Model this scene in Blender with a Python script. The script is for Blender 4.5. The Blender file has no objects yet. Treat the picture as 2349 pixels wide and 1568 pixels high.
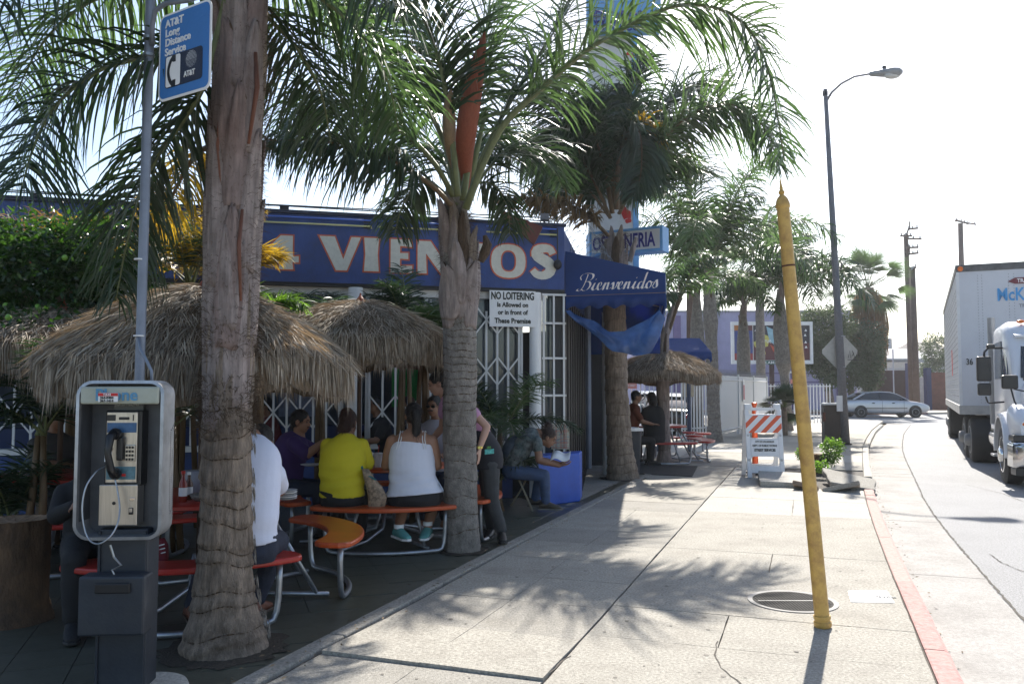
import bpy, bmesh, math, random
import numpy as np
from mathutils import Vector as V, Matrix
random.seed(7); np.random.seed(7)
R=math.radians
sc=bpy.context.scene
col=sc.collection
# ---------------- camera, world, sun, exposure ----------------
F=1900.0; CX=1174.5; CY=784.0; CH=1.55
PITCH=math.atan(104/F)
cd=bpy.data.cameras.new('camera'); cam=bpy.data.objects.new('camera',cd); col.objects.link(cam)
cam.location=(0,0,CH); cam.rotation_euler=(R(90)+PITCH,0,0)
cd.sensor_width=36; cd.lens=F/2349*36; cd.clip_end=3000; cd.clip_start=.05
sc.camera=cam
SUN_EL=R(40); SUN_AZ=math.atan2(.34,.94)      # measured from +Y towards +X
w=bpy.data.worlds.new('World'); sc.world=w; w.use_nodes=True
nt=w.node_tree; nt.nodes.clear()
sky=nt.nodes.new('ShaderNodeTexSky'); sky.sky_type='NISHITA'; sky.sun_disc=False
sky.sun_elevation=SUN_EL; sky.sun_rotation=SUN_AZ; sky.air_density=1.0; sky.dust_density=1.2; sky.ozone_density=1.0
bg=nt.nodes.new('ShaderNodeBackground'); bg.inputs[1].default_value=.10
wo=nt.nodes.new('ShaderNodeOutputWorld')
nt.links.new(sky.outputs[0],bg.inputs[0]); nt.links.new(bg.outputs[0],wo.inputs[0])
sd=bpy.data.lights.new('sun','SUN'); sun=bpy.data.objects.new('sun',sd); col.objects.link(sun)
sd.energy=5.0; sd.angle=R(.53); sd.color=(1,.95,.87)
sv=V((math.sin(SUN_AZ)*math.cos(SUN_EL),math.cos(SUN_AZ)*math.cos(SUN_EL),math.sin(SUN_EL)))
sun.rotation_euler=sv.to_track_quat('Z','Y').to_euler(); sun.location=(10,30,30)
sc.view_settings.view_transform='Standard'; sc.view_settings.look='None'
sc.view_settings.exposure=1.16; sc.view_settings.gamma=1; sc.view_settings.use_curve_mapping=False
sc.render.engine='CYCLES'; sc.cycles.max_bounces=6; sc.cycles.transparent_max_bounces=8

# ---------------- placing helpers ----------------
def ray(px,py):
    x=(px-CX)/F; z=-(py-CY)/F; c,s=math.cos(PITCH),math.sin(PITCH)
    return V((x, c-z*s, s+z*c))
def P(px,py,Y):
    r=ray(px,py); k=Y/r.y
    return V((r.x*k,Y,CH+r.z*k))
def G(px,py,z=0.0):
    r=ray(px,py); k=(z-CH)/r.z
    return V((r.x*k,r.y*k,z))
E1=V((.335,.942,0)).normalized(); E2=V((.942,-.335,0)).normalized()
def S(s,e,z=0): return E1*s+E2*e+V((0,0,z))

# ---------------- materials ----------------
MATS={}
def mat(name,c,rough=.6,metal=0,var=.15,vs=4,bump=.15,bs=60,bd=.01,trans=0,tc=None,island=0,stretch=(1,1,1),dirt=0,dirtc=(.05,.045,.04),spec=.5,alpha=1,ds=1.5):
    if name in MATS: return MATS[name]
    m=bpy.data.materials.new(name); m.use_nodes=True; t=m.node_tree; n=t.nodes; L=t.links
    b=n['Principled BSDF']; b.inputs['Roughness'].default_value=rough; b.inputs['Metallic'].default_value=metal
    b.inputs['Specular IOR Level'].default_value=spec; b.inputs['Alpha'].default_value=alpha
    co=n.new('ShaderNodeTexCoord'); mp=n.new('ShaderNodeMapping'); mp.inputs['Scale'].default_value=stretch
    L.new(co.outputs['Object'],mp.inputs[0])
    nz=n.new('ShaderNodeTexNoise'); nz.inputs['Scale'].default_value=vs; nz.inputs['Detail'].default_value=8; nz.inputs['Roughness'].default_value=.65
    L.new(mp.outputs[0],nz.inputs['Vector'])
    r=n.new('ShaderNodeValToRGB'); r.color_ramp.elements[0].position=.3; r.color_ramp.elements[1].position=.7
    r.color_ramp.elements[0].color=[max(0,x*(1-var)) for x in c]+[1]; r.color_ramp.elements[1].color=[min(1,x*(1+var)) for x in c]+[1]
    L.new(nz.outputs['Fac'],r.inputs[0]); out=r.outputs[0]
    if dirt:
        n2=n.new('ShaderNodeTexNoise'); n2.inputs['Scale'].default_value=ds; n2.inputs['Detail'].default_value=10; n2.inputs['Roughness'].default_value=.7
        L.new(co.outputs['Object'],n2.inputs['Vector'])
        r2=n.new('ShaderNodeValToRGB'); r2.color_ramp.elements[0].position=.45; r2.color_ramp.elements[1].position=.75
        r2.color_ramp.elements[0].color=(0,0,0,1); r2.color_ramp.elements[1].color=(dirt,dirt,dirt,1)
        L.new(n2.outputs['Fac'],r2.inputs[0])
        mx=n.new('ShaderNodeMixRGB'); mx.inputs[2].default_value=(*dirtc,1); L.new(r2.outputs[0],mx.inputs[0]); L.new(out,mx.inputs[1]); out=mx.outputs[0]
    if island:
        g=n.new('ShaderNodeNewGeometry'); hs=n.new('ShaderNodeHueSaturation')
        mr=n.new('ShaderNodeMapRange'); mr.inputs[3].default_value=1-island; mr.inputs[4].default_value=1+island
        L.new(g.outputs['Random Per Island'],mr.inputs[0]); L.new(mr.outputs[0],hs.inputs['Value']); L.new(out,hs.inputs['Color']); out=hs.outputs[0]
    L.new(out,b.inputs['Base Color'])
    if bump:
        nb=n.new('ShaderNodeTexNoise'); nb.inputs['Scale'].default_value=bs; nb.inputs['Detail'].default_value=6
        L.new(mp.outputs[0],nb.inputs['Vector'])
        bu=n.new('ShaderNodeBump'); bu.inputs['Strength'].default_value=bump; bu.inputs['Distance'].default_value=bd
        L.new(nb.outputs['Fac'],bu.inputs['Height']); L.new(bu.outputs[0],b.inputs['Normal'])
    if trans:
        tr=n.new('ShaderNodeBsdfTranslucent'); tr.inputs[0].default_value=(*(tc or c),1)
        ms=n.new('ShaderNodeMixShader'); ms.inputs[0].default_value=trans
        L.new(b.outputs[0],ms.inputs[1]); L.new(tr.outputs[0],ms.inputs[2]); L.new(ms.outputs[0],n['Material Output'].inputs[0])
    MATS[name]=m; return m
def emis(name,c,s):
    m=mat(name,c,.3); b=m.node_tree.nodes['Principled BSDF']; b.inputs['Emission Color'].default_value=(*c,1); b.inputs['Emission Strength'].default_value=s; return m
def glass(name,c=(.05,.06,.06),a=.5):
    m=mat(name,c,.05,var=0,bump=0,alpha=a,spec=.8); return m

m_conc=mat('pale_concrete',(.355,.335,.295),.9,spec=.15,var=.42,vs=55,bump=.8,bs=160,bd=.008,dirt=.55,dirtc=(.2,.18,.155),ds=2.2)
m_conc2=mat('worn_concrete',(.31,.293,.262),.9,spec=.15,var=.42,vs=60,bump=.8,bs=150,bd=.008,dirt=.5,dirtc=(.17,.155,.13),ds=2.8)
m_conc3=mat('bright_concrete',(.42,.40,.36),.9,spec=.15,var=.32,vs=55,bump=.8,bs=160,bd=.008,dirt=.3,dirtc=(.27,.24,.2))
m_gut=mat('gutter_concrete',(.36,.345,.325),.9,spec=.15,var=.22,vs=50,bump=.6,bs=150,bd=.01,dirt=.6,dirtc=(.18,.165,.15),ds=1.2)
m_asph=mat('old_asphalt',(.25,.25,.255),.8,spec=.3,var=.4,vs=60,bump=.8,bs=180,bd=.01,dirt=.3,dirtc=(.13,.13,.13),ds=.8)
m_joint=mat('joint_dirt',(.07,.06,.05),.95,var=.4,vs=30)
m_earth=mat('dry_earth',(.2,.16,.11),.95,var=.4,vs=12,bump=.6,bs=40,bd=.03)
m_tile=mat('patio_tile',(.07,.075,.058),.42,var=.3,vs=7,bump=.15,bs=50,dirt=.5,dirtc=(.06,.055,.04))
m_redk=mat('faded_red_paint',(.46,.27,.25),.9,spec=.1,var=.3,vs=25,bump=.5,bs=120,dirt=.8,dirtc=(.42,.33,.29),ds=7)
m_redk2=mat('pale_red_paint',(.45,.31,.28),.9,spec=.1,var=.2,vs=25,bump=.5,bs=120,dirt=.5,dirtc=(.4,.36,.32),ds=7)
m_blue=mat('blue_wall_paint',(.042,.08,.24),.7,var=.22,vs=3,bump=.35,bs=60,dirt=.7,dirtc=(.045,.055,.11),stretch=(1,1,.6),ds=3)
m_blue2=mat('bright_blue_paint',(.018,.085,.44),.5,var=.12,vs=6,bump=.25,bs=60,dirt=.3,dirtc=(.03,.05,.2),ds=4)
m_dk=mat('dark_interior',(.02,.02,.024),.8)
m_dkm=mat('dark_metal',(.015,.015,.018),.45,bump=.1)
m_wht=mat('white_paint',(.68,.68,.68),.45,var=.06,bump=.1,dirt=.3,dirtc=(.35,.33,.3),ds=5)
m_wht2=mat('clean_white',(.8,.8,.8),.5,var=.04,bump=.05)
m_let=mat('cream_letter_paint',(.62,.60,.52),.6,var=.1,vs=20,bump=.1)
m_org=mat('orange_outline_paint',(.55,.12,.05),.6,var=.15,vs=20,bump=.1)
m_ylp=mat('yellow_pole_paint',(.56,.35,.09),.5,var=.12,vs=9,bump=.25,bs=70,dirt=.85,dirtc=(.26,.13,.045),ds=11)
m_galv=mat('galvanised_steel',(.36,.38,.41),.38,metal=.85,var=.2,vs=14,bump=.1)
m_gpole=mat('grey_pole_paint',(.2,.23,.29),.5,metal=.3,var=.15,vs=8,bump=.1)
m_lpole=mat('lamp_pole_concrete',(.15,.15,.16),.7,var=.2,vs=20,bump=.3)
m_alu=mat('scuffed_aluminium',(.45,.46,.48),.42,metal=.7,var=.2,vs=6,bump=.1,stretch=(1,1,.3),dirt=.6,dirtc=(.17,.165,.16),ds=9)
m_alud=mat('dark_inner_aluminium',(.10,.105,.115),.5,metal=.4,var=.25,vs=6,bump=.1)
m_chr=mat('chrome',(.6,.6,.6),.14,metal=1,var=.05,bump=0)
m_chr2=mat('brushed_steel',(.5,.47,.43),.3,metal=.9,var=.15,vs=10,bump=.08,stretch=(8,8,.5))
m_blk=mat('black_plastic',(.012,.012,.014),.35,bump=.05)
m_blkr=mat('black_rubber',(.02,.02,.02),.75,bump=.3,bs=90)
m_pblk=mat('dark_pedestal_paint',(.018,.024,.035),.5,var=.3,bump=.15,dirt=.4,dirtc=(.06,.06,.06),ds=5)
m_red=mat('red_table_plastic',(.40,.028,.02),.28,var=.15,vs=5,bump=.08,dirt=.3,dirtc=(.2,.02,.015),ds=6)
m_ored=mat('orange_red_plastic',(.52,.085,.02),.28,var=.15,vs=5,bump=.08,dirt=.3,dirtc=(.3,.05,.02),ds=6)
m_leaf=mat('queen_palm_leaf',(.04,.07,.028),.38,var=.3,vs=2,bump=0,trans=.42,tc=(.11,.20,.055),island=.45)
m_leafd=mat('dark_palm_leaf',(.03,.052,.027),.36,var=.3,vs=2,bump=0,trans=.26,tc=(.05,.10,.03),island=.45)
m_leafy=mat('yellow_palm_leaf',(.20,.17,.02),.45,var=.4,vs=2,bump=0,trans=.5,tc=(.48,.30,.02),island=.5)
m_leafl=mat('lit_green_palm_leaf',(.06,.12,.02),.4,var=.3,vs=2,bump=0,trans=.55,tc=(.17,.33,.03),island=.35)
m_leafb=mat('dry_palm_leaf',(.16,.10,.045),.7,var=.4,vs=2,bump=0,trans=.3,tc=(.3,.18,.06),island=.5)
m_bush=mat('lime_tree_leaf',(.018,.046,.012),.3,var=.3,vs=2,bump=0,trans=.4,tc=(.055,.14,.014),island=.55)
m_ficus=mat('grey_green_leaf',(.06,.085,.045),.5,var=.3,vs=1,bump=0,trans=.3,tc=(.11,.16,.05),island=.55)
m_lime=mat('lime_skin',(.15,.32,.04),.35)
m_rach=mat('palm_midrib',(.13,.15,.06),.5,var=.3,vs=6,bump=.2,stretch=(4,4,1))
m_rachb=mat('brown_midrib',(.12,.075,.035),.6,var=.3,vs=6,bump=.2)
m_bark=mat('palm_bark',(.26,.205,.16),.9,var=.5,vs=9,bump=.9,bs=45,bd=.02,stretch=(4,4,.5),dirt=.8,dirtc=(.06,.04,.028),ds=4)
m_barkg=mat('grey_palm_bark',(.24,.215,.19),.9,var=.4,vs=9,bump=.9,bs=40,bd=.02,stretch=(2,2,1.5),dirt=.6,dirtc=(.09,.075,.06),ds=5)
m_sheath=mat('grey_leaf_sheath',(.25,.205,.19),.7,var=.5,vs=5,bump=.5,bs=30,bd=.01,stretch=(6,6,.7),dirt=.7,dirtc=(.11,.06,.045),ds=5)
m_fib=mat('palm_fibre',(.10,.065,.04),.95,var=.5,vs=12,bump=1,bs=60,bd=.02,stretch=(5,5,1))
m_spat=mat('red_brown_spathe',(.28,.075,.035),.6,var=.25,vs=6,bump=.3,stretch=(8,8,.6),trans=.25,tc=(.5,.12,.05))
m_spat2=mat('tan_spathe',(.23,.15,.08),.65,var=.25,vs=6,bump=.3,stretch=(8,8,.6))
m_wood=mat('dark_wood',(.07,.04,.025),.7,var=.3,vs=6,bump=.3,stretch=(6,6,.6))
m_stump=mat('stump_bark',(.105,.06,.032),.9,var=.5,vs=5,bump=.8,bs=30,bd=.02,stretch=(2,2,.7),dirt=.8,dirtc=(.02,.015,.012),ds=3)
m_that=mat('palm_thatch',(.34,.295,.24),.8,var=.35,vs=6,bump=0,island=.5,trans=.12,tc=(.5,.3,.12))
m_thatc=mat('thatch_core',(.15,.105,.065),.95,var=.5,vs=30,bump=1,bs=60,bd=.03,stretch=(1,1,.3))
m_lin=mat('thatch_lining',(.26,.15,.06),.8,var=.3,vs=8,bump=.3)
m_cloth=mat('blue_canvas',(.015,.055,.21),.7,var=.12,vs=8,bump=.3,bs=250,trans=.3,tc=(.02,.12,.5))
m_vinyl=mat('clear_blue_vinyl',(.045,.11,.29),.15,var=.6,vs=4,bump=.9,bs=5,bd=.03,alpha=.88,trans=.3,tc=(.07,.2,.5))
m_purp=mat('lilac_wall',(.40,.38,.56),.85,var=.08,vs=2,bump=.2,dirt=.25,dirtc=(.3,.3,.4))
m_purpd=mat('violet_pilaster',(.16,.12,.26),.85,var=.1)

# ---------------- mesh builder ----------------
WM={}
def tag(o,label=None,cat=None,group=None,kind=None):
    if label: o['label']=label
    if cat: o['category']=cat
    if group: o['group']=group
    if kind: o['kind']=kind
    return o
def thing(name,label,cat,loc=(0,0,0),rz=0,group=None):
    o=bpy.data.objects.new(name,None); col.objects.link(o); o.location=loc; o.rotation_euler=(0,0,rz); o.empty_display_size=.1
    WM[o]=Matrix.Translation(V(loc))@Matrix.Rotation(rz,4,'Z')
    return tag(o,label,cat,group)
class MB:
    def __init__(s): s.v=[]; s.f=[]; s.mi=[]; s.cur=0
    def add(s,vs,fs):
        k=len(s.v); s.v+= [tuple(p) for p in vs]; s.f+=[tuple(k+i for i in f) for f in fs]; s.mi+=[s.cur]*len(fs); return s
    def box(s,c,sz,rz=0,mt=None):
        x,y,z=[q/2 for q in sz]; vs=[V((a*x,b*y,d*z)) for a in(-1,1) for b in(-1,1) for d in(-1,1)]
        if mt is None: mt=Matrix.Translation(V(c))@Matrix.Rotation(rz,4,'Z')
        else: mt=Matrix.Translation(V(c))@mt
        return s.add([mt@p for p in vs],[(0,1,3,2),(4,6,7,5),(0,4,5,1),(2,3,7,6),(0,2,6,4),(1,5,7,3)])
    def rbox(s,c,sz,r=.01,rz=0,seg=2):
        # box with its vertical-plane (x,z) corners rounded, extruded in y
        x,y,z=[q/2 for q in sz]; r=min(r,x,z); pts=[]
        for (cx,cz,a0) in((x-r,z-r,0),(-x+r,z-r,90),(-x+r,-z+r,180),(x-r,-z+r,270)):
            for i in range(seg+1):
                a=R(a0+90*i/seg); pts.append((cx+r*math.cos(a),cz+r*math.sin(a)))
        mt=Matrix.Translation(V(c))@Matrix.Rotation(rz,4,'Z'); n=len(pts)
        vs=[mt@V((p[0],-y,p[1])) for p in pts]+[mt@V((p[0],y,p[1])) for p in pts]
        return s.add(vs,[tuple(range(n)),tuple(range(2*n-1,n-1,-1))]+[(i,i+n,(i+1)%n+n,(i+1)%n) for i in range(n)])
    def poly(s,pts,d):  # polygon extruded by vector d
        n=len(pts); pts=[V(p) for p in pts]; d=V(d)
        return s.add(pts+[p+d for p in pts],[tuple(range(n-1,-1,-1)),tuple(range(n,2*n))]+[(i,(i+1)%n,(i+1)%n+n,i+n) for i in range(n)])
    def quad(s,*p): return s.add(p,[tuple(range(len(p)))])
    def ring(s,c,a,b,n): return [V(c)+V(a)*math.cos(2*math.pi*i/n)+V(b)*math.sin(2*math.pi*i/n) for i in range(n)]
    def loft(s,rings,n=16,cap=True):
        vs=[]; fs=[]
        for (c,a,b) in rings: vs+=s.ring(c,a,b,n)
        for j in range(len(rings)-1):
            for i in range(n):
                i2=(i+1)%n; fs.append((j*n+i,j*n+i2,(j+1)*n+i2,(j+1)*n+i))
        if cap: fs+= [tuple(range(n-1,-1,-1)),tuple(range((len(rings)-1)*n,len(rings)*n))]
        return s.add(vs,fs)
    def tube(s,pts,r,n=8,cap=True,flat=1):
        pts=[V(p) for p in pts]; rs=r if isinstance(r,(list,tuple)) else [r]*len(pts)
        rings=[]; up=None
        for i,p in enumerate(pts):
            t=(pts[min(i+1,len(pts)-1)]-pts[max(i-1,0)]).normalized()
            if up is None:
                a=t.cross(V((0,0,1)) if abs(t.z)<.9 else V((0,1,0))).normalized()
            else: a=(up-t*up.dot(t)).normalized()
            up=a; b=t.cross(a)
            rings.append((p,a*rs[i],b*rs[i]*flat))
        return s.loft(rings,n,cap)
    def lathe(s,prof,c=(0,0,0),n=24,ax=None):
        c=V(c)
        if ax is None: X,Y,Z=V((1,0,0)),V((0,1,0)),V((0,0,1))
        else:
            Z=V(ax).normalized(); X=Z.cross(V((0,0,1)) if abs(Z.z)<.9 else V((1,0,0))).normalized(); Y=Z.cross(X)
        return s.loft([(c+Z*z,X*max(r,.0005),Y*max(r,.0005)) for r,z in prof],n,True)
    def ell(s,c,r,rot=None,n=14,m=8):
        c=V(c); rot=rot or Matrix.Identity(3); rings=[]
        for j in range(m+1):
            a=math.pi*(j/m)*.98+.01*math.pi
            rings.append((c+rot@V((0,0,-r[2]*math.cos(a))),rot@V((r[0]*math.sin(a),0,0)),rot@V((0,r[1]*math.sin(a),0))))
        return s.loft(rings,n,True)
    def build(s,name,mt,parent=None,world=True,smooth=False,label=None,kind=None):
        me=bpy.data.meshes.new(name)
        if world and parent is not None and parent in WM:
            inv=WM[parent].inverted(); vs=[inv@V(p) for p in s.v]
        else: vs=s.v
        me.from_pydata([tuple(p) for p in vs],[],s.f)
        ms=mt if isinstance(mt,(list,tuple)) else [mt]
        for q in ms: me.materials.append(q)
        if len(ms)>1: me.polygons.foreach_set('material_index',s.mi)
        if smooth: me.polygons.foreach_set('use_smooth',[True]*len(me.polygons))
        if smooth=='auto':
            try: me.set_sharp_from_angle(angle=R(40))
            except Exception: pass
        me.validate(); me.update()
        return link(name,me,parent,label,kind)
def link(name,me,parent=None,label=None,kind=None):
    o=bpy.data.objects.new(name,me); col.objects.link(o)
    if parent is not None:
        o.parent=parent; WM[o]=WM.get(parent,Matrix.Identity(4))
    else: WM[o]=Matrix.Identity(4)
    if label: o['label']=label
    if kind: o['kind']=kind
    return o
def share(name,src,parent,mt):
    """copy of a piece sharing its mesh, moved by matrix mt (local)"""
    o=bpy.data.objects.new(name,src.data); col.objects.link(o); o.parent=parent; o.matrix_basis=mt; WM[o]=WM.get(parent,Matrix.Identity(4)); return o
def copytree(o,parent=None,label=None,loc=None,rz=None):
    c=o.copy(); col.objects.link(c); c.parent=parent
    for ch in o.children: copytree(ch,c)
    if label: c['label']=label
    if loc is not None: c.location=loc
    if rz is not None: c.rotation_euler=(0,0,rz)
    return c
def bev(o,wd=.01,seg=2):
    m=o.modifiers.new('bevel','BEVEL'); m.width=wd; m.segments=seg; m.limit_method='ANGLE'; m.angle_limit=R(40); return o
def remesh(b,vox=.012,smooth=3):
    me=bpy.data.meshes.new('tmp'); me.from_pydata([tuple(p) for p in b.v],[],b.f)
    bm=bmesh.new(); bm.from_mesh(me); bmesh.ops.recalc_face_normals(bm,faces=bm.faces); bm.to_mesh(me); bm.free()
    o=bpy.data.objects.new('tmp',me); col.objects.link(o)
    m=o.modifiers.new('r','REMESH'); m.mode='VOXEL'; m.voxel_size=vox
    m=o.modifiers.new('s','SMOOTH'); m.iterations=smooth; m.factor=.5
    dg=bpy.context.evaluated_depsgraph_get(); me2=bpy.data.meshes.new_from_object(o.evaluated_get(dg))
    bpy.data.objects.remove(o); bpy.data.meshes.remove(me)
    me2.polygons.foreach_set('use_smooth',[True]*len(me2.polygons)); return me2
def rm_build(b,name,mt,parent,vox=.012,smooth=3,fn=None):
    me=remesh(b,vox,smooth); me.name=name; me.materials.clear()
    for q in (mt if isinstance(mt,(list,tuple)) else [mt]): me.materials.append(q)
    n=len(me.vertices); co=np.empty(n*3); me.vertices.foreach_get('co',co); co=co.reshape(-1,3)
    if fn: co=fn(co)
    inv=np.array(WM[parent].inverted()); co=co@inv[:3,:3].T+inv[:3,3]
    me.vertices.foreach_set('co',co.ravel()); me.update()
    return link(name,me,parent)
# text from the built-in font, as a thin solid in the local x-z plane
def text(name,s,size,mt,org,ux,uz,parent,bold=0,wide=1,shear=0,depth=.003,align='LEFT',sp=1,label=None):
    c=bpy.data.curves.new('txt','FONT'); c.body=s; c.size=1; c.offset=bold; c.extrude=.001; c.shear=shear; c.align_x=align; c.resolution_u=3; c.space_character=sp; c.space_line=.9
    o=bpy.data.objects.new('txt',c); col.objects.link(o)
    dg=bpy.context.evaluated_depsgraph_get(); me=bpy.data.meshes.new_from_object(o.evaluated_get(dg)); bpy.data.objects.remove(o)
    ux=V(ux).normalized(); uz=V(uz).normalized(); un=ux.cross(uz)
    mtx=Matrix((( ux.x*size*wide,uz.x*size,un.x*depth/.001,org[0]),(ux.y*size*wide,uz.y*size,un.y*depth/.001,org[1]),(ux.z*size*wide,uz.z*size,un.z*depth/.001,org[2]),(0,0,0,1)))
    me.transform(WM[parent].inverted()@mtx); me.materials.clear(); me.materials.append(mt); me.name=name
    return link(name,me,parent,label)
def catmull(pts,n):
    pts=[V(p) for p in pts]; pts=[pts[0]*2-pts[1]]+pts+[pts[-1]*2-pts[-2]]; out=[]; m=len(pts)-3
    for k in range(n):
        u=k/(n-1)*m; i=min(int(u),m-1); t=u-i; a,b,c,d=pts[i:i+4]
        out.append(.5*((2*b)+(c-a)*t+(2*a-5*b+4*c-d)*t*t+(3*b-a-3*c+d)*t*t*t))
    return out
def rough_edge(a,b,n,amp):
    a,b=V(a),V(b); d=(b-a); nrm=V((-d.y,d.x,0)).normalized()
    return [a+d*(i/n)+nrm*(random.uniform(-amp,amp) if 0<i<n else 0) for i in range(n)]
# ================= SETTING: ground, road, gutter, kerb, sidewalk, patio =================
def struct(b,name,mt,**k): o=b.build(name,mt,None,**k); o['kind']='structure'; return o
b=MB(); b.quad((-400,-60,-.22),(400,-60,-.22),(400,900,-.22),(-400,900,-.22)); struct(b,'ground',m_earth)
KS=[(-3,.62),(2,.62),(5,.625),(8,.65),(10,.68),(12,.73),(14,.80),(16,.92),(19,1.08),(22,1.25),(24.5,1.42),(28,1.72),(33,2.2),(38,2.8),(42,3.3)]
def kerb_e(s):
    for (a,ea),(c,ec) in zip(KS,KS[1:]):
        if a<=s<=c: return ea+(ec-ea)*(s-a)/(c-a)
    return KS[-1][1] if s>KS[-1][0] else KS[0][1]
def gut_e(s): return kerb_e(s)+.80+max(0,(s-12))*.012
# road sheet: everything right of the gutter and the cross street
b=MB()
L=[S(s,gut_e(s)-.03,-.135) for s in [-4,0,4,8,12,16,20,24,28,33,38,42]]
L+= [S(43.4,3.2,-.135),S(44.2,1.5,-.135),S(44.6,-4,-.135),S(44.7,-60,-.135)]
far=[S(58.5,-60,-.135),S(57,-8,-.135),S(56,6,-.135),S(60,10,-.135),S(120,16,-.135),S(170,120,-.135),S(-4,120,-.135)]
b.quad(*(L+far)); struct(b,'road',m_asph)
# long thin cracks in the road and gutter as real sunk strips
def crack(pts,wd,z,parent,name='crack',m=m_joint):
    b=MB(); pts=[V(p) for p in pts]; fine=[]
    for a,c in zip(pts,pts[1:]):
        k=max(2,int((c-a).length/.06)); fine+=[a.lerp(c,i/k)+V((random.uniform(-.008,.008),random.uniform(-.008,.008),0)) for i in range(k)]
    fine.append(pts[-1]); L_=[];R_=[]
    for i,p in enumerate(fine):
        t=(fine[min(i+1,len(fine)-1)]-fine[max(i-1,0)]).normalized(); n=V((-t.y,t.x,0)); w_=wd*random.uniform(.4,1.2)
        L_.append(V((p.x,p.y,z))+n*w_); R_.append(V((p.x,p.y,z))-n*w_)
    k=len(fine); b.add(L_+R_,[(i+k,i+1+k,i+1,i) for i in range(k-1)]); return b.build(name,m,parent)
rd=bpy.data.objects['road']
crack([S(s,gut_e(s)-.0+.01,0) for s in np.arange(3,42,.7)],.012,-.1295,rd,'road_seam')
crack([G(2270,1270,-.13),G(2300,1290,-.13),G(2349,1310,-.13),G(2420,1330,-.13)],.006,-.129,rd)
crack([G(2215,1110,-.13),G(2262,1122,-.13),G(2300,1131,-.13),G(2349,1150,-.13)],.005,-.129,rd)
# gutter segments
gt=thing('gutter',None,None); del WM[gt]; WM[gt]=Matrix.Identity(4); gt['kind']='structure'
ss=[-3,2.4,5.0,8.35,11.6,14.6,17.8,21,24.4,28,32,36,39,42]
for a,c in zip(ss,ss[1:]):
    b=MB(); k=6; q=[a+.006+(c-a-.012)*i/k for i in range(k+1)]
    lo=[S(x,kerb_e(x)+.14,0) for x in q]; hi=[S(x,gut_e(x)-.012+random.uniform(-.012,.012),0) for x in q]
    pts=[V((p.x,p.y,-.19)) for p in lo+hi[::-1]]; b.poly(pts,(0,0,.06+random.uniform(0,.004))); b.build('gutter_slab',m_gut,gt)
# kerb segments
kb=thing('kerb',None,None); kb['kind']='structure'
ss=[-3,1.2,3.2,5.55,7.4,9.5,11.2,13.1,14.3]
def kseg(a,c,m,z0=0,tz=0):
    b=MB(); k=max(3,int((c-a)/.25)); q=[a+.004+(c-a-.008)*i/k for i in range(k+1)]; prof=[(0,-.2),(0,-.005),(.01,0),(.11,0),(.132,-.012),(.15,-.2)]
    vs=[];n=len(prof)
    for i,x in enumerate(q):
        j=[random.uniform(-.004,.004) for _ in prof]
        vs+=[S(x,kerb_e(x)+p[0]+(j[t] if t>2 else 0),p[1]+z0+tz*i/k) for t,p in enumerate(prof)]
    fs=[]
    for i in range(k):
        for t in range(n-1): fs.append((i*n+t,i*n+t+1,(i+1)*n+t+1,(i+1)*n+t))
    fs+=[tuple(range(n-1,-1,-1)),tuple(range(k*n,k*n+n))]; b.add(vs,fs); o=b.build('kerb_stone',m,kb); return o
for i,(a,c) in enumerate(zip(ss,ss[1:])): kseg(a,c,m_redk if a<7.4 else m_redk2,random.uniform(-.002,.003))
for a,c in zip([15.7,18,20.5,22.5],[18,20.5,22.5,24.2]): kseg(a,c,m_conc3,.01)
for a,c in zip([25,28,31.5,35],[28,31.5,35,38.8]): kseg(a,c,m_conc3,-.03)
# sidewalk: bed + slabs
sw=thing('sidewalk',None,None); sw['kind']='structure'
b=MB(); q=[-3,2,5,8,12,16,20,24,28,33,38,42]
b.quad(*([S(s,kerb_e(s)+.0,-.02) for s in q]+[S(43.5,2.6,-.02),S(44.2,.8,-.02),S(44.4,-60,-.02),S(24,-60,-.02),S(17,-20,-.02),S(17,-2.8,-.02),S(-3,-2.8,-.02)])); b.build('bed',m_joint,sw)
def slab(pts,z=0,m=m_conc,tilt=(0,0,0,0),gap=.004,name='slab',edge=.003):
    c=sum((V(p) for p in pts),V())/len(pts); q=[]
    n=len(pts)
    for i in range(n):
        a,d=V(pts[i]),V(pts[(i+1)%n]); k=max(2,int((d-a).length/.16)); e=rough_edge(a,d,k,edge)
        t0=tilt[i] if i<len(tilt) else 0; t1=tilt[(i+1)%n] if (i+1)%n<len(tilt) else 0
        q+=[V((p.x,p.y,z+t0+(t1-t0)*j/k)) for j,p in enumerate(e)]
    q=[p+(V((c.x,c.y,p.z))-p).normalized()*gap for p in q]
    if q and (q[1]-q[0]).cross(q[2]-q[1]).z<0: q=q[::-1]
    b=MB(); b.poly([V((p.x,p.y,p.z-.09)) for p in q],(0,0,.09)); return b.build(name,m,sw)
EA=-2.70   # sidewalk side of the patio edging strip
rows=[-1.6,-.2,.55,1.3,2.06,2.8,3.54,4.27,5.03,5.80,6.56,7.3,8.1,8.9,9.7,10.5,11.3,12.1,12.9,13.7,14.5,15.3,16.1,16.9]
for a,c in zip(rows,rows[1:]):
    up=0.0
    if abs(a-4.27)<.01: up=.02
    m=random.choice([m_conc,m_conc2,m_conc]); 
    if a<10:
        for e0,e1 in((EA,-2.07),(-2.07,-1.345)):
            tl=(.02,.017,0.002,0.002) if up else (0,0,0,0)
            slab([S(a,e0),S(a,e1),S(c,e1),S(c,e0)],random.uniform(-.001,.001),m,tl,gap=.0025)
    else: slab([S(a,EA),S(a,-1.345),S(c,-1.345),S(c,EA)],random.uniform(-.002,.002),m)
kk=kerb_e
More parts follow.
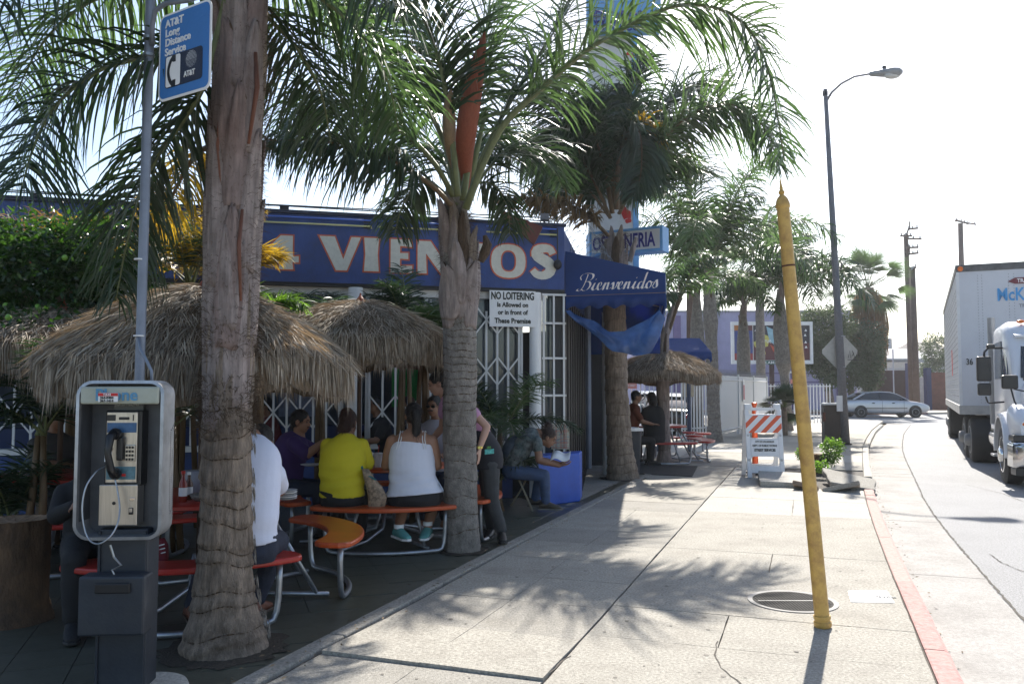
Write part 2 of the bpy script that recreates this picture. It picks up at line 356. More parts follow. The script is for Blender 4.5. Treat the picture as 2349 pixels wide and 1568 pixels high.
rr=[(-1.6,0.9,[-1.335,.7]),(.9,2.9,[-1.335,.7]),(2.9,4.20,[-1.335,-.62,.7]),(4.20,5.16,[-1.335,.7]),(5.16,5.90,[-1.335,-.53,.7]),(5.90,7.36,[-1.335,.7]),(7.36,8.18,[-1.335,-.33,.7]),(8.18,10.7,[-1.335,.7]),(10.7,12.15,[-1.335,-.2,.7]),(12.15,13.6,[-1.335,.7])]
for a,c,es in rr:
    m=random.choice([m_conc,m_conc3,m_conc]); 
    if a in(10.7,): m=m_conc3
    for e0,e1 in zip(es,es[1:]):
        ea,ec=(kk(a)-.012,kk(c)-.012) if e1==.7 else (e1,e1)
        slab([S(a,e0),S(a,ea),S(c,ec),S(c,e0)],random.uniform(-.001,.001),m)
# lifted slab by the tree well, broken chunks
slab([S(13.65,-1.33),S(13.65,-.42),S(15.3,-.35),S(15.3,-1.33)],0,m_conc3)
slab([S(15.3,-1.33),S(15.3,-.9),S(16.8,-.9),S(16.8,-1.33)],0,m_conc3)
for a,c in zip([16.9,18.7,20.5,22.5,25,27.5,30,33,36,39],[18.7,20.5,22.5,25,27.5,30,33,36,39,42]):
    es=[-4.2,-2.7,-1.33,0.1,kk(a)]
    for i in range(4):
        e0,e1=es[i],es[i+1]; ec=kk(c)-.012 if i==3 else e1; ea=kk(a)-.012 if i==3 else e1
        slab([S(a,e0),S(a,ea),S(c,ec),S(c,e0)],random.uniform(-.002,.002),random.choice([m_conc,m_conc3]),gap=.006)
slab([S(42,-4.2),S(42,3.2),S(43.4,2.4),S(44.1,.6),S(44.3,-4.2)],0,m_conc3)
# dark cracks in the slabs
for pts in ([(1645,1471),(1640,1500),(1655,1530),(1700,1568)],[(1249,1547),(1275,1532),(1290,1516),(1310,1504)]):
    crack([G(*p) for p in pts],.005,.003,sw)
# cross street kerb on far side
for a,c in zip([-40,-28,-16,-4],[-28,-16,-4,7]):
    p,q_=S(58,a),S(57+0,c); b=MB(); b.box(((p.x+q_.x)/2,(p.y+q_.y)/2,-.07),((q_-p).length-.02,.16,.15),math.atan2((q_-p).y,(q_-p).x)); b.build('kerb_stone',m_redk2,kb)
b=MB(); b.poly([V((p.x,p.y,-.15)) for p in (S(58,-60),S(58,-4),S(57.1,7),S(62,11),S(66,-60))],(0,0,.145)); struct(b,'far_pavement',m_conc3)
# patio bed, tiles, edging
pa=thing('patio',None,None); pa['kind']='structure'
b=MB(); b.quad(S(-1,-2.8,-.012),S(17,-2.8,-.012),S(22,-6,-.012),V((-14,24,-.012)),V((-14,-1,-.012))); b.build('bed',m_joint,pa)
ta=R(19.3); T1=V((math.cos(ta),math.sin(ta),0)); T2=V((-math.sin(ta),math.cos(ta),0)); TS=.34
cand=[]
for i in range(-40,40):
    for j in range(-6,60):
        c=T1*((i+.27)*TS)+T2*(j*TS)
        e=c.dot(E2); s=c.dot(E1)
        if e<-3.06 and 2.5<c.y<11.6 and c.x>-8:
            px=CX+F*c.x/max(c.y,.1)
            vis=-200<px<2400 and c.y>3.3
            cand.append((c.length if vis else 99,c))
cand.sort(key=lambda q:q[0])
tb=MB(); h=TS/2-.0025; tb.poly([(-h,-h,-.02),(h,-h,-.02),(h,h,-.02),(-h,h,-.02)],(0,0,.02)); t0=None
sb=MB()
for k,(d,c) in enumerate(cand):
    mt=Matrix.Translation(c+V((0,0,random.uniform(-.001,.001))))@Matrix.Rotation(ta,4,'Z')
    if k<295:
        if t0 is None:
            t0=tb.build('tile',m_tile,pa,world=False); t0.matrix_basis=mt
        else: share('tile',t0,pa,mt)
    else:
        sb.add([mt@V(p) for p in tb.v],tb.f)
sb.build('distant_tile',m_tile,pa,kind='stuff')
b=MB(); b.quad(S(9.0,-3.0,-.003),S(16.5,-2.9,-.003),S(17,-3.9,-.003),V((2.0,21,-.003)),V((1.0,12.0,-.003))); b.build('entry_floor',m_conc2,pa)
for a,c in zip([0,2,3.2,4.6,6.1,7.5,9.0,10.5,12,13.5],[2,3.2,4.6,6.1,7.5,9.0,10.5,12,13.5,15]):
    e=lambda s:-2.86+max(0,s-7)*.014
    q=[S(a+.005,e(a)),S(a+.005,e(a)+.12),S(c-.005,e(c)+.12),S(c-.005,e(c))]; b=MB(); b.poly([V((p.x,p.y,-.05)) for p in q],(0,0,.062)); o=b.build('edging',m_conc2,pa); bev(o,.012)
# tile gap filler between last tiles and edging
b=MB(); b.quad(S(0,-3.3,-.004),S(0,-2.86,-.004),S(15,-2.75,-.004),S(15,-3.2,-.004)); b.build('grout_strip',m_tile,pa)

# manhole, plaque, mat, broken chunks
c=G(1818,1379); t=thing('meter_cover','round ribbed metal utility cover set in the sidewalk behind the yellow pole','manhole cover',c)
b=MB(); b.lathe([(.27,.001),(.315,.001),(.315,.007),(.29,.007),(.27,.004)],(0,0,0),48); b.build('rim',mat('pale_rim',(.26,.25,.24),.7,spec=.2),t,world=False)
b=MB(); b.lathe([(.285,-.01),(.285,.0055)],(0,0,0),48)
b.build('lid',mat('cast_iron',(.04,.038,.036),.85,spec=.1,var=.3,vs=20,bump=.3),t,world=False)
b=MB()
for i in range(-12,13):
    for j in range(-12,13):
        x,y=i*.022,j*.022
        if x*x+y*y<.26**2 and abs(y)>.012: b.box((x,y,.0065),(.012,.010,.004),R(45))
b.build('tread',mat('worn_iron',(.085,.08,.075),.8,spec=.1),t,world=False,kind='stuff')
b=MB(); b.box((0,0,.0065),(.5,.012,.004)); b.build('seam',m_dkm,t,world=False)
q=[G(1945,1355,.002),G(2035,1355,.002),G(2052,1382,.002),G(1952,1380,.002)]
t=thing('drain_plaque','pale rectangular no dumping plaque on the sidewalk beside the red kerb','plaque',q[0])
b=MB(); b.poly([V((p.x,p.y,.001)) for p in q[::-1]],(0,0,.004)); b.build('plate',m_wht,t)
ux=(q[1]-q[0]).normalized(); uz=(q[0]-q[3]).normalized(); blk=mat('faded_print',(.25,.25,.25))
o=q[3]+V((0,0,.0045))
wv=(q[2]-q[3]).normalized(); hv=(q[0]-q[3])
text('lettering','NO DUMPING',.03,blk,o+wv*.03+hv*.62,wv,hv,t,wide=.8); text('lettering','DRAINS\nTO OCEAN',.035,blk,o+wv*.19+hv*.5,wv,hv,t,wide=.8)
b=MB(); b.add([o+wv*.10+hv*.45,o+wv*.17+hv*.4,o+wv*.14+hv*.85],[(0,1,2)]); b.build('emblem',mat('pale_blue_print',(.2,.4,.65)),t)
q=[G(1452,1064),G(1600,1070),G(1588,1093),G(1440,1086)]
b=MB(); b.poly([V((p.x,p.y,.002)) for p in q[::-1]],(0,0,.012)); tag(b.build('floor_mat',mat('dark_mat',(.03,.03,.032),.9),None),'dark rectangular floor mat on the pavement beside the leaning thin palm','mat')
def chunk(pts,z,m,label,h=.12,rx=0,ry=0):
    c=sum((V(p) for p in pts),V())/len(pts); t=MB(); vs=[]
    mt=Matrix.Rotation(rx,4,'X')@Matrix.Rotation(ry,4,'Y')
    q=[]
    for i in range(len(pts)): q+=rough_edge(pts[i],pts[(i+1)%len(pts)],4,.02)
    if (q[1]-q[0]).cross(q[5]-q[4]).z<0: q=q[::-1]
    q=[mt@(p-c) for p in q]; mz=min(p.z for p in q); d=mt@V((0,0,h))
    q=[c+p+V((0,0,z)) for p in q]; t.poly(q,d); o=t.build('concrete_chunk',m,None); tag(o,label,'concrete slab',group='broken slabs lifted by roots'); bev(o,.01,1); return o
chunk([S(13.6,-.72),S(13.6,.02),S(14.7,.05),S(14.7,-.8)],.02,m_conc3,'long pale lifted sidewalk slab with dark gap under it beside barricade',.09,rx=R(3))
chunk([S(13.3,.2),S(13.2,.72),S(13.8,.75),S(13.9,.15)],.0,m_conc2,'pale tilted broken slab triangle nearest the red kerb',.07,rx=R(-14),ry=R(-10))
chunk([S(13.8,.3),S(13.8,.95),S(14.6,1.0),S(14.8,.2)],.02,m_conc2,'grey broken slab jutting over the kerb by the tree well',.08,rx=R(9),ry=R(6))
chunk([S(13.35,-.25),S(13.3,.1),S(13.7,.15),S(13.75,-.2)],.0,mat('brown_conc',(.2,.15,.11),.9),'small brown broken slab piece in the tree well',.07,rx=R(-8),ry=R(16))

# ================= RESTAURANT =================
u=V((-.9717,-.2358,0)); C=V((.74,11.9,0)); N=V((-.2358,-.9717,0)).normalized()*1   # N points to the camera
N=V((.2358,-.9717,0)).normalized(); u=V((-.9717,-.2358,0)).normalized()
def W(t,z,d=0): return C+u*t+N*d+V((0,0,z))   # t metres left of the corner, z height, d proud of facade
WD=V((.158,.987,0)).normalized()
res=thing('restaurant_building','blue seafood restaurant with large cream lettering, white security gates and a flat roof','restaurant',C)
def wbox(b,t0,t1,z0,z1,d0,d1):
    b.poly([W(t0,z0,d1),W(t1,z0,d1),W(t1,z0,d0),W(t0,z0,d0)],(0,0,z1-z0)); return b
b=MB(); wbox(b,0,12,2.95,3.86,-.12,.06); b.build('fascia',m_blue,res)
b=MB(); wbox(b,0,12,2.90,2.948,-.1,.05); b.build('soffit_trim',m_dkm,res)
b=MB(); wbox(b,-.02,12,3.862,3.90,-.2,.1); b.build('roof_edge',mat('tar_edge',(.03,.035,.06),.8),res)
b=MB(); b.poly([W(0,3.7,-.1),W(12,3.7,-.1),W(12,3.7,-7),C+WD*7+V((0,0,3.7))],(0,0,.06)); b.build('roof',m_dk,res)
b=MB(); wbox(b,.75,12,0,.72,-.15,-.01); b.build('low_wall',m_blue,res)
b=MB(); wbox(b,.35,12,.722,.79,-.18,.05); b.build('sill',m_wht,res)
b=MB(); wbox(b,.3,12,2.80,2.898,-.12,-.02); b.build('lintel',m_wht,res)
# room behind the gates
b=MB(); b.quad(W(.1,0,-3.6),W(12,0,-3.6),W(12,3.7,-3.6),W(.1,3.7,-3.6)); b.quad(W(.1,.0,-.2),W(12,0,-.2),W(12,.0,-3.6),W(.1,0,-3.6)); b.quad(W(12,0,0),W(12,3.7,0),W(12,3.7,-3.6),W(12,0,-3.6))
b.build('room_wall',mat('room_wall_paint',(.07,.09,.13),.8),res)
# right side wall (entry side)
b=MB(); p0=C+V((.02,.02,0)); b.poly([p0,p0+WD*.25,p0+WD*.25-V((.15,0,0)),p0-V((.15,0,0))],(0,0,2.9)); b.build('corner_post',m_dkm,res)
b=MB(); b.poly([C+V((-.12,.15,0)),C+V((-.12,.15,0))+WD*6.5,C+V((-.22,.15,0))+WD*6.5,C+V((-.22,.15,0))],(0,0,2.94)); b.build('side_wall',m_dk,res)
b=MB()
b.poly([C+V((0,0,2.95))+WD*.02,C+V((0,0,2.95))+WD*7,C+V((-.15,0,2.95))+WD*7,C+V((-.15,0,2.95))+WD*.02],(0,0,.9)); b.build('side_fascia',m_blue,res)
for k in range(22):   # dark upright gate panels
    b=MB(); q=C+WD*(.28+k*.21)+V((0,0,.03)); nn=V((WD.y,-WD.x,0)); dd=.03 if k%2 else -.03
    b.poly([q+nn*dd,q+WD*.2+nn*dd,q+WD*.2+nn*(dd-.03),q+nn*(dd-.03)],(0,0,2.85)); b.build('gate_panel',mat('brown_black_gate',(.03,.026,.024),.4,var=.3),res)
# columns
for t,r,z0 in((.42,.085,0),(2.95,.1,.8),(5.9,.1,.8),(8.6,.1,.8)):
    b=MB(); c=W(t,0,.0); b.lathe([(r,z0),(r,2.9)],c,24); b.build('column',m_wht2,res,smooth='auto')
for t in (3.12,6.08,2.78,5.72,8.78,1.98,.62):
    b=MB(); wbox(b,t-.025,t+.025,.79,2.8,-.09,-.03); b.build('jamb',m_wht,res)
# lettering on the fascia
def glyph(ch):
    """list of polygons (outer,+holes) in unit box, height 1"""
    def ringp(cx,cy,rx,ry,n=28,p=2.4): 
        out=[]
        for i in range(n):
            a=2*math.pi*i/n; c_,s_=math.cos(a),math.sin(a)
            out.append((cx+rx*abs(c_)**(2/p)*(1 if c_>=0 else -1),cy+ry*abs(s_)**(2/p)*(1 if s_>=0 else -1)))
        return out
    g={'V':([[(0,1),(.42,1),(.66,.33),(.88,1),(1.14,1),(.76,0),(.46,0)]],1.14),
       'I':([[(0,0),(.38,0),(.35,.5),(.38,1),(0,1),(.03,.5)]],.38),
       'E':([[(0,0),(.72,0),(.74,.22),(.32,.2),(.32,.42),(.6,.41),(.6,.6),(.32,.59),(.32,.8),(.72,.78),(.70,1),(0,1)]],.74),
       'N':([[(0,0),(.24,0),(.22,.62),(.62,0),(.9,0),(.9,1),(.66,1),(.68,.42),(.34,1),(0,1)]],.9),
       'T':([[(.3,0),(.62,0),(.6,.78),(.94,.74),(.94,1),(0,1),(0,.74),(.32,.78)]],.94),
       'A':([[(0,0),(.27,0),(.34,.2),(.72,.2),(.78,0),(1.12,0),(.72,1),(.4,1)],[(.41,.38),(.66,.38),(.55,.72)]],1.12),
       'M':([[(0,0),(.24,0),(.26,.6),(.52,0),(.68,0),(.92,.6),(.92,0),(1.24,0),(1.18,1),(.84,1),(.62,.5),(.42,1),(.06,1)]],1.24),
       'R':([[(0,0),(.32,0),(.32,.38),(.58,0),(.95,0),(.66,.42),(.82,.56),(.82,.82),(.64,1),(0,1)],[(.32,.58),(.46,.6),(.5,.7),(.46,.8),(.32,.82)]],.9),
       '4':([[(.48,0),(.86,0),(.83,.22),(1.0,.21),(1.0,.4),(.84,.38),(.84,1),(.52,1),(-.02,.36),(0,.2),(.5,.22)],[(.5,.39),(.28,.39),(.5,.68)]],1.0),
       'O':([ringp(.54,.5,.54,.52),ringp(.54,.5,.24,.33)],1.08)}
    if ch in g: return g[ch]
    if ch=='S':
        cl=[(.70,.74),(.62,.87),(.45,.90),(.25,.84),(.22,.70),(.34,.60),(.52,.50),(.64,.38),(.60,.20),(.42,.10),(.22,.13),(.10,.25)]; wds=[.10,.11,.12,.145,.155,.16,.17,.16,.15,.12,.11,.09]
    else:
        cl=[(.78,.70),(.66,.86),(.48,.90),(.28,.80),(.19,.6),(.18,.4),(.27,.2),(.47,.10),(.66,.14),(.80,.28)]; wds=[.09,.11,.12,.17,.19,.19,.17,.12,.11,.09]
    sp=catmull([(x,y,0) for x,y in cl],26); L_=[];R_=[]
    for i,p in enumerate(sp):
        t_=(sp[min(i+1,25)]-sp[max(i-1,0)]).normalized(); n_=V((-t_.y,t_.x,0)); f_=i/25*(len(wds)-1); k_=min(int(f_),len(wds)-2); wv_=wds[k_]+(wds[k_+1]-wds[k_])*(f_-k_)
        L_.append(tuple((p+n_*wv_)[:2])); R_.append(tuple((p-n_*wv_)[:2]))
    return [L_+R_[::-1]],.86
def letter(ch,o,ux,uz,h,wd,parent,offs=.02,dm=.004):
    polys,wg=glyph(ch)
    for name,off,m,dep in(('letter_outline',offs,m_org,.0),('letter',0,m_let,dm)):
        c=bpy.data.curves.new('g','CURVE'); c.dimensions='2D'; c.fill_mode='BOTH'; c.offset=off; c.extrude=.002
        for pl in polys:
            sp=c.splines.new('POLY'); sp.points.add(len(pl)-1)
            for i,(x,y) in enumerate(pl): sp.points[i].co=(x*wd,y*h,0,1)
            sp.use_cyclic_u=True
        ob=bpy.data.objects.new('g',c); col.objects.link(ob); dg=bpy.context.evaluated_depsgraph_get(); me=bpy.data.meshes.new_from_object(ob.evaluated_get(dg)); bpy.data.objects.remove(ob)
        n_=V(ux).cross(V(uz)); q=V(o)+n_*dep
        me.transform(WM[parent].inverted()@Matrix(((ux[0],uz[0],n_[0],q[0]),(ux[1],uz[1],n_[1],q[1]),(ux[2],uz[2],n_[2],q[2]),(0,0,0,1)))); me.materials.clear(); me.materials.append(m); me.name=name
        link(name,me,parent)
# letters: (char, left px, right px)
def tpx(px):   # facade t for an image column
    a=(px-CX)/F; # (C.x+u.x t)/(C.y+u.y t)=a
    return (a*C.y-C.x)/(u.x-a*u.y)
ur=-u
for ch,l,r,yt,yb in (('V',729,824,543,620),('I',832,866,547,623),('E',893,943,550,626),('N',955,1033,554,628),('T',1040,1104,558,631),('O',1124,1203,562,636),('S',1211,1278,562,640),('4',594,682,540,617),
                 ('S',476,545,537,612),('O',411,468,535,606),('C',340,405,531,603),('S',288,345,530,606),('I',262,285,530,605),('R',200,255,528,604),('A',130,198,526,603),('M',50,126,524,602)):
    t0_,t1_=tpx(l),tpx(r); Yd=(C+u*t0_).y
    z1=P(l,yt,Yd).z; z0=P(l,yb,Yd).z
    wd=(t0_-t1_)/glyph(ch)[1]
    letter(ch,W(t0_,z0,.066),ur,V((0,0,1)),z1-z0,wd,res)
# neon tubes on the fascia
m_neon=mat('pale_yellow_tube',(.62,.58,.25),.3); m_neonb=mat('blue_tube',(.08,.16,.55),.3)
for (a,c) in((590,848),(862,1015),(1112,1275)):
    for y0,y1,m,dz in((511,521,m_neon,.0),(499,510,m_neonb,0)):
        ta_,tb_=tpx(a),tpx(c); Y_=(C+u*ta_).y; z=P(a,y0,Y_).z+( (a-590)/700*.0)
        b=MB(); zz=3.73 if m is m_neon else 3.81
        b.tube([W(ta_,zz,.1),W(tb_,zz,.1),W(tb_,zz-.03,.1)],.012,6); b.build('neon_tube',m,res,smooth=True)
        b=MB(); b.box(W(tb_+.06,zz,.08),(.09,.05,.05),math.atan2(u.y,u.x)); b.build('tube_bracket',m_dkm,res)
# roof cables
for i,(z0,z1) in enumerate(((3.97,4.05),(3.93,3.96),(4.02,3.98))):
    b=MB(); b.tube([W(12,z0,.05*i),W(6,(z0+z1)/2-.03,.05*i),W(0.2,z1-.06,.05*i)],.009,5); b.build('roof_cable',m_dkm,res)
for t in (.9,2.4,3.9,5.4,6.9):
    b=MB(); b.box(W(t,3.93,0),(.12,.06,.07),math.atan2(u.y,u.x)); b.build('cable_block',m_dkm,res)
# white accordion gates: bars and diagonal links, each a part
bar=MB(); bar.box((0,0,0),(.028,.018,1)); link1=MB(); link1.box((0,0,0),(.020,.009,1))
gb=None; gl=None
def fbar(name,src,a,c,off=0):
    a,c=V(a),V(c); d=(c-a); m=Matrix.Translation((a+c)/2-C)@(V((0,0,1)).rotation_difference(d.normalized()).to_matrix().to_4x4())@Matrix.Rotation(0,4,'Z')
    # keep the bar's flat side towards the street
    zx=d.normalized(); yy=N; xx=yy.cross(zx).normalized(); yy=zx.cross(xx)
    m=Matrix(((xx.x,yy.x,zx.x*d.length,0),(xx.y,yy.y,zx.y*d.length,0),(xx.z,yy.z,zx.z*d.length,0),(0,0,0,1))); m.translation=(a+c)/2-C
    return share(name,src,res,m)
gb=bar.build('gate_bar',m_wht,res,world=False); gb.matrix_basis=Matrix.Translation(W(.62,1.8,.0)-C)@Matrix.Scale(2,4,(0,0,1))
gl=link1.build('gate_link',m_wht,res,world=False); gl.matrix_basis=Matrix.Translation(W(.62,1.8,.01)-C)
def gate(t0_,t1_,n,zt,rowsz):
    for i in range(n+1):
        t=t0_+(t1_-t0_)*i/n
        top=zt if i%2==0 else zt-.14
        fbar('gate_bar',gb,W(t,.8,.0),W(t,top,.0))
        for zc in rowsz:
            if i<n:
                dt=(t1_-t0_)/n; s=1 if i%2==0 else -1; hh=dt*1.25
                fbar('gate_link',gl,W(t,zc+hh*s,.014),W(t+dt,zc,.014)) if s>0 else fbar('gate_link',gl,W(t,zc,.014),W(t+dt,zc+hh,.014))
                fbar('gate_link',gl,W(t,zc-hh*s,.014),W(t+dt,zc,.014)) if s>0 else fbar('gate_link',gl,W(t,zc,.014),W(t+dt,zc-hh,.014))
gate(.66,1.92,8,2.76,(1.12,1.78,2.5))
gate(2.05,2.75,4,2.7,(1.22,2.5)); gate(3.15,5.7,15,2.7,(1.22,2.55)); gate(6.12,8.4,12,2.7,(1.22,2.55)); gate(8.85,10.8,9,2.7,(1.22,2.55))
# white grid window at the corner
b=MB(); b.quad(W(.32,.5,-.12),W(-.02,.5,-.12),W(-.02,2.88,-.12),W(.32,2.88,-.12)); b.build('pane',glass('pane_glass',(.08,.1,.12),.85),res)
for i in range(3): fbar('grid_bar',gb,W(.30-.15*i,.5,.02),W(.30-.15*i,2.88,.02))
for z in (.9,1.42,1.95,2.45,2.86):
    b=MB(); wbox(b,-.03,.33,z,z+.03,.031,.045); b.build('grid_rail',m_wht,res)
# curtains and glass in the bay next to the column
mcur=mat('grey_curtain',(.25,.25,.26),.8,var=.3,vs=8,bump=0,stretch=(10,10,.3)); mcurb=mat('blue_curtain',(.03,.09,.3),.8,var=.3)
for (ta_,tb_,m,d) in((.6,1.95,mcur,-.25),(.0,.2,mcurb,-.22)):
    b=MB(); n=60; vs=[]
    for i in range(n+1):
        t=ta_+(tb_-ta_)*i/n; dd=d+.03*math.sin(i*1.3)+.012*math.sin(i*3.1)
        vs+=[W(t,.8,dd),W(t,2.85,dd*1.0)]
    b.add(vs,[(2*i,2*i+2,2*i+3,2*i+1) for i in range(n)]); b.build('curtain',m,res,smooth=True)
b=MB(); b.quad(W(1.98,.8,-.1),W(.6,.8,-.1),W(.6,2.8,-.1),W(1.98,2.8,-.1)); b.build('pane',glass('pane_glass'),res)
# things seen inside: green panel, pale poster, counter
b=MB(); wbox(b,1.75,2.3,1.25,2.1,-1.6,-1.5); tag(b.build('green_poster',mat('green_print',(.02,.35,.08),.5),None),'bright green poster hanging inside behind the white gate','poster')
b=MB(); wbox(b,3.3,4.0,1.1,1.95,-1.9,-1.85); tag(b.build('menu_board',mat('pale_blue_board',(.16,.19,.28),.6,dirt=.6,ds=9),None),'pale menu board inside the dining room behind the gates','menu board')
b=MB(); wbox(b,2.2,9,.0,.95,-2.4,-2.0); tag(b.build('counter',mat('counter_blue',(.03,.05,.15),.5),None),'dark blue counter inside the restaurant behind the gates','counter')
# blue block + map poster
b=MB(); q=[G(1232,1163),G(1330,1150),G(1330,1150)+WD*.45,G(1232,1163)+WD*.45]; b.poly([V((p.x,p.y,0)) for p in q],(0,0,.66)); o=b.build('blue_block',m_blue2,None); bev(o,.02); tag(o,'bright blue painted masonry block below the paper map by the entrance','block')
b=MB(); p0=G(1310,1153); p0=V((.74,11.62,.68)); b.poly([V((.55,11.62,.69)),V((.80,11.62,.69)),V((.80,11.64,.69)),V((.55,11.64,.69))],(0,0,.36)); o=b.build('street_map',None or mat('map_paper',(.5,.52,.42),.6,var=.1),None); tag(o,'printed street map propped on the blue block','map')
b=MB(); random.seed(3)
for i in range(26):
    x0=.555+random.random()*.23; z0=.70+random.random()*.33
    if i%2: b.box((.675,11.615,z0),(.24,.003,random.choice([.002,.004])))
    else: b.box((x0,11.6155,.87),(random.choice([.002,.004]),.003,.34))
b.build('map_lines',mat('map_red_lines',(.5,.12,.1)),o,kind='stuff')
b=MB()
for i in range(40):
    x0=.56+random.random()*.2; z0=.70+random.random()*.32; b.box((x0+.015,11.6165,z0),(random.uniform(.02,.05),.003,.008))
b.build('map_areas',mat('map_blue_green',(.2,.42,.45)),o,kind='stuff')
# no loitering sign
Y_=(C+u*tpx(1122)).y-.06
t0_,t1_=tpx(1120),tpx(1225); zt=2.93; zb=2.42
zt=P(1120,668,11.7).z; zb=P(1120,750,11.7).z
t=thing('no_loitering_sign','white NO LOITERING sign with black capitals fixed to the white gate','sign',W(t0_,zb,.09))
b=MB(); wbox(b,t1_,t0_,zb,zt,.075,.087); b.build('board',m_wht2,t)
mk=mat('black_print',(.015,.02,.015)); hh=zt-zb; ww=t0_-t1_; mid=(t0_+t1_)/2
text('lettering','NO LOITERING',.145*hh/.51,mk,W(mid,zt-hh*.24,.089),ur,(0,0,1),t,bold=.03,align='CENTER',wide=.58*1.08)
for s_,zz,sz in(('Is Allowed on',.45,.092),('or in front of',.66,.092),('These Premise',.90,.1)):
    text('lettering',s_,sz*hh/.51,mk,W(mid,zt-hh*zz,.089),ur,(0,0,1),t,bold=.03,align='CENTER',wide=.88)
# diagonal brown beam on the roof
b=MB(); b.poly([P(1150,492,11.4),P(1158,484,11.4),P(1245,520,11.4),P(1225,560,11.4)],(0,.12,0)); tag(b.build('rusty_roof_beam',mat('rusty_brown',(.13,.04,.03),.7),None),'rusty brown beam slanting over the roof edge above the lettering','beam')
# lamp and spotlight at fascia end
t=thing('wall_lamp','small dark round lamp hanging at the right end of the blue fascia','lamp',W(.12,3.35,.1)); b=MB(); b.ell(W(.12,3.3,.12),(.06,.06,.075)); b.build('shade',m_dkm,t,smooth=True); b=MB(); b.tube([W(.12,3.36,.12),W(.12,3.8,.12),W(.12,3.88,.02)],.01,6); b.build('cable',m_dkm,t)
t=thing('roof_speaker','small grey flood light on the roof corner','light',W(.28,3.9,0)); b=MB(); b.box(W(.28,4.0,0),(.12,.1,.09)); b.build('housing',m_lpole,t); b=MB(); b.tube([W(.28,3.9,0),W(.28,3.97,0)],.015); b.build('stem',m_dkm,t)
# razor wire coils behind the corner
t=thing('razor_wire','coils of razor wire on the roof above the entrance','wire',C+V((.2,1.5,3.9)))
b=MB(); pts=[]
for i in range(420):
    a=i*.21; k=i/420; c=P(1270,470,12.6).lerp(P(1400,600,12.6),k); r=.30*(1-.15*k)
    pts.append(c+V((math.cos(a)*r,math.sin(a*.5)*.15+k*1.2,math.sin(a)*r)))
b.tube(pts,.0045,4); b.build('coil',m_galv,t)
b=MB()
for i in range(0,420,3): b.box(pts[i],(.035,.003,.012),random.random()*3)
b.build('barb',m_galv,t,kind='stuff')

# ---- entrance awning ----
A0=C+V((.03,-.02,0)); AF=V((2.13,11.42,0)); AL=4.6
aw=thing('entrance_awning','dark blue canvas awning with white script over the entrance','awning',A0)
z_wt,z_ft,z_sc,z_fb=3.50,3.12,2.86,2.66
b=MB(); th=.012
b.poly([A0+V((0,0,z_sc)),AF+V((0,0,z_sc)),AF+V((0,0,z_ft)),A0+V((0,0,z_wt))],WD*th); b.build('side_panel',m_cloth,aw)
b=MB(); b.poly([A0+V((0,0,z_wt)),AF+V((0,0,z_ft)),AF+V((0,0,z_ft+.012)),A0+V((0,0,z_wt+.012))],WD*AL); b.build('top_panel',m_cloth,aw)
b=MB(); nn=V((WD.y,-WD.x,0)); b.poly([AF+V((0,0,z_sc)),AF+WD*AL+V((0,0,z_sc)),AF+WD*AL+V((0,0,z_ft)),AF+V((0,0,z_ft))],-nn*.012); b.build('front_panel',m_cloth,aw)
def valance(p,q,zt,zb,n,amp,m,parent,name='valance',th=None):
    b=MB(); d=q-p; K=n*10; vs=[]
    nrm=V((d.y,-d.x,0)).normalized()
    for i in range(K+1):
        f=i/K; w_=.012*math.sin(f*n*math.pi*2)*1.0
        a=p+d*f+nrm*(.004); z=zb+amp*abs(math.sin(f*n*math.pi))
        z=zb+amp*(.5-.5*math.cos(f*n*2*math.pi))
        vs+=[V((a.x,a.y,zt)),V((a.x,a.y,z))+nrm*w_]
    b.add(vs,[(2*i,2*i+1,2*i+3,2*i+2) for i in range(K)]); o=b.build(name,m,parent,smooth=True); s=o.modifiers.new('t','SOLIDIFY'); s.thickness=.004; return o
valance(A0,AF,z_sc,z_fb,6,.05,m_cloth,aw); valance(AF,AF+WD*AL,z_sc,z_fb,18,.05,m_cloth,aw); valance(AF+WD*AL,A0+WD*AL,z_sc,z_fb,6,.05,m_cloth,aw)
b=MB(); b.tube([A0+V((0,0,z_sc))-WD*.006,AF+V((0,0,z_sc))-WD*.006],.004,5); b.build('seam_cord',mat('seam_tan',(.25,.22,.2)),aw)
b=MB(); b.poly([A0+WD*AL+V((0,0,2.2)),AF+WD*AL+V((0,0,2.2)),AF+WD*AL+V((0,0,3.1)),A0+WD*AL+V((0,0,3.4))],-WD*.01); b.build('rear_panel',m_cloth,aw)
fr=MB(); 
for k in (0.05,AL/2,AL-.05):
    fr.tube([A0+WD*k+V((0,0,z_wt-.02)),AF+WD*k+V((0,0,z_ft-.02)),AF+WD*k+V((0,0,z_sc))],.014,6)
fr.tube([AF+V((0,0,z_sc)),AF+WD*AL+V((0,0,z_sc))],.014,6); fr.build('frame',m_galv,aw)
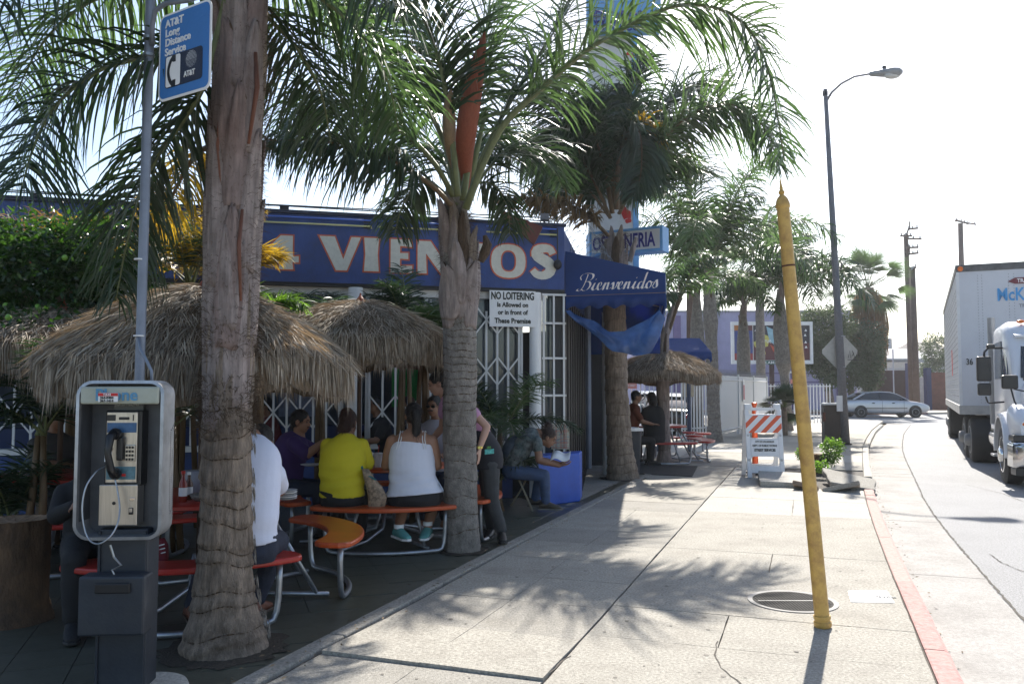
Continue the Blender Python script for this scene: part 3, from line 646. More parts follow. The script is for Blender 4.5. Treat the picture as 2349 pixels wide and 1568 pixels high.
# script lettering drawn as brush strokes
def stroke(b,pts,org,ux,uz,sc_,wid):
    sp=catmull([(x,y,0) for x,y in pts],max(10,len(pts)*6)); K=len(sp); vs=[]
    n_=V(ux).cross(V(uz))
    for i,p in enumerate(sp):
        t_=(sp[min(i+1,K-1)]-sp[max(i-1,0)]).normalized(); w_=wid*(.45+.75*max(0,-t_.y if t_.y<0 else .15)) 
        pen=V((.94,.34,0))*w_
        for q in (p-pen,p+pen): vs.append(V(org)+V(ux)*(q.x*sc_)+V(uz)*(q.y*sc_)+n_*.003)
    b.add(vs,[(2*i,2*i+1,2*i+3,2*i+2) for i in range(K-1)])
SCR={'B':([[(.05,.12),(.0,.02),(.2,.0),(.42,.3),(.6,.95),(.62,1.12)],[(.2,.75),(.12,.95),(.3,1.15),(.62,1.2),(.98,1.12),(1.0,.85),(.75,.66),(.5,.62)],[(.5,.62),(.8,.6),(.9,.35),(.72,.06),(.45,.0),(.3,.1)]],1.0),
 'i':([[(0,.1),(.2,.5),(.1,.12),(.2,0),(.4,.15)],[(.24,.72),(.28,.78)]],.38),
 'e':([[(0,.15),(.28,.32),(.3,.5),(.15,.5),(.06,.2),(.18,0),(.42,.15)]],.42),
 'n':([[(0,.2),(.15,.5),(.05,0),(.2,.4),(.36,.5),(.36,.3),(.34,.05),(.5,.06),(.6,.15)]],.58),
 'v':([[(0,.35),(.12,.5),(.16,.3),(.16,.02),(.36,.2),(.42,.5),(.5,.4)]],.46),
 'd':([[(.32,.45),(.15,.45),(.04,.15),(.14,0),(.32,.2),(.55,1.1),(.36,.12),(.44,0),(.6,.15)]],.58),
 'o':([[(.2,.5),(.05,.3),(.08,.03),(.25,.02),(.36,.25),(.28,.48),(.18,.46),(.48,.38)]],.44),
 's':([[(0,.1),(.22,.55),(.28,.4),(.32,.12),(.2,0),(.04,.06)]],.4)}
def script(name,s,org,ux,uz,sc_,parent,m,wid=.06):
    b=MB(); x=0
    for ch in s:
        st,wd=SCR[ch]
        for q in st: stroke(b,[(p[0]+x+p[1]*.12,p[1]) for p in q],org,ux,uz,sc_,wid)
        x+=wd
    b.build(name,m,parent)
ax=(AF-A0).normalized(); upz=V((0,0,1))
script('script_lettering','Bienvenidos',A0+ax*.17+V((0,0,2.93))-WD*.0,ax,upz+ax*.05,.205,aw,mat('white_print',(.8,.8,.8)),.065)
# hanging clear vinyl sheet under the awning
t=thing('vinyl_curtain','clear blue vinyl sheet sagging below the entrance awning','curtain',A0+V((0,0,2.7)))
b=MB(); n,m_=34,16; vs=[]
random.seed(5)
for i in range(n+1):
    f=i/n
    px=1302+f*(1520-1302)
    top=float(np.interp(f,[0,.2,.45,.62,.8,1],[710,733,757,762,732,702])); bot=float(np.interp(f,[0,.12,.25,.5,.7,.85,.95,1],[713,742,770,803,818,806,770,738]))
    for j in range(m_+1):
        g=j/m_; Yd=11.75-.33*f-.10*math.sin(g*math.pi)*(1-f*.3)+.03*math.sin(f*23+g*5)+.02*math.sin(f*41-g*9)
        vs.append(P(px+6*math.sin(g*6+f*9),top+(bot-top)*g+3*math.sin(f*17),Yd))
b.add(vs,[(i*(m_+1)+j,i*(m_+1)+j+1,(i+1)*(m_+1)+j+1,(i+1)*(m_+1)+j) for i in range(n) for j in range(m_)]); b.build('sheet',m_vinyl,t,smooth=True)
# second awning + column behind
t=thing('rear_awning','smaller plain blue awning above the farther thatched umbrella','awning',P(1500,1000,20))
p=[P(1498,826,19.5),P(1636,826,19.5),P(1605,777,20.7),P(1490,777,20.7)]
q=[P(1498,808,19.5),P(1632,808,19.5)]
b=MB(); b.poly([q[0],q[1],p[2],p[3]],(0,.02,.02)); b.build('top_panel',m_cloth,t)
b=MB(); b.poly([q[1],q[1]+V((.35,1.6,0)),p[2]+V((.25,1.3,0)),p[2]],(0,.02,.0)); b.build('side_panel',m_cloth,t)
valance(q[0],q[1],q[0].z,q[0].z-.19,7,.04,m_cloth,t); valance(q[1],q[1]+V((.35,1.6,0)),q[0].z,q[0].z-.19,7,.04,m_cloth,t)
for px in (1580,1510):
    b=MB(); c=G(px,1020); c=P(px,900,20.2); b.tube([V((c.x,c.y,0)),V((c.x,c.y,2.5))],.05,10); b.build('post',mat('blue_post',(.03,.05,.10)),t)
b=MB(); c=P(1393,900,14.9); b.lathe([(.09,0),(.09,2.9)],(c.x,c.y,0),18); tag(b.build('white_column',m_wht2,None,smooth='auto'),'white round column behind the third palm near the entrance','column')
# rear part of the building beyond the entrance
t=thing('rear_wing','dark rear wing of the restaurant seen beyond the entrance gates','building wing',(1.0,19,0))
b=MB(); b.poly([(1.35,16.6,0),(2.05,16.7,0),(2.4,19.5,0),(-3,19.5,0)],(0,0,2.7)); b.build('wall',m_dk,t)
# ostioneria sign, pylon
t=thing('ostioneria_sign','white and blue OSTIONERIA box sign behind the third palm','sign',P(1425,600,15.5))
a,c=P(1352,560,15.6),P(1520,560,14.9); d=(c-a); d.z=0; L0=d.length; d.normalize(); zt=P(1352,533,15.6).z; zb=P(1352,588,15.6).z; nb=V((d.y,-d.x,0))
b=MB(); b.poly([V((a.x,a.y,zb)),V((c.x,c.y,zb)),V((c.x,c.y,zb))-nb*.35,V((a.x,a.y,zb))-nb*.35],(0,0,zt-zb)); b.build('cabinet',mat('light_blue_frame',(.12,.32,.62),.5),t)
b=MB(); b.poly([V((a.x,a.y,zb+.05))+d*.05+nb*.002,V((c.x,c.y,zb+.05))-d*.05+nb*.002,V((c.x,c.y,zt-.05))-d*.05+nb*.002,V((a.x,a.y,zt-.05))+d*.05+nb*.002],nb*.006); b.build('face',mat('translucent_sign_face',(.8,.8,.8),.4,var=.03,bump=0,trans=.5,tc=(.9,.9,.9)),t)
b=MB(); b.poly([V((a.x,a.y,zb)),V((a.x,a.y,zb))-nb*.01,V((a.x,a.y,zb))-nb*.35-d*.2,V((a.x,a.y,zb))-nb*.3-d*.2],(0,0,zt-zb)); b.build('end_cap',mat('light_blue_frame',(0,0,0)),t)
text('lettering','OSTIONERIA',.37,mat('navy_print',(.03,.03,.22)),V((a.x,a.y,zb+.10))+d*.07+nb*.01,d,(0,0,1),t,bold=.025,wide=.60*L0/1.5*1.0)
b=MB(); b.tube([V((a.x,a.y+.4,0)),V((a.x,a.y+.4,zb))],.06); b.build('post',m_gpole,t)
t=thing('tall_pylon_sign','tall white pylon sign with light blue edges and red shapes behind the palms','sign',P(1410,900,17))
b=MB(); A,B_=P(1352,540,17),P(1452,540,17); hgt=P(1352,-60,17).z
b.poly([V((A.x,17,2.5)),V((B_.x,17,2.5)),V((B_.x,17.3,2.5)),V((A.x,17.3,2.5))],(0,0,hgt-2.5)); b.build('panel',m_wht,t)
b=MB(); b.poly([V((B_.x+.003,16.98,2.5)),V((B_.x+.13,17.05,2.5)),V((B_.x+.13,17.4,2.5)),V((B_.x+.003,17.35,2.5))],(0,0,hgt-2.5)); b.build('edge',mat('light_blue_frame',(0,0,0)),t)
b=MB(); a=P(1345,5,16.8); c=P(1512,5,16.8); zb=P(1345,78,16.8).z; b.poly([V((a.x,16.6,zb)),V((c.x,16.6,zb)),V((c.x,16.9,zb)),V((a.x,16.9,zb))],(0,0,1.6)); b.build('cabinet',mat('light_blue_frame',(0,0,0)),t)
mr_=mat('red_print',(.55,.03,.03)); yl=mat('yellow_print',(.65,.5,.05))
random.seed(11)
for (px,py,r,m) in((1436,492,.11,mr_),(1430,478,.07,mr_),(1441,506,.06,mr_),(1436,425,.09,mr_),(1439,438,.07,mr_),(1430,412,.05,mr_),(1450,128,.05,mr_),(1441,124,.04,mr_),(1434,232,.08,mr_),(1425,244,.06,mr_),(1415,205,.06,yl),(1400,222,.05,yl),(1428,262,.05,yl),(1395,300,.08,mr_),(1405,316,.05,yl)):
    b=MB(); c=P(px,py,16.99); pts=[c+V((math.cos(k*.7)*r*random.uniform(.7,1.2),0,math.sin(k*.7)*r*random.uniform(.7,1.2))) for k in range(9)]; b.poly(pts,(0,-.006,0)); b.build('painted_shape',m,t)
text('lettering','PESCADOS',.36,mat('navy_print',(0,0,0)),P(1352,52,16.58),(1,0,0),(0,0,1),t,bold=.02,wide=.62)
text('lettering','Y MARISCOS',.30,mat('navy_print',(0,0,0)),P(1362,70,16.58),(1,0,0),(0,0,1),t,bold=.02,wide=.6)
# ================= PALMS AND PLANTS =================
def strips(name,mt,parent,starts,dirs,lens,wids,grav,seg=4,twist=None,kind=None,curl=0):
    """many tapered bending blades in one mesh (numpy)"""
    n=len(starts); p=np.array(starts,float); d=np.array(dirs,float); d/=np.linalg.norm(d,axis=1)[:,None]+1e-9
    L=np.array(lens,float); Wd=np.array(wids,float); g=np.array(grav,float) if np.ndim(grav) else np.full(n,grav)
    rn=np.random.normal(size=(n,3)) if twist is None else np.array(twist,float)
    side=np.cross(d,rn); side/=np.linalg.norm(side,axis=1)[:,None]+1e-9
    prof=np.interp(np.linspace(0,1,seg+1),[0,.12,.5,.85,1],[.5,1,.9,.45,.06])
    VS=np.empty((n,seg+1,2,3)); 
    for k in range(seg+1):
        VS[:,k,0]=p+side*(Wd*prof[k]/2)[:,None]; VS[:,k,1]=p-side*(Wd*prof[k]/2)[:,None]
        p=p+d*(L/seg)[:,None]
        d=d+np.array([0,0,-1.])*(g*(1 if k<seg else 0))[:,None]+(np.random.normal(size=(n,3))*curl if curl else 0); d/=np.linalg.norm(d,axis=1)[:,None]
        side=side-d*(side*d).sum(1)[:,None]; side/=np.linalg.norm(side,axis=1)[:,None]+1e-9
    vs=VS.reshape(-1,3)
    base=(np.arange(n)*(seg+1)*2)[:,None,None]; k=(np.arange(seg)*2)[None,:,None]; q=np.array([0,1,3,2])[None,None,:]
    fs=(base+k+q).reshape(-1,4)
    if parent is not None and parent in WM:
        inv=np.array(WM[parent].inverted()); vs=vs@inv[:3,:3].T+inv[:3,3]
    me=bpy.data.meshes.new(name); me.vertices.add(len(vs)); me.vertices.foreach_set('co',vs.ravel())
    me.loops.add(len(fs)*4); me.loops.foreach_set('vertex_index',fs.ravel()); me.polygons.add(len(fs))
    me.polygons.foreach_set('loop_start',np.arange(len(fs))*4); me.polygons.foreach_set('loop_total',np.full(len(fs),4)); me.update(calc_edges=True)
    for q_ in (mt if isinstance(mt,list) else [mt]): me.materials.append(q_)
    return link(name,me,parent,kind=kind)
def frond(parent,pts,L=.6,n=70,r0=.028,petiole=.18,mt=None,mr=None,wid=.028,droop=.28,plume=1.0,name='frond',up=V((0,0,1))):
    sp=catmull(pts,26); st=[];di=[];le=[];wi=[];gr=[];tw=[]
    K=len(sp)
    n=int(n*.8)
    for i in range(n):
        u=petiole+(1-petiole)*((i+random.uniform(-.4,.4))/n); u=min(max(u,0),.995)
        f=u*(K-1); k=min(int(f),K-2); p=sp[k].lerp(sp[k+1],f-k); t=(sp[k+1]-sp[k]).normalized()
        s=t.cross(up)
        if s.length<.15: s=t.cross(V((1,0,0)))
        s.normalize(); nn=s.cross(t)
        v=(u-petiole)/(1-petiole)
        LL=L*(.45+.75*math.sin(math.pi*min(1,v*.75+.18)))*(1 if v<.8 else 1-(v-.8)*1.8)
        for sg in(-1,1):
            for rep in range(2):
                a=random.choice([-.5,-.1,.3,.7])*plume+random.uniform(-.25,.25)
                d=s*sg*math.cos(a)+nn*math.sin(a)+t*random.uniform(.45,.8)
                st.append(p+t*random.uniform(-.02,.02)); di.append(d); le.append(LL*random.uniform(.8,1.12)); wi.append(wid*random.uniform(.7,1.15)*(1-.35*v)); gr.append(droop*random.uniform(.55,1.5))
                tw.append(nn+V((random.uniform(-.6,.6),random.uniform(-.6,.6),random.uniform(-.6,.6))))
    o=strips(name,mt or m_leaf,parent,st,di,le,wi,gr,5,tw,curl=.05)
    b=MB(); b.tube(sp,[r0*(1-.9*i/(K-1))+.002 for i in range(K)],6,flat=.7)
    m=b.build('midrib',mr or m_rach,o,smooth=True); return o
def arc(c,az,el,L,droop,n=7):
    """rachis that leaves c at azimuth/elevation and bends down"""
    p=V(c); d=V((math.sin(az)*math.cos(el),math.cos(az)*math.cos(el),math.sin(el))); out=[p.copy()]
    for i in range(n-1):
        p=p+d*(L/(n-1)); d=(d+V((0,0,-droop*(.5+i*.28)))).normalized(); out.append(p.copy())
    return out
def ring_scars(parent,prof,cx,rings,ph,seg,saw):
    for z in rings[1:]:
        if z>=prof[-1][0]: continue
        b=MB(); vs=[]
        for i in range(seg):
            a=2*math.pi*i/seg; zz=z-(.022*math.sin(a+ph[4]+z*5)+.012*math.sin(a*2+ph[0]+z*3)+.007*math.sin(a*5+ph[1])); r=np.interp(zz,[p[0] for p in prof],[p[1] for p in prof])+.004+random.uniform(0,.003); x,y=cx(zz); h=random.uniform(.0,.007)*(1 if random.random()>.25 else 0)+.0008
            vs+=[(x+r*math.cos(a),y+r*math.sin(a),zz-h),(x+(r+.004)*math.cos(a),y+(r+.004)*math.sin(a),zz),(x+r*math.cos(a),y+r*math.sin(a),zz+h*.5)]
        b.add(vs,[(i*3+k,((i+1)%seg)*3+k,((i+1)%seg)*3+k+1,i*3+k+1) for i in range(seg) for k in(0,1)]); b.build('leaf_scar',m_fib,parent)
def trunk_ringed(parent,prof,cx,rings,mt,name='trunk',seg=72,saw=.02,slash=.006,base_c=None,per=.012):
    """prof [(z,r)], cx(z)->(x,y). rings: heights of leaf scars with a step and torn lower edges"""
    zs=[]; z0,z1=prof[0][0],prof[-1][0]; N_=int((z1-z0)/.018); vs=[]; random.seed(int(z1*100))
    ph=[random.random()*6.28 for _ in range(6)]; ca=[random.uniform(-1,1) for _ in range(seg)]
    for j in range(N_+1):
        z=z0+(z1-z0)*j/N_; r=np.interp(z,[p[0] for p in prof],[p[1] for p in prof]); x,y=cx(z)
        for i in range(seg):
            a=2*math.pi*i/seg; w_=z+.022*math.sin(a+ph[4]+z*5)+.012*math.sin(a*2+ph[0]+z*3)+.007*math.sin(a*5+ph[1])
            st=0
            k=0
            while k<len(rings)-1 and w_>rings[k+1]: k+=1
            lo=rings[k]; hi=rings[k+1] if k<len(rings)-1 else z1+.1
            f=min(1,max(0,(w_-lo)/(hi-lo)))
            st=saw*(1-f)**1.3*(1 if w_>rings[0] else 0)           # flare at the bottom of each ring
            cell=ca[(i+k*13)%seg]
            gr=slash*cell*(1-f*.6)
            if f<.14 and cell>.1: gr-=slash*2.2
            n2=.004*math.sin(a*3+z*7+ph[2])+.003*math.sin(a*9-z*13+ph[3])
            rr=r+st+gr+n2+random.uniform(-.0015,.0015)
            vs.append((x+rr*math.cos(a),y+rr*math.sin(a),z))
    b=MB(); fs=[(j*seg+i,j*seg+(i+1)%seg,(j+1)*seg+(i+1)%seg,(j+1)*seg+i) for j in range(N_) for i in range(seg)]
    b.add(vs,fs); b.add(b.v[-seg:],[tuple(range(seg))]); o=b.build(name,mt,parent); 
    ring_scars(parent,prof,cx,rings,ph,seg,saw)
    o.data.polygons.foreach_set('use_smooth',[True]*len(o.data.polygons)); return o
def sheath(parent,c,az,z0,h,r,wd,mt,lift=.03,bulge=.02,tipout=.03,lean=0,edge=False):
    """leaf base: pointed shell wrapped on the trunk, free pointed tip on top"""
    b=MB(); nu,nv=16,10; vs=[]
    for i in range(nu+1):
        f=i/nu; half=wd*(math.sin(math.pi*(.25+.75*f*.98))**.8)*(1-.15*f) if f>.0 else wd*.7
        for j in range(nv+1):
            g=(j/nv-.5)*2; a=az+lean*f+g*half
            rr=r+lift*(1-abs(g)**3*.8)*(1-.2*f)+bulge*math.sin(math.pi*f)*(1-g*g)+tipout*f**4+ .004*math.sin(g*9+f*5)+.003*math.sin(g*23)
            x,y=c(z0+h*f); vs.append((x+rr*math.sin(a),y+rr*math.cos(a),z0+h*f+.012*math.sin(g*4)))
    b.add(vs,[(i*(nv+1)+j,i*(nv+1)+j+1,(i+1)*(nv+1)+j+1,(i+1)*(nv+1)+j) for i in range(nu) for j in range(nv)])
    o=b.build('leaf_base',mt,parent,smooth=True); s=o.modifiers.new('t','SOLIDIFY'); s.thickness=.008; s.offset=-1
    if edge:
        for j in (0,nv):
            e=MB(); e.tube([V(vs[i*(nv+1)+j])+V((random.uniform(-.004,.004),random.uniform(-.004,.004),0)) for i in range(nu+1)],[random.uniform(.003,.009) for _ in range(nu+1)],5); e.build('fibrous_edge',m_fib,o)
    return o
def fibres(parent,c,z0,z1,r,n,mt,L=.10,wd=.003):
    st=[];di=[];le=[];wi=[]
    for i in range(n):
        a=random.random()*6.28; z=random.uniform(z0,z1); x,y=c(z); rr=r(z) if callable(r) else r
        st.append((x+rr*math.cos(a),y+rr*math.sin(a),z)); di.append((math.cos(a)*.6+random.uniform(-.4,.4),math.sin(a)*.6+random.uniform(-.4,.4),random.uniform(-.3,1))); le.append(L*random.uniform(.4,1.3)); wi.append(wd)
    return strips('fibre',mt,parent,st,di,le,wi,.35,4,kind='stuff')
def spathe(parent,pts,wd,mt,face,name='spathe'):
    sp=catmull(pts,16); b=MB(); vs=[]; K=16; nv=6
    for i,p in enumerate(sp):
        f=i/(K-1); h=wd*math.sin(math.pi*min(1,.04+f*.96))**.7; t=(sp[min(i+1,K-1)]-sp[max(i-1,0)]).normalized(); s=t.cross(V(face)).normalized(); n_=s.cross(t)
        for j in range(nv+1):
            g=(j/nv-.5)*2; vs.append(p+s*(h*g)+n_*(-(g*g)*h*.6))
    b.add(vs,[(i*(nv+1)+j,i*(nv+1)+j+1,(i+1)*(nv+1)+j+1,(i+1)*(nv+1)+j) for i in range(K-1) for j in range(nv)])
    o=b.build(name,mt,parent,smooth=True); s=o.modifiers.new('t','SOLIDIFY'); s.thickness=.008; return o
PG='queen palms along the restaurant pavement'
# --- palm 1, nearest, crown above the frame ---
b0=G(527,1500); Y1=b0.y+.12
def c1(z):
    px=np.interp(z,[0,.5,1.5,2.5,3.6,4.3],[527,524,524,527,545,548]); 
    return ((px-CX)/F*Y1*(1+.0*z),Y1)
t=thing('queen_palm','nearest palm with thick ringed lower trunk and grey peeling leaf bases beside the pay phone','palm tree',(c1(0)[0],Y1,0),group=PG)
palm1=t
trunk_ringed(t,[(-.03,.27),(.06,.235),(.2,.19),(.35,.165),(.55,.15),(.9,.14),(1.5,.138),(2.2,.135),(3,.135),(4.2,.14)],c1,[.05,.11,.25,.33,.50,.58,.75,.87,.97,1.15,1.26,1.42],m_bark,seg=110,saw=.014,slash=.007)
b=MB()
st=[];di=[];le=[];wi=[]
for zr in [.05,.11,.25,.33,.50,.58,.75,.87,.97,1.15,1.26]:
    r=float(np.interp(zr,[0,.06,.2,.35,.55,.9,1.5],[.26,.235,.19,.165,.15,.14,.138]))+.026
    for k in range(70):
        a=k/170*6.283+random.uniform(-.02,.02); x,y=c1(zr); st.append((x+r*math.cos(a)*.97,y+r*math.sin(a)*.97,zr+random.uniform(.03,.09))); di.append((math.cos(a)*.15,math.sin(a)*.15,-1)); le.append(random.uniform(.03,.07)); wi.append(random.uniform(.004,.009))
strips('ring_fringe',m_barkg,t,st,di,le,wi,0.05,2,[( -math.sin(0),0,0.01)]*0 or None,kind='stuff')
random.seed(21)
az_cam=math.pi   # towards the camera (-y)
m_sh2=mat('brown_leaf_sheath',(.21,.155,.14),.65,var=.5,vs=4,bump=.5,bs=30,bd=.01,stretch=(6,6,.7),dirt=.6,dirtc=(.09,.035,.025),ds=4)
for (da,z0,h,wd,m,li,tp) in((-.55,1.30,.85,1.05,m_sheath,.004,.01),(.75,1.42,1.0,.95,m_sheath,.008,.02),(3.1,1.4,1.0,1.1,m_sheath,.01,.02),(-1.1,1.75,.95,.8,m_sheath,.016,.03),(.22,1.78,.85,.78,m_sh2,.022,.03),(1.9,1.8,.9,.8,m_sheath,.02,.03),(-2.3,1.9,.9,.8,m_sheath,.02,.03),(.30,1.90,.60,.5,m_sheath,.030,.02),(-.45,2.15,.95,.85,m_sheath,.026,.04),(1.0,2.25,.85,.75,m_sheath,.026,.04),(2.5,2.3,.8,.8,m_sh2,.02,.04),(.30,2.62,.75,.62,m_sh2,.034,.04),(-1.3,2.5,.85,.75,m_sheath,.026,.04),(-.35,2.9,.85,.75,m_sh2,.030,.05),(.85,2.95,.8,.65,m_sheath,.034,.05),(3.1,2.8,.8,.8,m_sheath,.02,.04),(-1.0,3.2,.7,.6,m_sh2,.03,.06),(.1,3.35,.8,.6,m_sheath,.036,.05),(.8,3.55,.7,.5,m_sh2,.036,.06),(-.5,3.65,.6,.6,m_sheath,.036,.05)):
    sheath(t,c1,az_cam-da,z0,h,.130,wd,m,lift=li,bulge=.010,tipout=tp,lean=random.uniform(-.25,.25),edge=True)
    fibres(t,lambda z,da=da:(c1(z)[0]+.0*z,c1(z)[1]),z0-.05,z0+.12,.150,160,m_fib,.06,.003)
fibres(t,c1,1.7,4.1,.15,2600,m_fib,.09,.0025); fibres(t,c1,1.28,1.62,.152,900,m_fib,.07,.004)
# brown old leaf stalks hugging the trunk
for (p0,p1,p2,r) in(((570,330,),(590,200,),(586,120),.016),((508,450),(500,330),(505,250),.014),((552,690),(548,560),(556,480),.013)):
    b=MB(); b.tube([P(p0[0],p0[1],Y1-.155),P(p1[0],p1[1],Y1-.16),P(p2[0],p2[1],Y1-.15)],[r*.6,r,r*.7],6,flat=.5); b.build('old_stalk',mat('red_brown_stalk',(.16,.06,.035),.6,var=.3,stretch=(4,4,1)),t,smooth=True)
# crown fronds traced
cr=V((c1(4.2)[0],Y1,4.25))
def PF(pts,Y0,Y1_,**k): 
    n=len(pts); return [P(p[0],p[1],Y0+(Y1_-Y0)*i/(n-1)) for i,p in enumerate(pts)]
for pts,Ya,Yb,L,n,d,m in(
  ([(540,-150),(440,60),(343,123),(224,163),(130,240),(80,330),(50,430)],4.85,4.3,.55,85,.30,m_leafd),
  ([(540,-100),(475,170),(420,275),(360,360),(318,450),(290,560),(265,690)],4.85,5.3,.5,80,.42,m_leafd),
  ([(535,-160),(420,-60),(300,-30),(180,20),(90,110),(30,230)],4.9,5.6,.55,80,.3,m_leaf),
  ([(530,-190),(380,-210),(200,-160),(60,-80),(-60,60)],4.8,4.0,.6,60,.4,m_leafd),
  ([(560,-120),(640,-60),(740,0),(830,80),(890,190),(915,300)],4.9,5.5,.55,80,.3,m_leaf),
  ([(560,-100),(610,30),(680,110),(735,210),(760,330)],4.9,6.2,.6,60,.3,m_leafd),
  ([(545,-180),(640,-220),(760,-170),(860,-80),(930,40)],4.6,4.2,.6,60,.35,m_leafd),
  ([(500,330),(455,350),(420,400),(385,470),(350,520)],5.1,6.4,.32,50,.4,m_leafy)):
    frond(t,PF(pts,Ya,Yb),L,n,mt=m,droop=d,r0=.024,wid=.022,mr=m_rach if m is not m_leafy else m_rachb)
for az,el,L in((.2,.6,2.2),(1.2,.5,2.4),(2.4,.6,2.3),(3.4,.7,2.2),(4.4,.6,2.2),(5.4,.7,2.3),(.9,1.1,2.0),(4.0,1.1,2.0)): frond(t,arc(cr+V((0,0,.1)),az,el,L,.16),.5,60,mt=m_leafd,wid=.026,r0=.022)
# --- palm 2 ---
b2=G(1063,1268); Y2=b2.y+.15
def c2(z): 
    px=np.interp(z,[0,.6,1.2,2.0,2.6,3.3],[1063,1057,1055,1055,1053,1042]); return ((px-CX)/F*Y2,Y2)
t=thing('queen_palm','middle palm with smooth ringed trunk, a torn brown sheath and a red-brown spathe','palm tree',(c2(0)[0],Y2,0),group=PG)
k2=F/Y2
trunk_ringed(t,[(-.02,.17),(.06,.165),(.3,.158),(.8,.155),(1.25,.158),(1.7,.158),(2.2,.155),(2.45,.165),(3.1,.13),(3.5,.09)],c2,[.0,.19,.33,.5,.68,.86,1.02,1.2,1.34,1.41,1.48,1.55,1.62,1.69,1.76,1.83,1.9,1.97,2.04,2.11,2.18],m_barkg,seg=90,saw=.006,slash=.003)
random.seed(31)
for (da,z0,h,wd) in((-.95,2.12,.62,.8),(.95,2.12,.66,.8),(-.75,2.2,.5,.9),(.7,2.2,.55,.9),(.0,2.35,.6,.6),(-.3,2.6,.6,.5),(.45,2.62,.6,.5),(-1.3,2.5,.6,.6),(1.4,2.5,.6,.6),(2.4,2.3,.7,.9),(-2.4,2.3,.7,.9),(0.1,2.85,.5,.5),(-.8,2.85,.5,.5),(.9,2.85,.45,.5)):
    sheath(t,c2,az_cam-da,z0,h,.150 if z0<2.5 else .12,wd,m_sheath if z0<2.5 else random.choice([m_fib,m_sheath,m_bark]),lift=random.uniform(.01,.04),bulge=.03,tipout=random.uniform(.02,.09),lean=random.uniform(-.3,.3),edge=True)
fibres(t,c2,2.35,3.3,lambda z:.15-(z-2.3)*.03,2600,m_fib,.11,.003)
for (pts,r) in (([(1103,600),(1112,580),(1118,560),(1112,540)],.05),):
    b=MB(); b.tube([P(x,y,Y2-.08) for x,y in pts],[r*.6,r,r*.9,r*.4][:len(pts)],8); b.build('old_stalk_stub',m_fib,t)
CR2=P(1050,470,Y2)
for pts,Ya,Yb,L,n,d,m,r in(
  ([(1068,480),(1110,370),(1160,280),(1240,205),(1340,120),(1450,55),(1570,10),(1690,40),(1760,150),(1800,370)],7.6,6.6,.72,120,.22,m_leaf,.036),
  ([(1035,470),(990,425),(930,385),(870,352),(800,333),(710,322),(600,322)],7.5,6.6,.55,90,.5,m_leafd,.032),
  ([(1040,450),(1000,380),(940,315),(860,262),(770,230),(690,250),(630,330)],7.7,7.0,.68,110,.3,m_leaf,.034),
  ([(1062,460),(1080,330),(1100,200),(1115,80),(1130,-60)],7.7,7.6,.75,90,.10,m_leaf,.034),
  ([(1048,450),(1020,330),(970,230),(900,130),(810,40),(720,0)],7.8,8.2,.7,100,.22,m_leaf,.032),
  ([(1050,450),(1035,300),(1010,150),(960,20),(900,-80)],7.6,7.0,.72,90,.15,m_leafd,.032),
  ([(1066,460),(1120,330),(1190,200),(1260,90),(1330,-20)],7.9,8.6,.72,90,.15,m_leafd,.03),
  ([(1050,470),(990,420),(950,430),(920,480),(905,540)],7.9,8.7,.4,60,.35,m_leafd,.02),
  ([(1070,470),(1110,400),(1160,350),(1210,340),(1260,370),(1290,430)],7.9,9.3,.5,70,.3,m_leafd,.02),
  ([(1050,465),(1100,420),(1140,430),(1165,480),(1170,540)],8.0,8.6,.35,40,.35,m_leafd,.015)):
    frond(t,PF(pts,Ya,Yb),L,n,mt=m,droop=d,r0=r,wid=.03,petiole=.3 if L>.6 else .25,mr=m_rachb if pts[0]==(1035,470) else m_rach)
for az,el,L in((.3,.9,2.0),(5.9,.8,2.0)): frond(t,arc(CR2+V((0,0,.1)),az,el,L,.2),.55,60,mt=m_leafd,wid=.03)
spathe(t,[P(1070,440,Y2-.12),P(1066,330,Y2-.62),P(1084,200,Y2-.8),P(1113,68,Y2-.85)],.095,m_spat,(0,-1,0))
spathe(t,[P(1043,400,Y2-.1),P(1032,330,Y2-.55),P(1029,250,Y2-.65),P(1035,205,Y2-.7)],.062,m_spat2,(0,-1,0))
for pts,r in (([(1075,445),(1090,360),(1115,250)],.035),([(1050,450),(1056,330),(1058,230)],.03)):
    b=MB(); b.tube([P(x,y,Y2-.03) for x,y in pts],[r,r*.9,r*.5],8); b.build('young_stalk',m_rach,t,smooth=True)
# --- palm 3 ---
b3=G(1427,1100); Y3=b3.y+.2
def c3(z):
    px=np.interp(z,[0,.6,1.5,2.5,3.2,4.2],[1427,1420,1414,1412,1408,1412]); return ((px-CX)/F*Y3,Y3)
t=thing('queen_palm','palm rising through the end of the entrance awning in front of the OSTIONERIA sign','palm tree',(c3(0)[0],Y3,0),group=PG)
trunk_ringed(t,[(-.02,.28),(.1,.26),(.4,.225),(.9,.20),(1.8,.185),(2.8,.18),(3.3,.2),(4.1,.17)],c3,[0,.13,.26,.4,.55,.72,.9,1.1,1.3,1.5,1.7,1.9,2.1,2.3,2.5,2.7],m_bark,seg=60,saw=.014,slash=.004)
for (da,z0,h,wd) in((-.6,2.9,.9,.8),(.6,3.0,.9,.8),(0,3.2,.9,.6),(-1.3,3.1,.9,.7),(1.3,3.1,.9,.7),(2.6,3,.9,1),(-2.6,3,.9,1),(.3,3.6,.7,.5),(-.5,3.6,.7,.5)):
    sheath(t,c3,az_cam-da,z0,h,.18,wd,random.choice([m_bark,m_fib,m_sheath]),lift=.02,bulge=.03,tipout=random.uniform(.02,.1),lean=random.uniform(-.2,.2))
fibres(t,c3,3.1,4.2,.19,1200,m_fib,.14,.005)
b=MB(); b.tube([P(1445,600,Y3-.2),P(1452,570,Y3-.22),P(1460,545,Y3-.22)],[.04,.05,.03],8); b.build('cut_stalk',m_sheath,t)
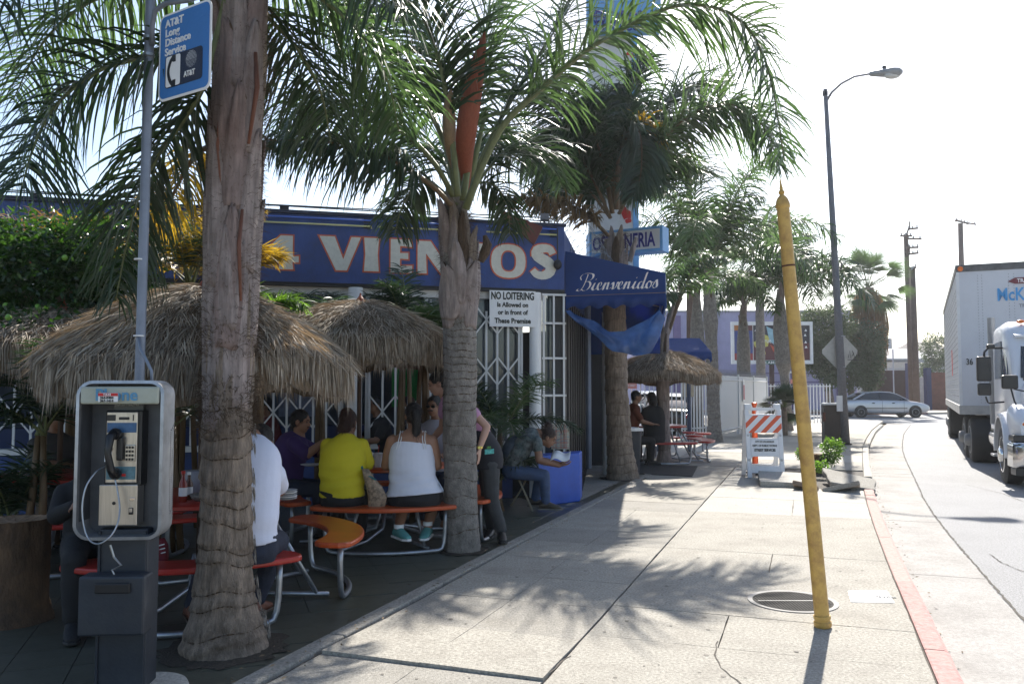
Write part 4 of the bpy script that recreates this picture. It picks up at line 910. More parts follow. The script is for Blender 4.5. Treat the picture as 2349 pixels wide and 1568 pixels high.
CR3=P(1413,490,Y3)
for pts,Ya,Yb,L,n,d,m in(
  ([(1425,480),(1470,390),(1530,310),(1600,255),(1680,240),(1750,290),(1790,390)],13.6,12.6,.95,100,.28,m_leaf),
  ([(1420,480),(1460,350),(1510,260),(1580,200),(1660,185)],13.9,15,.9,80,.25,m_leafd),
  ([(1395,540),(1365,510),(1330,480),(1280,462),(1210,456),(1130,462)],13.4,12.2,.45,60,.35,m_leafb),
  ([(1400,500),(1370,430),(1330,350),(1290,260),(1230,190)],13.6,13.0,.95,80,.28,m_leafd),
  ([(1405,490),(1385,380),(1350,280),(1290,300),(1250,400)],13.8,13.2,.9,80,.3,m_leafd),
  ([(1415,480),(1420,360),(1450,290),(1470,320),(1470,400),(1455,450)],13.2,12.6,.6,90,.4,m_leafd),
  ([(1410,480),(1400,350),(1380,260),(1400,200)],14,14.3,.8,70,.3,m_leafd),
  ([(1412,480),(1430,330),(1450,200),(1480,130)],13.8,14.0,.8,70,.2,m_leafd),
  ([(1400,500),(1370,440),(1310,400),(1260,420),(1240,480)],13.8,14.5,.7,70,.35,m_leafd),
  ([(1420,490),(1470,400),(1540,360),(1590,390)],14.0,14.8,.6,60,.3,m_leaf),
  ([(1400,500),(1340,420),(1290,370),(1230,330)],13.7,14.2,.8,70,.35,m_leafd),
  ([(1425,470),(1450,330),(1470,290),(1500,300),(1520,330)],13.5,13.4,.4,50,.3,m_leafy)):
    frond(t,PF(pts,Ya,Yb),L,int(n*1.5),mt=m,droop=d,r0=.04,wid=.046,petiole=.2,mr=m_rachb)
for az,el,L in((.2,.9,2.6),(.9,.7,2.8),(5.6,.8,2.8),(4.9,.9,2.6),(.5,1.2,2.8),(5.9,1.2,2.8)): frond(t,arc(CR3+V((0,0,.1)),az,el,L,.16),.9,95,mt=m_leafd,wid=.04,r0=.03)
# --- generic palms further along ---
def palm(label,cfun,Y,prof,rings,crown,fr,L,wid,seed,dens=50,mt=m_leaf,trunkm=m_barkg,flo=.5,g=PG,sheaths=True):
    random.seed(seed); t=thing('queen_palm',label,'palm tree',(cfun(0)[0],cfun(0)[1],0),group=g)
    prof=prof[:-1]+[(max(crown[2]-.55,prof[-2][0]+.1),prof[-1][1]),(crown[2]+.1,prof[-1][1]*.55)]
    trunk_ringed(t,prof,cfun,rings,trunkm,seg=36,saw=.012,slash=.004)
    ztop=prof[-1][0]; r=prof[-1][1]
    if sheaths:
        for k in range(8):
            sheath(t,cfun,az_cam+k*.9,ztop-1.5+.15*k,.8,r*.95,.75,random.choice([m_sheath,m_bark,m_fib]),lift=.03,bulge=.03,tipout=random.uniform(.02,.12),lean=random.uniform(-.3,.3))
    for i in range(fr):
        az=i*2.4+random.uniform(-.3,.3); el=random.uniform(.35,1.4)
        frond(t,arc(crown,az,el,L*random.uniform(.85,1.3),.30*random.uniform(.8,1.35)),L*.27,dens,mt=random.choice([mt,m_leafd,mt]),wid=wid,r0=.03,petiole=.22,droop=.3)
    return t
b4=G(1521,1062); Y4=b4.y
def c4(z): 
    px=np.interp(z,[0,.7,1.4,2.0,2.6,3.6],[1521,1524,1520,1521,1528,1556]); return ((px-CX)/F*Y4,Y4)
t=palm('thin crooked leaning palm beside the farther thatched umbrella',c4,Y4,[(0,.15),(.3,.12),(.8,.10),(1.5,.13),(2.2,.09),(3.3,.06)],[0,.3,.6,.9,1.3],P(1552,700,Y4),7,1.35,.035,41,45,trunkm=m_sheath)
b5=G(1637,1013); Y5=b5.y
c5=lambda z:((np.interp(z,[0,2,4,5],[1637,1634,1630,1625])-CX)/F*Y5,Y5)
palm('tall bushy palm standing at the corner of the white fence',c5,Y5,[(0,.26),(.15,.22),(.6,.18),(2,.17),(3,.16),(3.4,.2),(4.2,.16)],[.1*k for k in range(1,30,2)],P(1628,625,Y5),17,3.3,.05,5,55)
c6=lambda z:((1706-CX)/F*31.5,31.5)
palm('short palm with frayed leaf bases in front of the billboard left side',c6,31.5,[(0,.17),(1.5,.17),(2.0,.24),(3.2,.24),(3.7,.16)],[.3*k for k in range(1,6)],P(1706,705,31.5),10,2.2,.05,6,50)
c7=lambda z:((np.interp(z,[0,4],[1806,1792])-CX)/F*30,30)
palm('palm with bulging frayed sheaths behind the yellow pole',c7,30,[(0,.2),(.3,.16),(2.0,.15),(2.4,.28),(3.6,.28),(4.2,.18)],[.25*k for k in range(1,8)],P(1805,670,30),14,3.3,.055,7,55)
c8=lambda z:((1600-CX)/F*27,27)
palm('palm top showing above the plain rear awning',c8,27,[(0,.18),(2,.18),(2.6,.26),(3.6,.2),(4.0,.12)],[.3*k for k in range(1,8)],P(1605,650,27),8,2.0,.05,8,45)
palm('distant palm crown filling the gap behind the yellow pole',lambda z:((1745-CX)/F*36,36),36,[(0,.2),(4.5,.17)],[.4*k for k in range(1,9)],P(1760,590,36),9,2.9,.06,9,45)
# fan palms
def fan(t,c,d,r,n,mt,name='fan_leaf',droop=.05,wid=.05,spread=2.3):
    d=V(d).normalized(); s=d.cross(V((0,0,1))).normalized(); 
    if s.length<.1: s=V((1,0,0))
    up=s.cross(d); tl=random.uniform(-.4,.4); s2=s*math.cos(tl)+up*math.sin(tl)
    st=[];di=[];le=[];wi=[];tw=[]
    for i in range(n):
        a=(i/(n-1)-.5)*spread; dd=d*math.cos(a)+s2*math.sin(a); st.append(V(c)+dd*.02); di.append(dd); le.append(r*random.uniform(.85,1.05)*(1-.12*abs(a))); wi.append(wid); tw.append(s2.cross(d)+V((random.uniform(-.2,.2),)*3))
    return strips(name,mt,t,st,di,le,wi,[droop]*n,4,tw)
def fanpalm(label,base,Y,ztop,trunk_r,nf,r,skirt,seed,mt,pet=.8,wid=.08):
    random.seed(seed); x=(base[0]-CX)/F*Y; t=thing('fan_palm',label,'palm tree',(x,Y,0))
    b=MB(); b.tube([(x,Y,-.1),(x,Y,ztop)],[trunk_r*1.2,trunk_r],12); b.build('trunk',m_bark,t)
    for i in range(nf):
        az=i*2.4; el=random.uniform(-.7,1.4); d=V((math.sin(az)*math.cos(el),math.cos(az)*math.cos(el),math.sin(el))); c0=V((x,Y,ztop)); c_=c0+d*pet*random.uniform(.8,1.2)
        o=fan(t,c_,d+V((0,0,-.15)),r,26,mt,wid=wid,droop=.12)
        b=MB(); b.tube([c0,c_],.02,5); b.build('leaf_stalk',m_rach,o)
    if skirt:
        st=[];di=[];le=[];wi=[]
        for i in range(2600):
            a=random.random()*6.28; f=random.random(); z=ztop-.1-f*skirt; rr=trunk_r+ (.9*math.sin(min(1,f*1.6+.15)*math.pi*.55))*(1-.35*f)*1.0
            rr*=random.uniform(.6,1); st.append((x+rr*math.cos(a),Y+rr*math.sin(a),z)); di.append((math.cos(a)*.12,math.sin(a)*.12,-1)); le.append(random.uniform(.5,1.1)); wi.append(.06)
        strips('dead_leaf_skirt',m_leafb,t,st,di,le,wi,.05,2,kind='stuff')
    return t
fanpalm('tall fan palm with shaggy brown skirt of dead leaves right of the lamp post',(1995,0),52,P(1995,660,52).z,.35,38,1.45,4.4,51,mat('fan_palm_leaf',(.04,.075,.025),.45,var=.3,vs=1,bump=0,trans=.35,tc=(.10,.19,.04),island=.4),1.5,.05)
fanpalm('small fan palm growing at the foot of the trunk behind the barricade',(1797,0),27,.9,.09,18,.55,0,52,m_leafd,.35,.04)
# lime tree bush on the left and other shrubs
def bush(name,label,cat,blobs,n,mt,leaf,seed,stem=None,fruit=0,group=None):
    random.seed(seed); np.random.seed(seed); c=V(blobs[0][0]); t=thing(name,label,cat,(c.x,c.y,0),group=group); st=[];di=[];le=[];wi=[]
    tot=sum(b[1]*b[2]*b[3] for b in blobs)**1.0
    for (bc,rx,ry,rz) in blobs:
        k=int(n*(rx*ry*rz)/tot)
        for i in range(k):
            v=V((random.gauss(0,1),random.gauss(0,1),random.gauss(0,1))).normalized(); f=random.uniform(.5,1.08)*(1+.14*math.sin(v.x*7+v.z*5)+.1*math.sin(v.y*11+v.z*9))
            st.append((bc[0]+v.x*rx*f,bc[1]+v.y*ry*f,bc[2]+v.z*rz*f)); di.append(v*.5+V((random.uniform(-1,1),random.uniform(-1,1),random.uniform(-.9,.6)))); le.append(leaf*random.uniform(.6,1.3)); wi.append(leaf*.5*random.uniform(.7,1.1))
    strips('foliage',mt,t,st,di,le,wi,.12,3,kind='stuff')
    if stem:
        for (a,b_,r) in stem:
            q=MB(); mid=(V(a)+V(b_))/2+V((random.uniform(-.1,.1),0,0)); q.tube([a,mid,b_],[r,r*.8,r*.5],8); q.build('branch' if a[2]>.3 else 'trunk',m_bark,t,smooth=True)
    for i in range(fruit):
        bc,rx,ry,rz=random.choice(blobs); a=random.uniform(-1.3,1.3); z=random.uniform(-.7,.7); q=MB(); q.ell((bc[0]+rx*math.sin(a)*.95,bc[1]-ry*math.cos(a)*.95,bc[2]+rz*z*.8),(.026,.026,.028),n=10,m=6); q.build('lime',m_lime,t,smooth=True)
    return t
bush('lime_tree','dense dark green lime tree with small glossy leaves at the left edge','tree',[(P(110,650,7.9),.70,.6,.58),(P(10,640,7.8),.55,.55,.62),(P(230,600,8.1),.50,.5,.50),(P(60,760,7.2),.42,.4,.22),(P(20,790,7.0),.35,.3,.2),(P(300,690,8.3),.35,.4,.35),(P(160,560,8.2),.5,.4,.3)],15000,m_bush,.065,61,stem=[((P(110,650,7.9).x,7.9,0),tuple(P(110,700,7.9)),.05),(tuple(P(110,700,7.9)),tuple(P(220,620,8)),.03),(tuple(P(110,700,7.9)),tuple(P(20,640,7.8)),.03)],fruit=16)
# areca / potted palms
def areca(label,base,Y,ztop,nf,L,mt,seed,leaf=.28,wid=.022,spread=.5,name='areca_palm',m2=None,el=(.6,1.3)):
    random.seed(seed); x=(base-CX)/F*Y; t=thing(name,label,'palm plant',(x,Y,0)); c=V((x,Y,ztop))
    for k in range(3):
        b=MB(); dx=random.uniform(-.08,.08); b.tube([(x+dx*2,Y+random.uniform(-.1,.1),0),(x+dx,Y,ztop*.6),(x+dx*.5,Y,ztop)],[.035,.03,.022],8); b.build('stem',m_rachb,t,smooth=True)
    for i in range(nf):
        az=i*2.4+random.uniform(-.3,.3); frond(t,arc(c+V((random.uniform(-.05,.05),0,0)),az,random.uniform(*el),L*random.uniform(.8,1.15),.2*spread*2),leaf,34,mt=random.choice([mt,m2 or mt]),wid=wid,r0=.012,petiole=.2,droop=.15,plume=.6)
    return t
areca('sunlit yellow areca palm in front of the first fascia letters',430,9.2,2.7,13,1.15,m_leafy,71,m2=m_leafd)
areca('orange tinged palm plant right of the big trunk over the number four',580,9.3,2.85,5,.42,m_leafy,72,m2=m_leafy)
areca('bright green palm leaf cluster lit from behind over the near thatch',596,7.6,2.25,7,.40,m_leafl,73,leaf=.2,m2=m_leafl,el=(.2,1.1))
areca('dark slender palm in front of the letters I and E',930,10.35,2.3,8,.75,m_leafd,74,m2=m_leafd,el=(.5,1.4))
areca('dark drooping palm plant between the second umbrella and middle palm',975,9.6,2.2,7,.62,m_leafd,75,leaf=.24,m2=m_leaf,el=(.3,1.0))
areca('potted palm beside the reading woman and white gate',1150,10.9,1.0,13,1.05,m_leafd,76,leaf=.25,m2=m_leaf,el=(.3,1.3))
areca('low palm plant behind the legs of the reading woman bench',1135,10.5,.35,9,.7,m_leafd,77,leaf=.2,m2=m_leaf,el=(.3,1.2))
areca('yellow orange palm foliage above the lime tree at far left',150,9.6,2.8,10,1.1,m_leafy,78,m2=m_leafb)
areca('dark leggy palm behind the pay phone in the patio shade',100,6.9,1.15,9,.9,m_leafd,79,leaf=.25)
areca('low dark palm in the bottom left patio shade',25,7.0,.4,8,.7,m_leafd,80,leaf=.25)
areca('slim palm plant rising behind the near thatched umbrella',730,9.9,2.2,7,.8,m_leafd,81,leaf=.25)
areca('thin green palm stems behind the first red table',395,7.8,1.2,7,.9,m_leafd,82,leaf=.25)
# small weeds and shrub at the broken slabs, dark trees in the distance
bush('shrub','small bright green shrub beside the cut stump and cable box','shrub',[(P(1908,1030,15.2),.19,.18,.2),(P(1902,1052,15.0),.15,.15,.12)],1400,m_leafl,.05,62)
bush('weed','low green weeds sprouting between the broken slabs','weed',[(P(1878,1068,14.4),.17,.15,.09),(P(1892,1080,14.2),.1,.1,.04)],600,m_leafl,.045,63)
bush('weed','small reddish green sprout left of the yellow pole by the stump','weed',[(P(1838,1040,15.3),.10,.1,.13)],320,m_leafl,.045,64)
X_=lambda px,Y:(px-CX)/F*Y
bush('street_tree','large dark grey-green tree behind the lamp post, left part of crown','tree',[(P(1885,755,50),1.7,1.5,1.5),(P(1870,810,50),1.4,1.4,1.2),(P(1905,850,49),.9,.9,1.0)],16000,m_ficus,.16,65,stem=[((X_(1905,50),50,-.1),tuple(P(1893,840,50)),.3),(tuple(P(1893,840,50)),tuple(P(1875,760,50)),.18),(tuple(P(1893,840,50)),tuple(P(1935,800,50)),.18)])
bush('street_tree','large dark drooping tree behind the diamond sign','tree',[(P(1965,790,51),1.6,1.5,1.4),(P(1985,840,51),1.0,1.2,1.4),(P(1945,860,50),1.1,1.0,.9),(P(2000,870,51),.45,.5,.9)],16000,m_ficus,.16,66,stem=[((X_(1955,51),51,-.1),tuple(P(1950,850,51)),.25)])
bush('background_tree','small pale tree beside the far house roof','tree',[(P(2150,800,75),1.4,1.5,1.5),(P(2148,850,75),1.6,1.5,1.2)],5000,m_ficus,.2,67,stem=[((X_(2150,75),75,-.1),tuple(P(2150,850,75)),.2)])
# ================= STREET FURNITURE =================
# --- thatched umbrellas ---
def thatch(label,cx,cy,za,Rr,zr,skirt,n,seed,tilt=0,lean=(0,0)):
    random.seed(seed); np.random.seed(seed)
    t=thing('thatched_umbrella',label,'umbrella',(cx,cy,0),group='thatched umbrellas over the patio tables')
    def prof(r,a):   # roof surface height at radius r
        f=r/Rr; z=za-(za-zr)*(f*.50+f**2.6*.50)+.03*math.sin(a*3+seed)*f+.02*math.sin(a*7)*f
        return z+tilt*r*math.cos(a-lean[0])
    b=MB(); nr,na=12,64; vs=[]
    for i in range(nr+1):
        r=Rr*i/nr
        for k in range(na):
            a=2*math.pi*k/na; q=random.uniform(-.012,.012); vs.append((cx+r*math.cos(a),cy+r*math.sin(a),prof(r,a)+q))
    for j in range(1,5):
        for k in range(na):
            a=2*math.pi*k/na; r=Rr*(1+.03*j/4)+random.uniform(-.012,.012); vs.append((cx+r*math.cos(a),cy+r*math.sin(a),prof(Rr,a)-skirt*.8*j/4*(1+.1*math.sin(a*5+seed)+random.uniform(-.1,.1))))
    fs=[(i*na+k,i*na+(k+1)%na,(i+1)*na+(k+1)%na,(i+1)*na+k) for i in range(nr+4) for k in range(na)]
    b.add(vs,fs); b.build('thatch_core',m_thatc,t)
    st=[];di=[];le=[];wi=[];gr=[]
    nc=95; cl=[(random.uniform(.72,1.22),random.uniform(-.14,.14),random.uniform(-.03,.03)) for _ in range(nc)]
    for i in range(n):
        a=random.random()*2*math.pi; tier=random.random(); ck=random.randrange(nc); cf,ct,co_=cl[ck]
        if tier>.42: a=(ck+.5+random.gauss(0,.33))/nc*2*math.pi
        if tier<.42:
            r=Rr*math.sqrt(random.random())*.98
            sl=(prof(r+.02,a)-prof(r,a))/.02; d=V((math.cos(a),math.sin(a),sl)); tng=V((-math.sin(a),math.cos(a),0))
            st.append((cx+r*math.cos(a),cy+r*math.sin(a),prof(r,a)+random.uniform(.004,.03))); di.append(d+tng*random.uniform(-.6,.6)+V((0,0,random.uniform(-.02,.35)))); le.append(random.uniform(.10,.28)); gr.append(random.uniform(.02,.30))
        else:
            ph=math.sin(a*6+seed)*.5+math.sin(a*13)*.3
            r=Rr*random.uniform(.97,1.035)+.012*ph+co_; dz=random.random()*skirt*.55 if tier<.75 else random.uniform(-.03,.05)
            st.append((cx+r*math.cos(a),cy+r*math.sin(a),prof(Rr,a)+.02-dz)); tng=V((-math.sin(a),math.cos(a),0)); di.append(V((math.cos(a)*.07,math.sin(a)*.07,-1))+tng*(random.gauss(0,.07)+ct)); le.append(cf*skirt*random.uniform(.45,1.0)*(1+.10*math.sin(a*4+seed)) if tier>.75 else skirt*random.uniform(.25,.5)); gr.append(.12)
        wi.append(random.uniform(.005,.0105))
    strips('thatch_strand',m_that,t,st,di,le,wi,gr,3,kind='stuff')
    # stitched tan lining seen from below, ribs, pole
    b=MB(); vs=[]
    for i in range(2):
        r=[.03,Rr*.97][i]
        for k in range(24):
            a=2*math.pi*k/24; vs.append((cx+r*math.cos(a),cy+r*math.sin(a),prof(r,a)-.05))
    b.add(vs,[(k,(k+1)%24,24+(k+1)%24,24+k) for k in range(24)]); b.build('lining',m_lin,t)
    for k in range(8):
        a=2*math.pi*k/8+.2; b=MB(); b.tube([(cx,cy,za-.1),(cx+Rr*.95*math.cos(a),cy+Rr*.95*math.sin(a),prof(Rr*.95,a)-.075)],.012,6); b.build('rib',m_wood,t)
    b=MB(); b.tube([(cx,cy,.1),(cx,cy,za)],.024,10); b.build('pole',m_wood,t,smooth=True)
    b=MB(); b.lathe([(.05,-.04),(.035,.0),(.012,.03),(.004,.06)],(cx,cy,za+.03),12); b.build('cap',m_spat,t)
    return t
TB1=(-2.30,6.25); TB2=(-1.28,8.75); TB0=(-4.15,7.75)
thatch('nearest big thatched palapa umbrella behind the pay phone',TB1[0]-.03,TB1[1],2.31,1.07,1.74,.32,22000,3,tilt=0)
thatch('second thatched umbrella left of the middle palm trunk',X_(825,8.75),8.75,2.46,1.02,2.02,.36,13000,4)
thatch('left thatched umbrella partly under the lime tree',X_(150,7.8),7.75,2.28,1.12,1.88,.38,12000,6)
thatch('far thatched umbrella under the rear blue awning by the street',X_(1522,17.3),17.3,2.32,1.12,1.84,.26,9000,7)
# --- round picnic tables with curved benches ---
def picnic(label,cx,cy,rot,mt,angs,span=38,group='red picnic tables with curved benches',r=.6,top=.75,seat=.45,bm=None,mats=None):
    t=thing('picnic_table',label,'table',(cx,cy,0),group=group)
    b=MB(); b.lathe([(r-.02,top-.04),(r,top-.032),(r,top-.008),(r-.012,top)],(cx,cy,0),48); b.build('tabletop',mt,t,smooth='auto')
    r0,r1=.90,1.18
    for ai,a0 in enumerate(angs):
        b=MB(); n=20; pts=[]
        A=[R(a0-span+2*span*i/n) for i in range(n+1)]
        outer=[(cx+r1*math.cos(a),cy+r1*math.sin(a),seat-.04) for a in A]; inner=[(cx+r0*math.cos(a),cy+r0*math.sin(a),seat-.04) for a in A[::-1]]
        def cap(a,s):
            mid=(r0+r1)/2; h=(r1-r0)/2; out=[]
            for k in range(1,6):
                q=math.pi*k/6; out.append((cx+(mid+h*math.cos(q))*math.cos(a)-s*h*.55*math.sin(q)*math.sin(a),cy+(mid+h*math.cos(q))*math.sin(a)+s*h*.55*math.sin(q)*math.cos(a),seat-.04))
            return out
        b.poly(outer+cap(A[-1],1)+inner+cap(A[0],-1)[::-1],(0,0,.04)); o=b.build('bench',mats[ai] if mats else mt,t); bev(o,.012,2)
        for s in(-1,1):   # bent steel pipe hoop under each half bench
            a=R(a0+s*span*.72); e=V((math.cos(a),math.sin(a),0)); tg=V((-math.sin(a),math.cos(a),0)); c0=V((cx,cy,0))
            b=MB(); b.tube([c0+e*.95+V((0,0,.03)),c0+e*.5+V((0,0,.03)),c0+e*.15+V((0,0,.10)),c0+e*.1+V((0,0,.3))],.018,8); b.build('leg_pipe',m_galv,t,smooth=True)
            b=MB(); b.tube([c0+e*.86+V((0,0,.03)),c0+e*.45+V((0,0,top-.06))],.018,8); b.build('brace_pipe',m_galv,t,smooth=True)
        hoop=[]
        for i in range(25):
            f=i/24; q=R(a0-span*.80+span*1.6*(min(1,max(0,(f-.2)/.6)))); zz=seat-.04 if f in(0,1) else .028
            if f<.2: zz=.028+(seat-.07)*(1-math.sin(f/.2*math.pi/2)) if f>.0 else seat-.04
            if f>.8: zz=.028+(seat-.07)*(1-math.sin((1-f)/.2*math.pi/2)) if f<1 else seat-.04
            dq=R(span*.10); 
            if f<.2: q+=dq*(f/.2)**3-dq
            if f>.8: q+=dq-dq*((1-f)/.2)**3
            hoop.append((cx+1.07*math.cos(q),cy+1.07*math.sin(q),zz))
        b=MB(); b.tube(hoop,.021,10); b.build('hoop_leg',m_galv,t,smooth=True)
    return t
picnic('nearest red round picnic table under the big thatched umbrella',*TB1,0,m_red,(-77,24,120),37,mats=[m_red,m_ored,m_red])
picnic('orange red picnic table where two women sit with backs turned',*TB2,0,m_ored,(-84,6,96,186),35,mats=[m_ored]*4)
picnic('dark red picnic table at the far left behind the pay phone',*TB0,0,m_red,(-80,20,110,200),35)
picnic('red picnic table under the far umbrella',X_(1510,17.6),17.7,0,m_red,(-95,0,90,180),36)
# round stool table at far right
t=thing('stool_table','small round red stools beside the far umbrella','stools',(X_(1600,19),19,0))
for px,Y in((1590,18.6),(1610,19.5),(1580,20)):
    b=MB(); x=X_(px,Y); b.lathe([(.19,.45),(.2,.47),(.19,.49)],(x,Y,0),20); s=b.build('seat',m_red,t); b=MB(); b.tube([(x,Y,.45),(x,Y,.06),(x+.1,Y-.1,.03)],.02,8); b.build('leg',m_galv,s,smooth=True)

# --- pay phone ---
pc=G(288,1580); pr=R(4)
ph=thing('pay_phone','grey metal pay phone booth with black handset on a dark pedestal','pay phone',(pc.x,pc.y,0),pr)
Yp=pc.y; k_=F/Yp
def L_(x,y,z): return WM[ph]@V((x,y,z))
b=MB(); b.box((0,0,.42),(.25,.17,.82)); b.v=[tuple(WM[ph]@V(p)) for p in b.v]; o=b.build('pedestal',m_pblk,ph); bev(o,.01)
for s in(-1,1):
    b=MB(); b.box((s*.112,-.09,.42),(.012,.012,.80)); b.v=[tuple(WM[ph]@V(p)) for p in b.v]; b.build('pedestal_rim',m_pblk,ph)
b=MB(); b.lathe([(.21,0),(.20,.02),(.17,.03)],L_(.10,.0,0),32); b.build('concrete_foot',m_conc3,ph)
b=MB(); b.box((0,-.155,.475),(.32,.12,.29)); b.v=[tuple(WM[ph]@V(p)) for p in b.v]; o=b.build('directory_box',m_pblk,ph); bev(o,.012)
b=MB(); b.box((.01,-.225,.565),(.17,.012,.05)); b.v=[tuple(WM[ph]@V(p)) for p in b.v]; bev(b.build('directory_handle',m_blk,ph),.006)
b=MB(); b.tube([L_(0,-.16,.60),L_(-.02,-.16,.64),L_(0.02,-.15,.66),L_(-.02,-.14,.70),L_(-.04,-.14,.76)],.006,6); b.build('chain_hook',m_chr2,ph)
# enclosure shell: rounded rectangle tube, open towards the camera, deeper at the top
hw,z0,z1=.215,.785,1.585; dep=.30
def rr_outline(hw,z0,z1,r,n=6):
    out=[]
    for(cx_,cz_,a0) in((hw-r,z1-r,0),(-hw+r,z1-r,90),(-hw+r,z0+r,180),(hw-r,z0+r,270)):
        for i in range(n+1): a=R(a0+90*i/n); out.append((cx_+r*math.cos(a),cz_+r*math.sin(a)))
    return out
oo=rr_outline(hw,z0,z1,.075); ii=rr_outline(hw-.016,z0+.016,z1-.016,.06); nO=len(oo)
def fy(z): return -dep/2-.04+ .0*(z)      # front edge
def sidey(x,z): # front edge bows outward at the lower middle as in the photo
    f=(z-z0)/(z1-z0); return -.15-.05*math.sin(math.pi*f)
b=MB(); vs=[L_(x,sidey(x,z),z) for x,z in oo]+[L_(x,.0,z) for x,z in oo]+[L_(x,sidey(x,z),z) for x,z in ii]+[L_(x,-.01,z) for x,z in ii]
fs=[]
for i in range(nO):
    j=(i+1)%nO; fs+=[(i,j,nO+j,nO+i),(2*nO+j,2*nO+i,3*nO+i,3*nO+j),(j,i,2*nO+i,2*nO+j)]
fs+=[tuple(range(nO,2*nO))]; b.add(vs,fs); b.build('enclosure',m_alu,ph,smooth='auto')
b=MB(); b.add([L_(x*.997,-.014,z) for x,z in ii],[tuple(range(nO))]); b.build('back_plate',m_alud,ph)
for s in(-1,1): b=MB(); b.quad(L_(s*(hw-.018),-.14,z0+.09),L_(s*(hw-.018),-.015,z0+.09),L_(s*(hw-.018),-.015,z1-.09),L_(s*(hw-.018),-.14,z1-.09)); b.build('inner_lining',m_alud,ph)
b=MB(); b.box((0,-.165,z1-.075),(.385,.02,.088)); b.v=[tuple(WM[ph]@V(p)) for p in b.v]; o=b.build('header_panel',mat('yellowed_plastic',(.38,.40,.34),.35,var=.08,dirt=.35,dirtc=(.3,.28,.15),ds=12),ph); bev(o,.012)
text('header_lettering','Phone',.082,mat('sky_blue_print',(.10,.28,.45)),L_(-.118,-.1765,z1-.10),V((math.cos(pr),math.sin(pr),0)),(0,0,1),ph,bold=.02,wide=1.0)
exh=V((math.cos(pr),math.sin(pr),0))
def pbox(name,m,c,sz,bv=0,parent=None):
    b=MB(); b.box((c[0]-.03,c[1]-.03,c[2]),sz); b.v=[tuple(WM[ph]@V(p)) for p in b.v]; o=b.build(name,m,parent or ph)
    if bv: bev(o,bv)
    return o
stk=pbox('taxi_sticker',m_wht2,(-.012,-.1775,z1-.085),(.095,.003,.045)); pbox('sticker_band',mat('red_print',(.5,.03,.03)),(-.012,-.1798,z1-.071),(.095,.002,.015),parent=stk)
text('sticker_text','TAXI',.017,m_wht2,L_(-.065,-.2115,z1-.077),exh,(0,0,1),stk,bold=.02); text('sticker_numbers','264-0404\n267-1414',.017,mk,L_(-.08,-.2095,z1-.092),exh,(0,0,1),stk,bold=.02)
pbox('phone_mount',m_blk,(.03,.06,1.22),(.20,.07,.60),.006)
pbox('upper_plate',mat('etched_plate',(.10,.11,.11),.5),(.035,-.02,1.45),(.15,.03,.10),.004)
text('plate_text','SOLIDVISIONS',.026,mat('etched_grey',(.35,.37,.35)),L_(-.063,-.067,1.455),exh,(0,0,1),ph,wide=.72,bold=.01)
pbox('phone_body',m_blk,(.025,-.005,1.24),(.185,.12,.385),.008)
fp=pbox('face_plate',m_chr2,(.02,-.07,1.245),(.155,.012,.36),.004)
pbox('coin_slot',m_blk,(-.035,-.0775,1.395),(.045,.004,.03),.002); pbox('coin_lever',m_blk,(.03,-.079,1.392),(.05,.01,.014),.003)
pbox('coin_return',m_blk,(.075,-.0775,1.395),(.004,.004,.03))
bl=mat('blue_info_card',(.03,.10,.22),.35,var=.3,vs=30); pbox('upper_card',bl,(.02,-.0775,1.345),(.145,.003,.05)); pbox('lower_card',mat('teal_info_card',(.08,.18,.22),.35,var=.4,vs=30),(.02,-.0775,1.115),(.145,.003,.065))
lc=pbox('collect_card',m_wht2,(-.045,-.0775,1.21),(.035,.003,.075)); text('card_text','Collect\nCalls\nDial\n*11',.017,mk,L_(-.09,-.1105,1.232),exh,(0,0,1),lc,bold=.03,wide=.7)
pbox('red_patch',mat('red_print',(0,0,0)),(.035,-.0795,1.105),(.02,.002,.014))
kp=pbox('keypad',m_chr2,(.065,-.08,1.215),(.05,.012,.085),.003)
for r_ in range(4):
    for c_ in range(3): pbox('key',m_blk,(.0505+c_*.0145,-.088,1.245-r_*.02),(.010,.005,.012),.001,kp)
pbox('hook_cradle',m_blk,(.02,-.09,1.24),(.035,.03,.12),.008)
b=MB(); b.tube([L_(-.035,-.14,1.315),L_(-.042,-.17,1.30),L_(-.05,-.175,1.22),L_(-.035,-.17,1.14),L_(-.025,-.145,1.115)],[.026,.022,.016,.020,.028],14); o=b.build('handset',m_blk,ph,smooth=True)
for z,y,x in((1.315,-.105,0),(1.115,-.108,.006)):
    b=MB(); b.lathe([(.027,-.012),(.031,0),(.027,.014)],L_(x-.03,y-.03,z),18,ax=(0,-1,-.2 if z>1.2 else .2)); b.build('earpiece' if z>1.2 else 'mouthpiece',m_blk,o,smooth='auto')
b=MB(); cz=[(.008,-.13,1.09),(.03,-.14,1.03),(.055,-.16,.95),(.06,-.19,.88),(.03,-.21,.82),(-.03,-.22,.785),(-.09,-.21,.80),(-.13,-.2,.86),(-.15,-.19,.96),(-.14,-.17,1.06),(-.10,-.13,1.13),(-.075,-.07,1.15)]
b.tube(catmull([L_(p[0]*.82-.028,p[1]-.02,p[2]) for p in cz],60),.0042,8); b.build('armoured_cord',m_galv,ph,smooth=True)
pbox('coin_vault',m_chr2,(.015,-.045,.955),(.19,.09,.205),.004)
b=MB(); b.lathe([(.009,0),(.008,.004)],L_(-.035,-.121,.965),12,ax=(0,-1,0)); b.build('vault_lock',m_blk,ph)
rb=pbox('return_bin',m_blk,(.08,-.091,.925),(.022,.008,.035),.002); pbox('return_flap',m_chr2,(.08,-.096,.93),(.016,.004,.02),.001,rb); pbox('release_slot',m_chr,(.085,-.092,.985),(.026,.004,.016),.002)
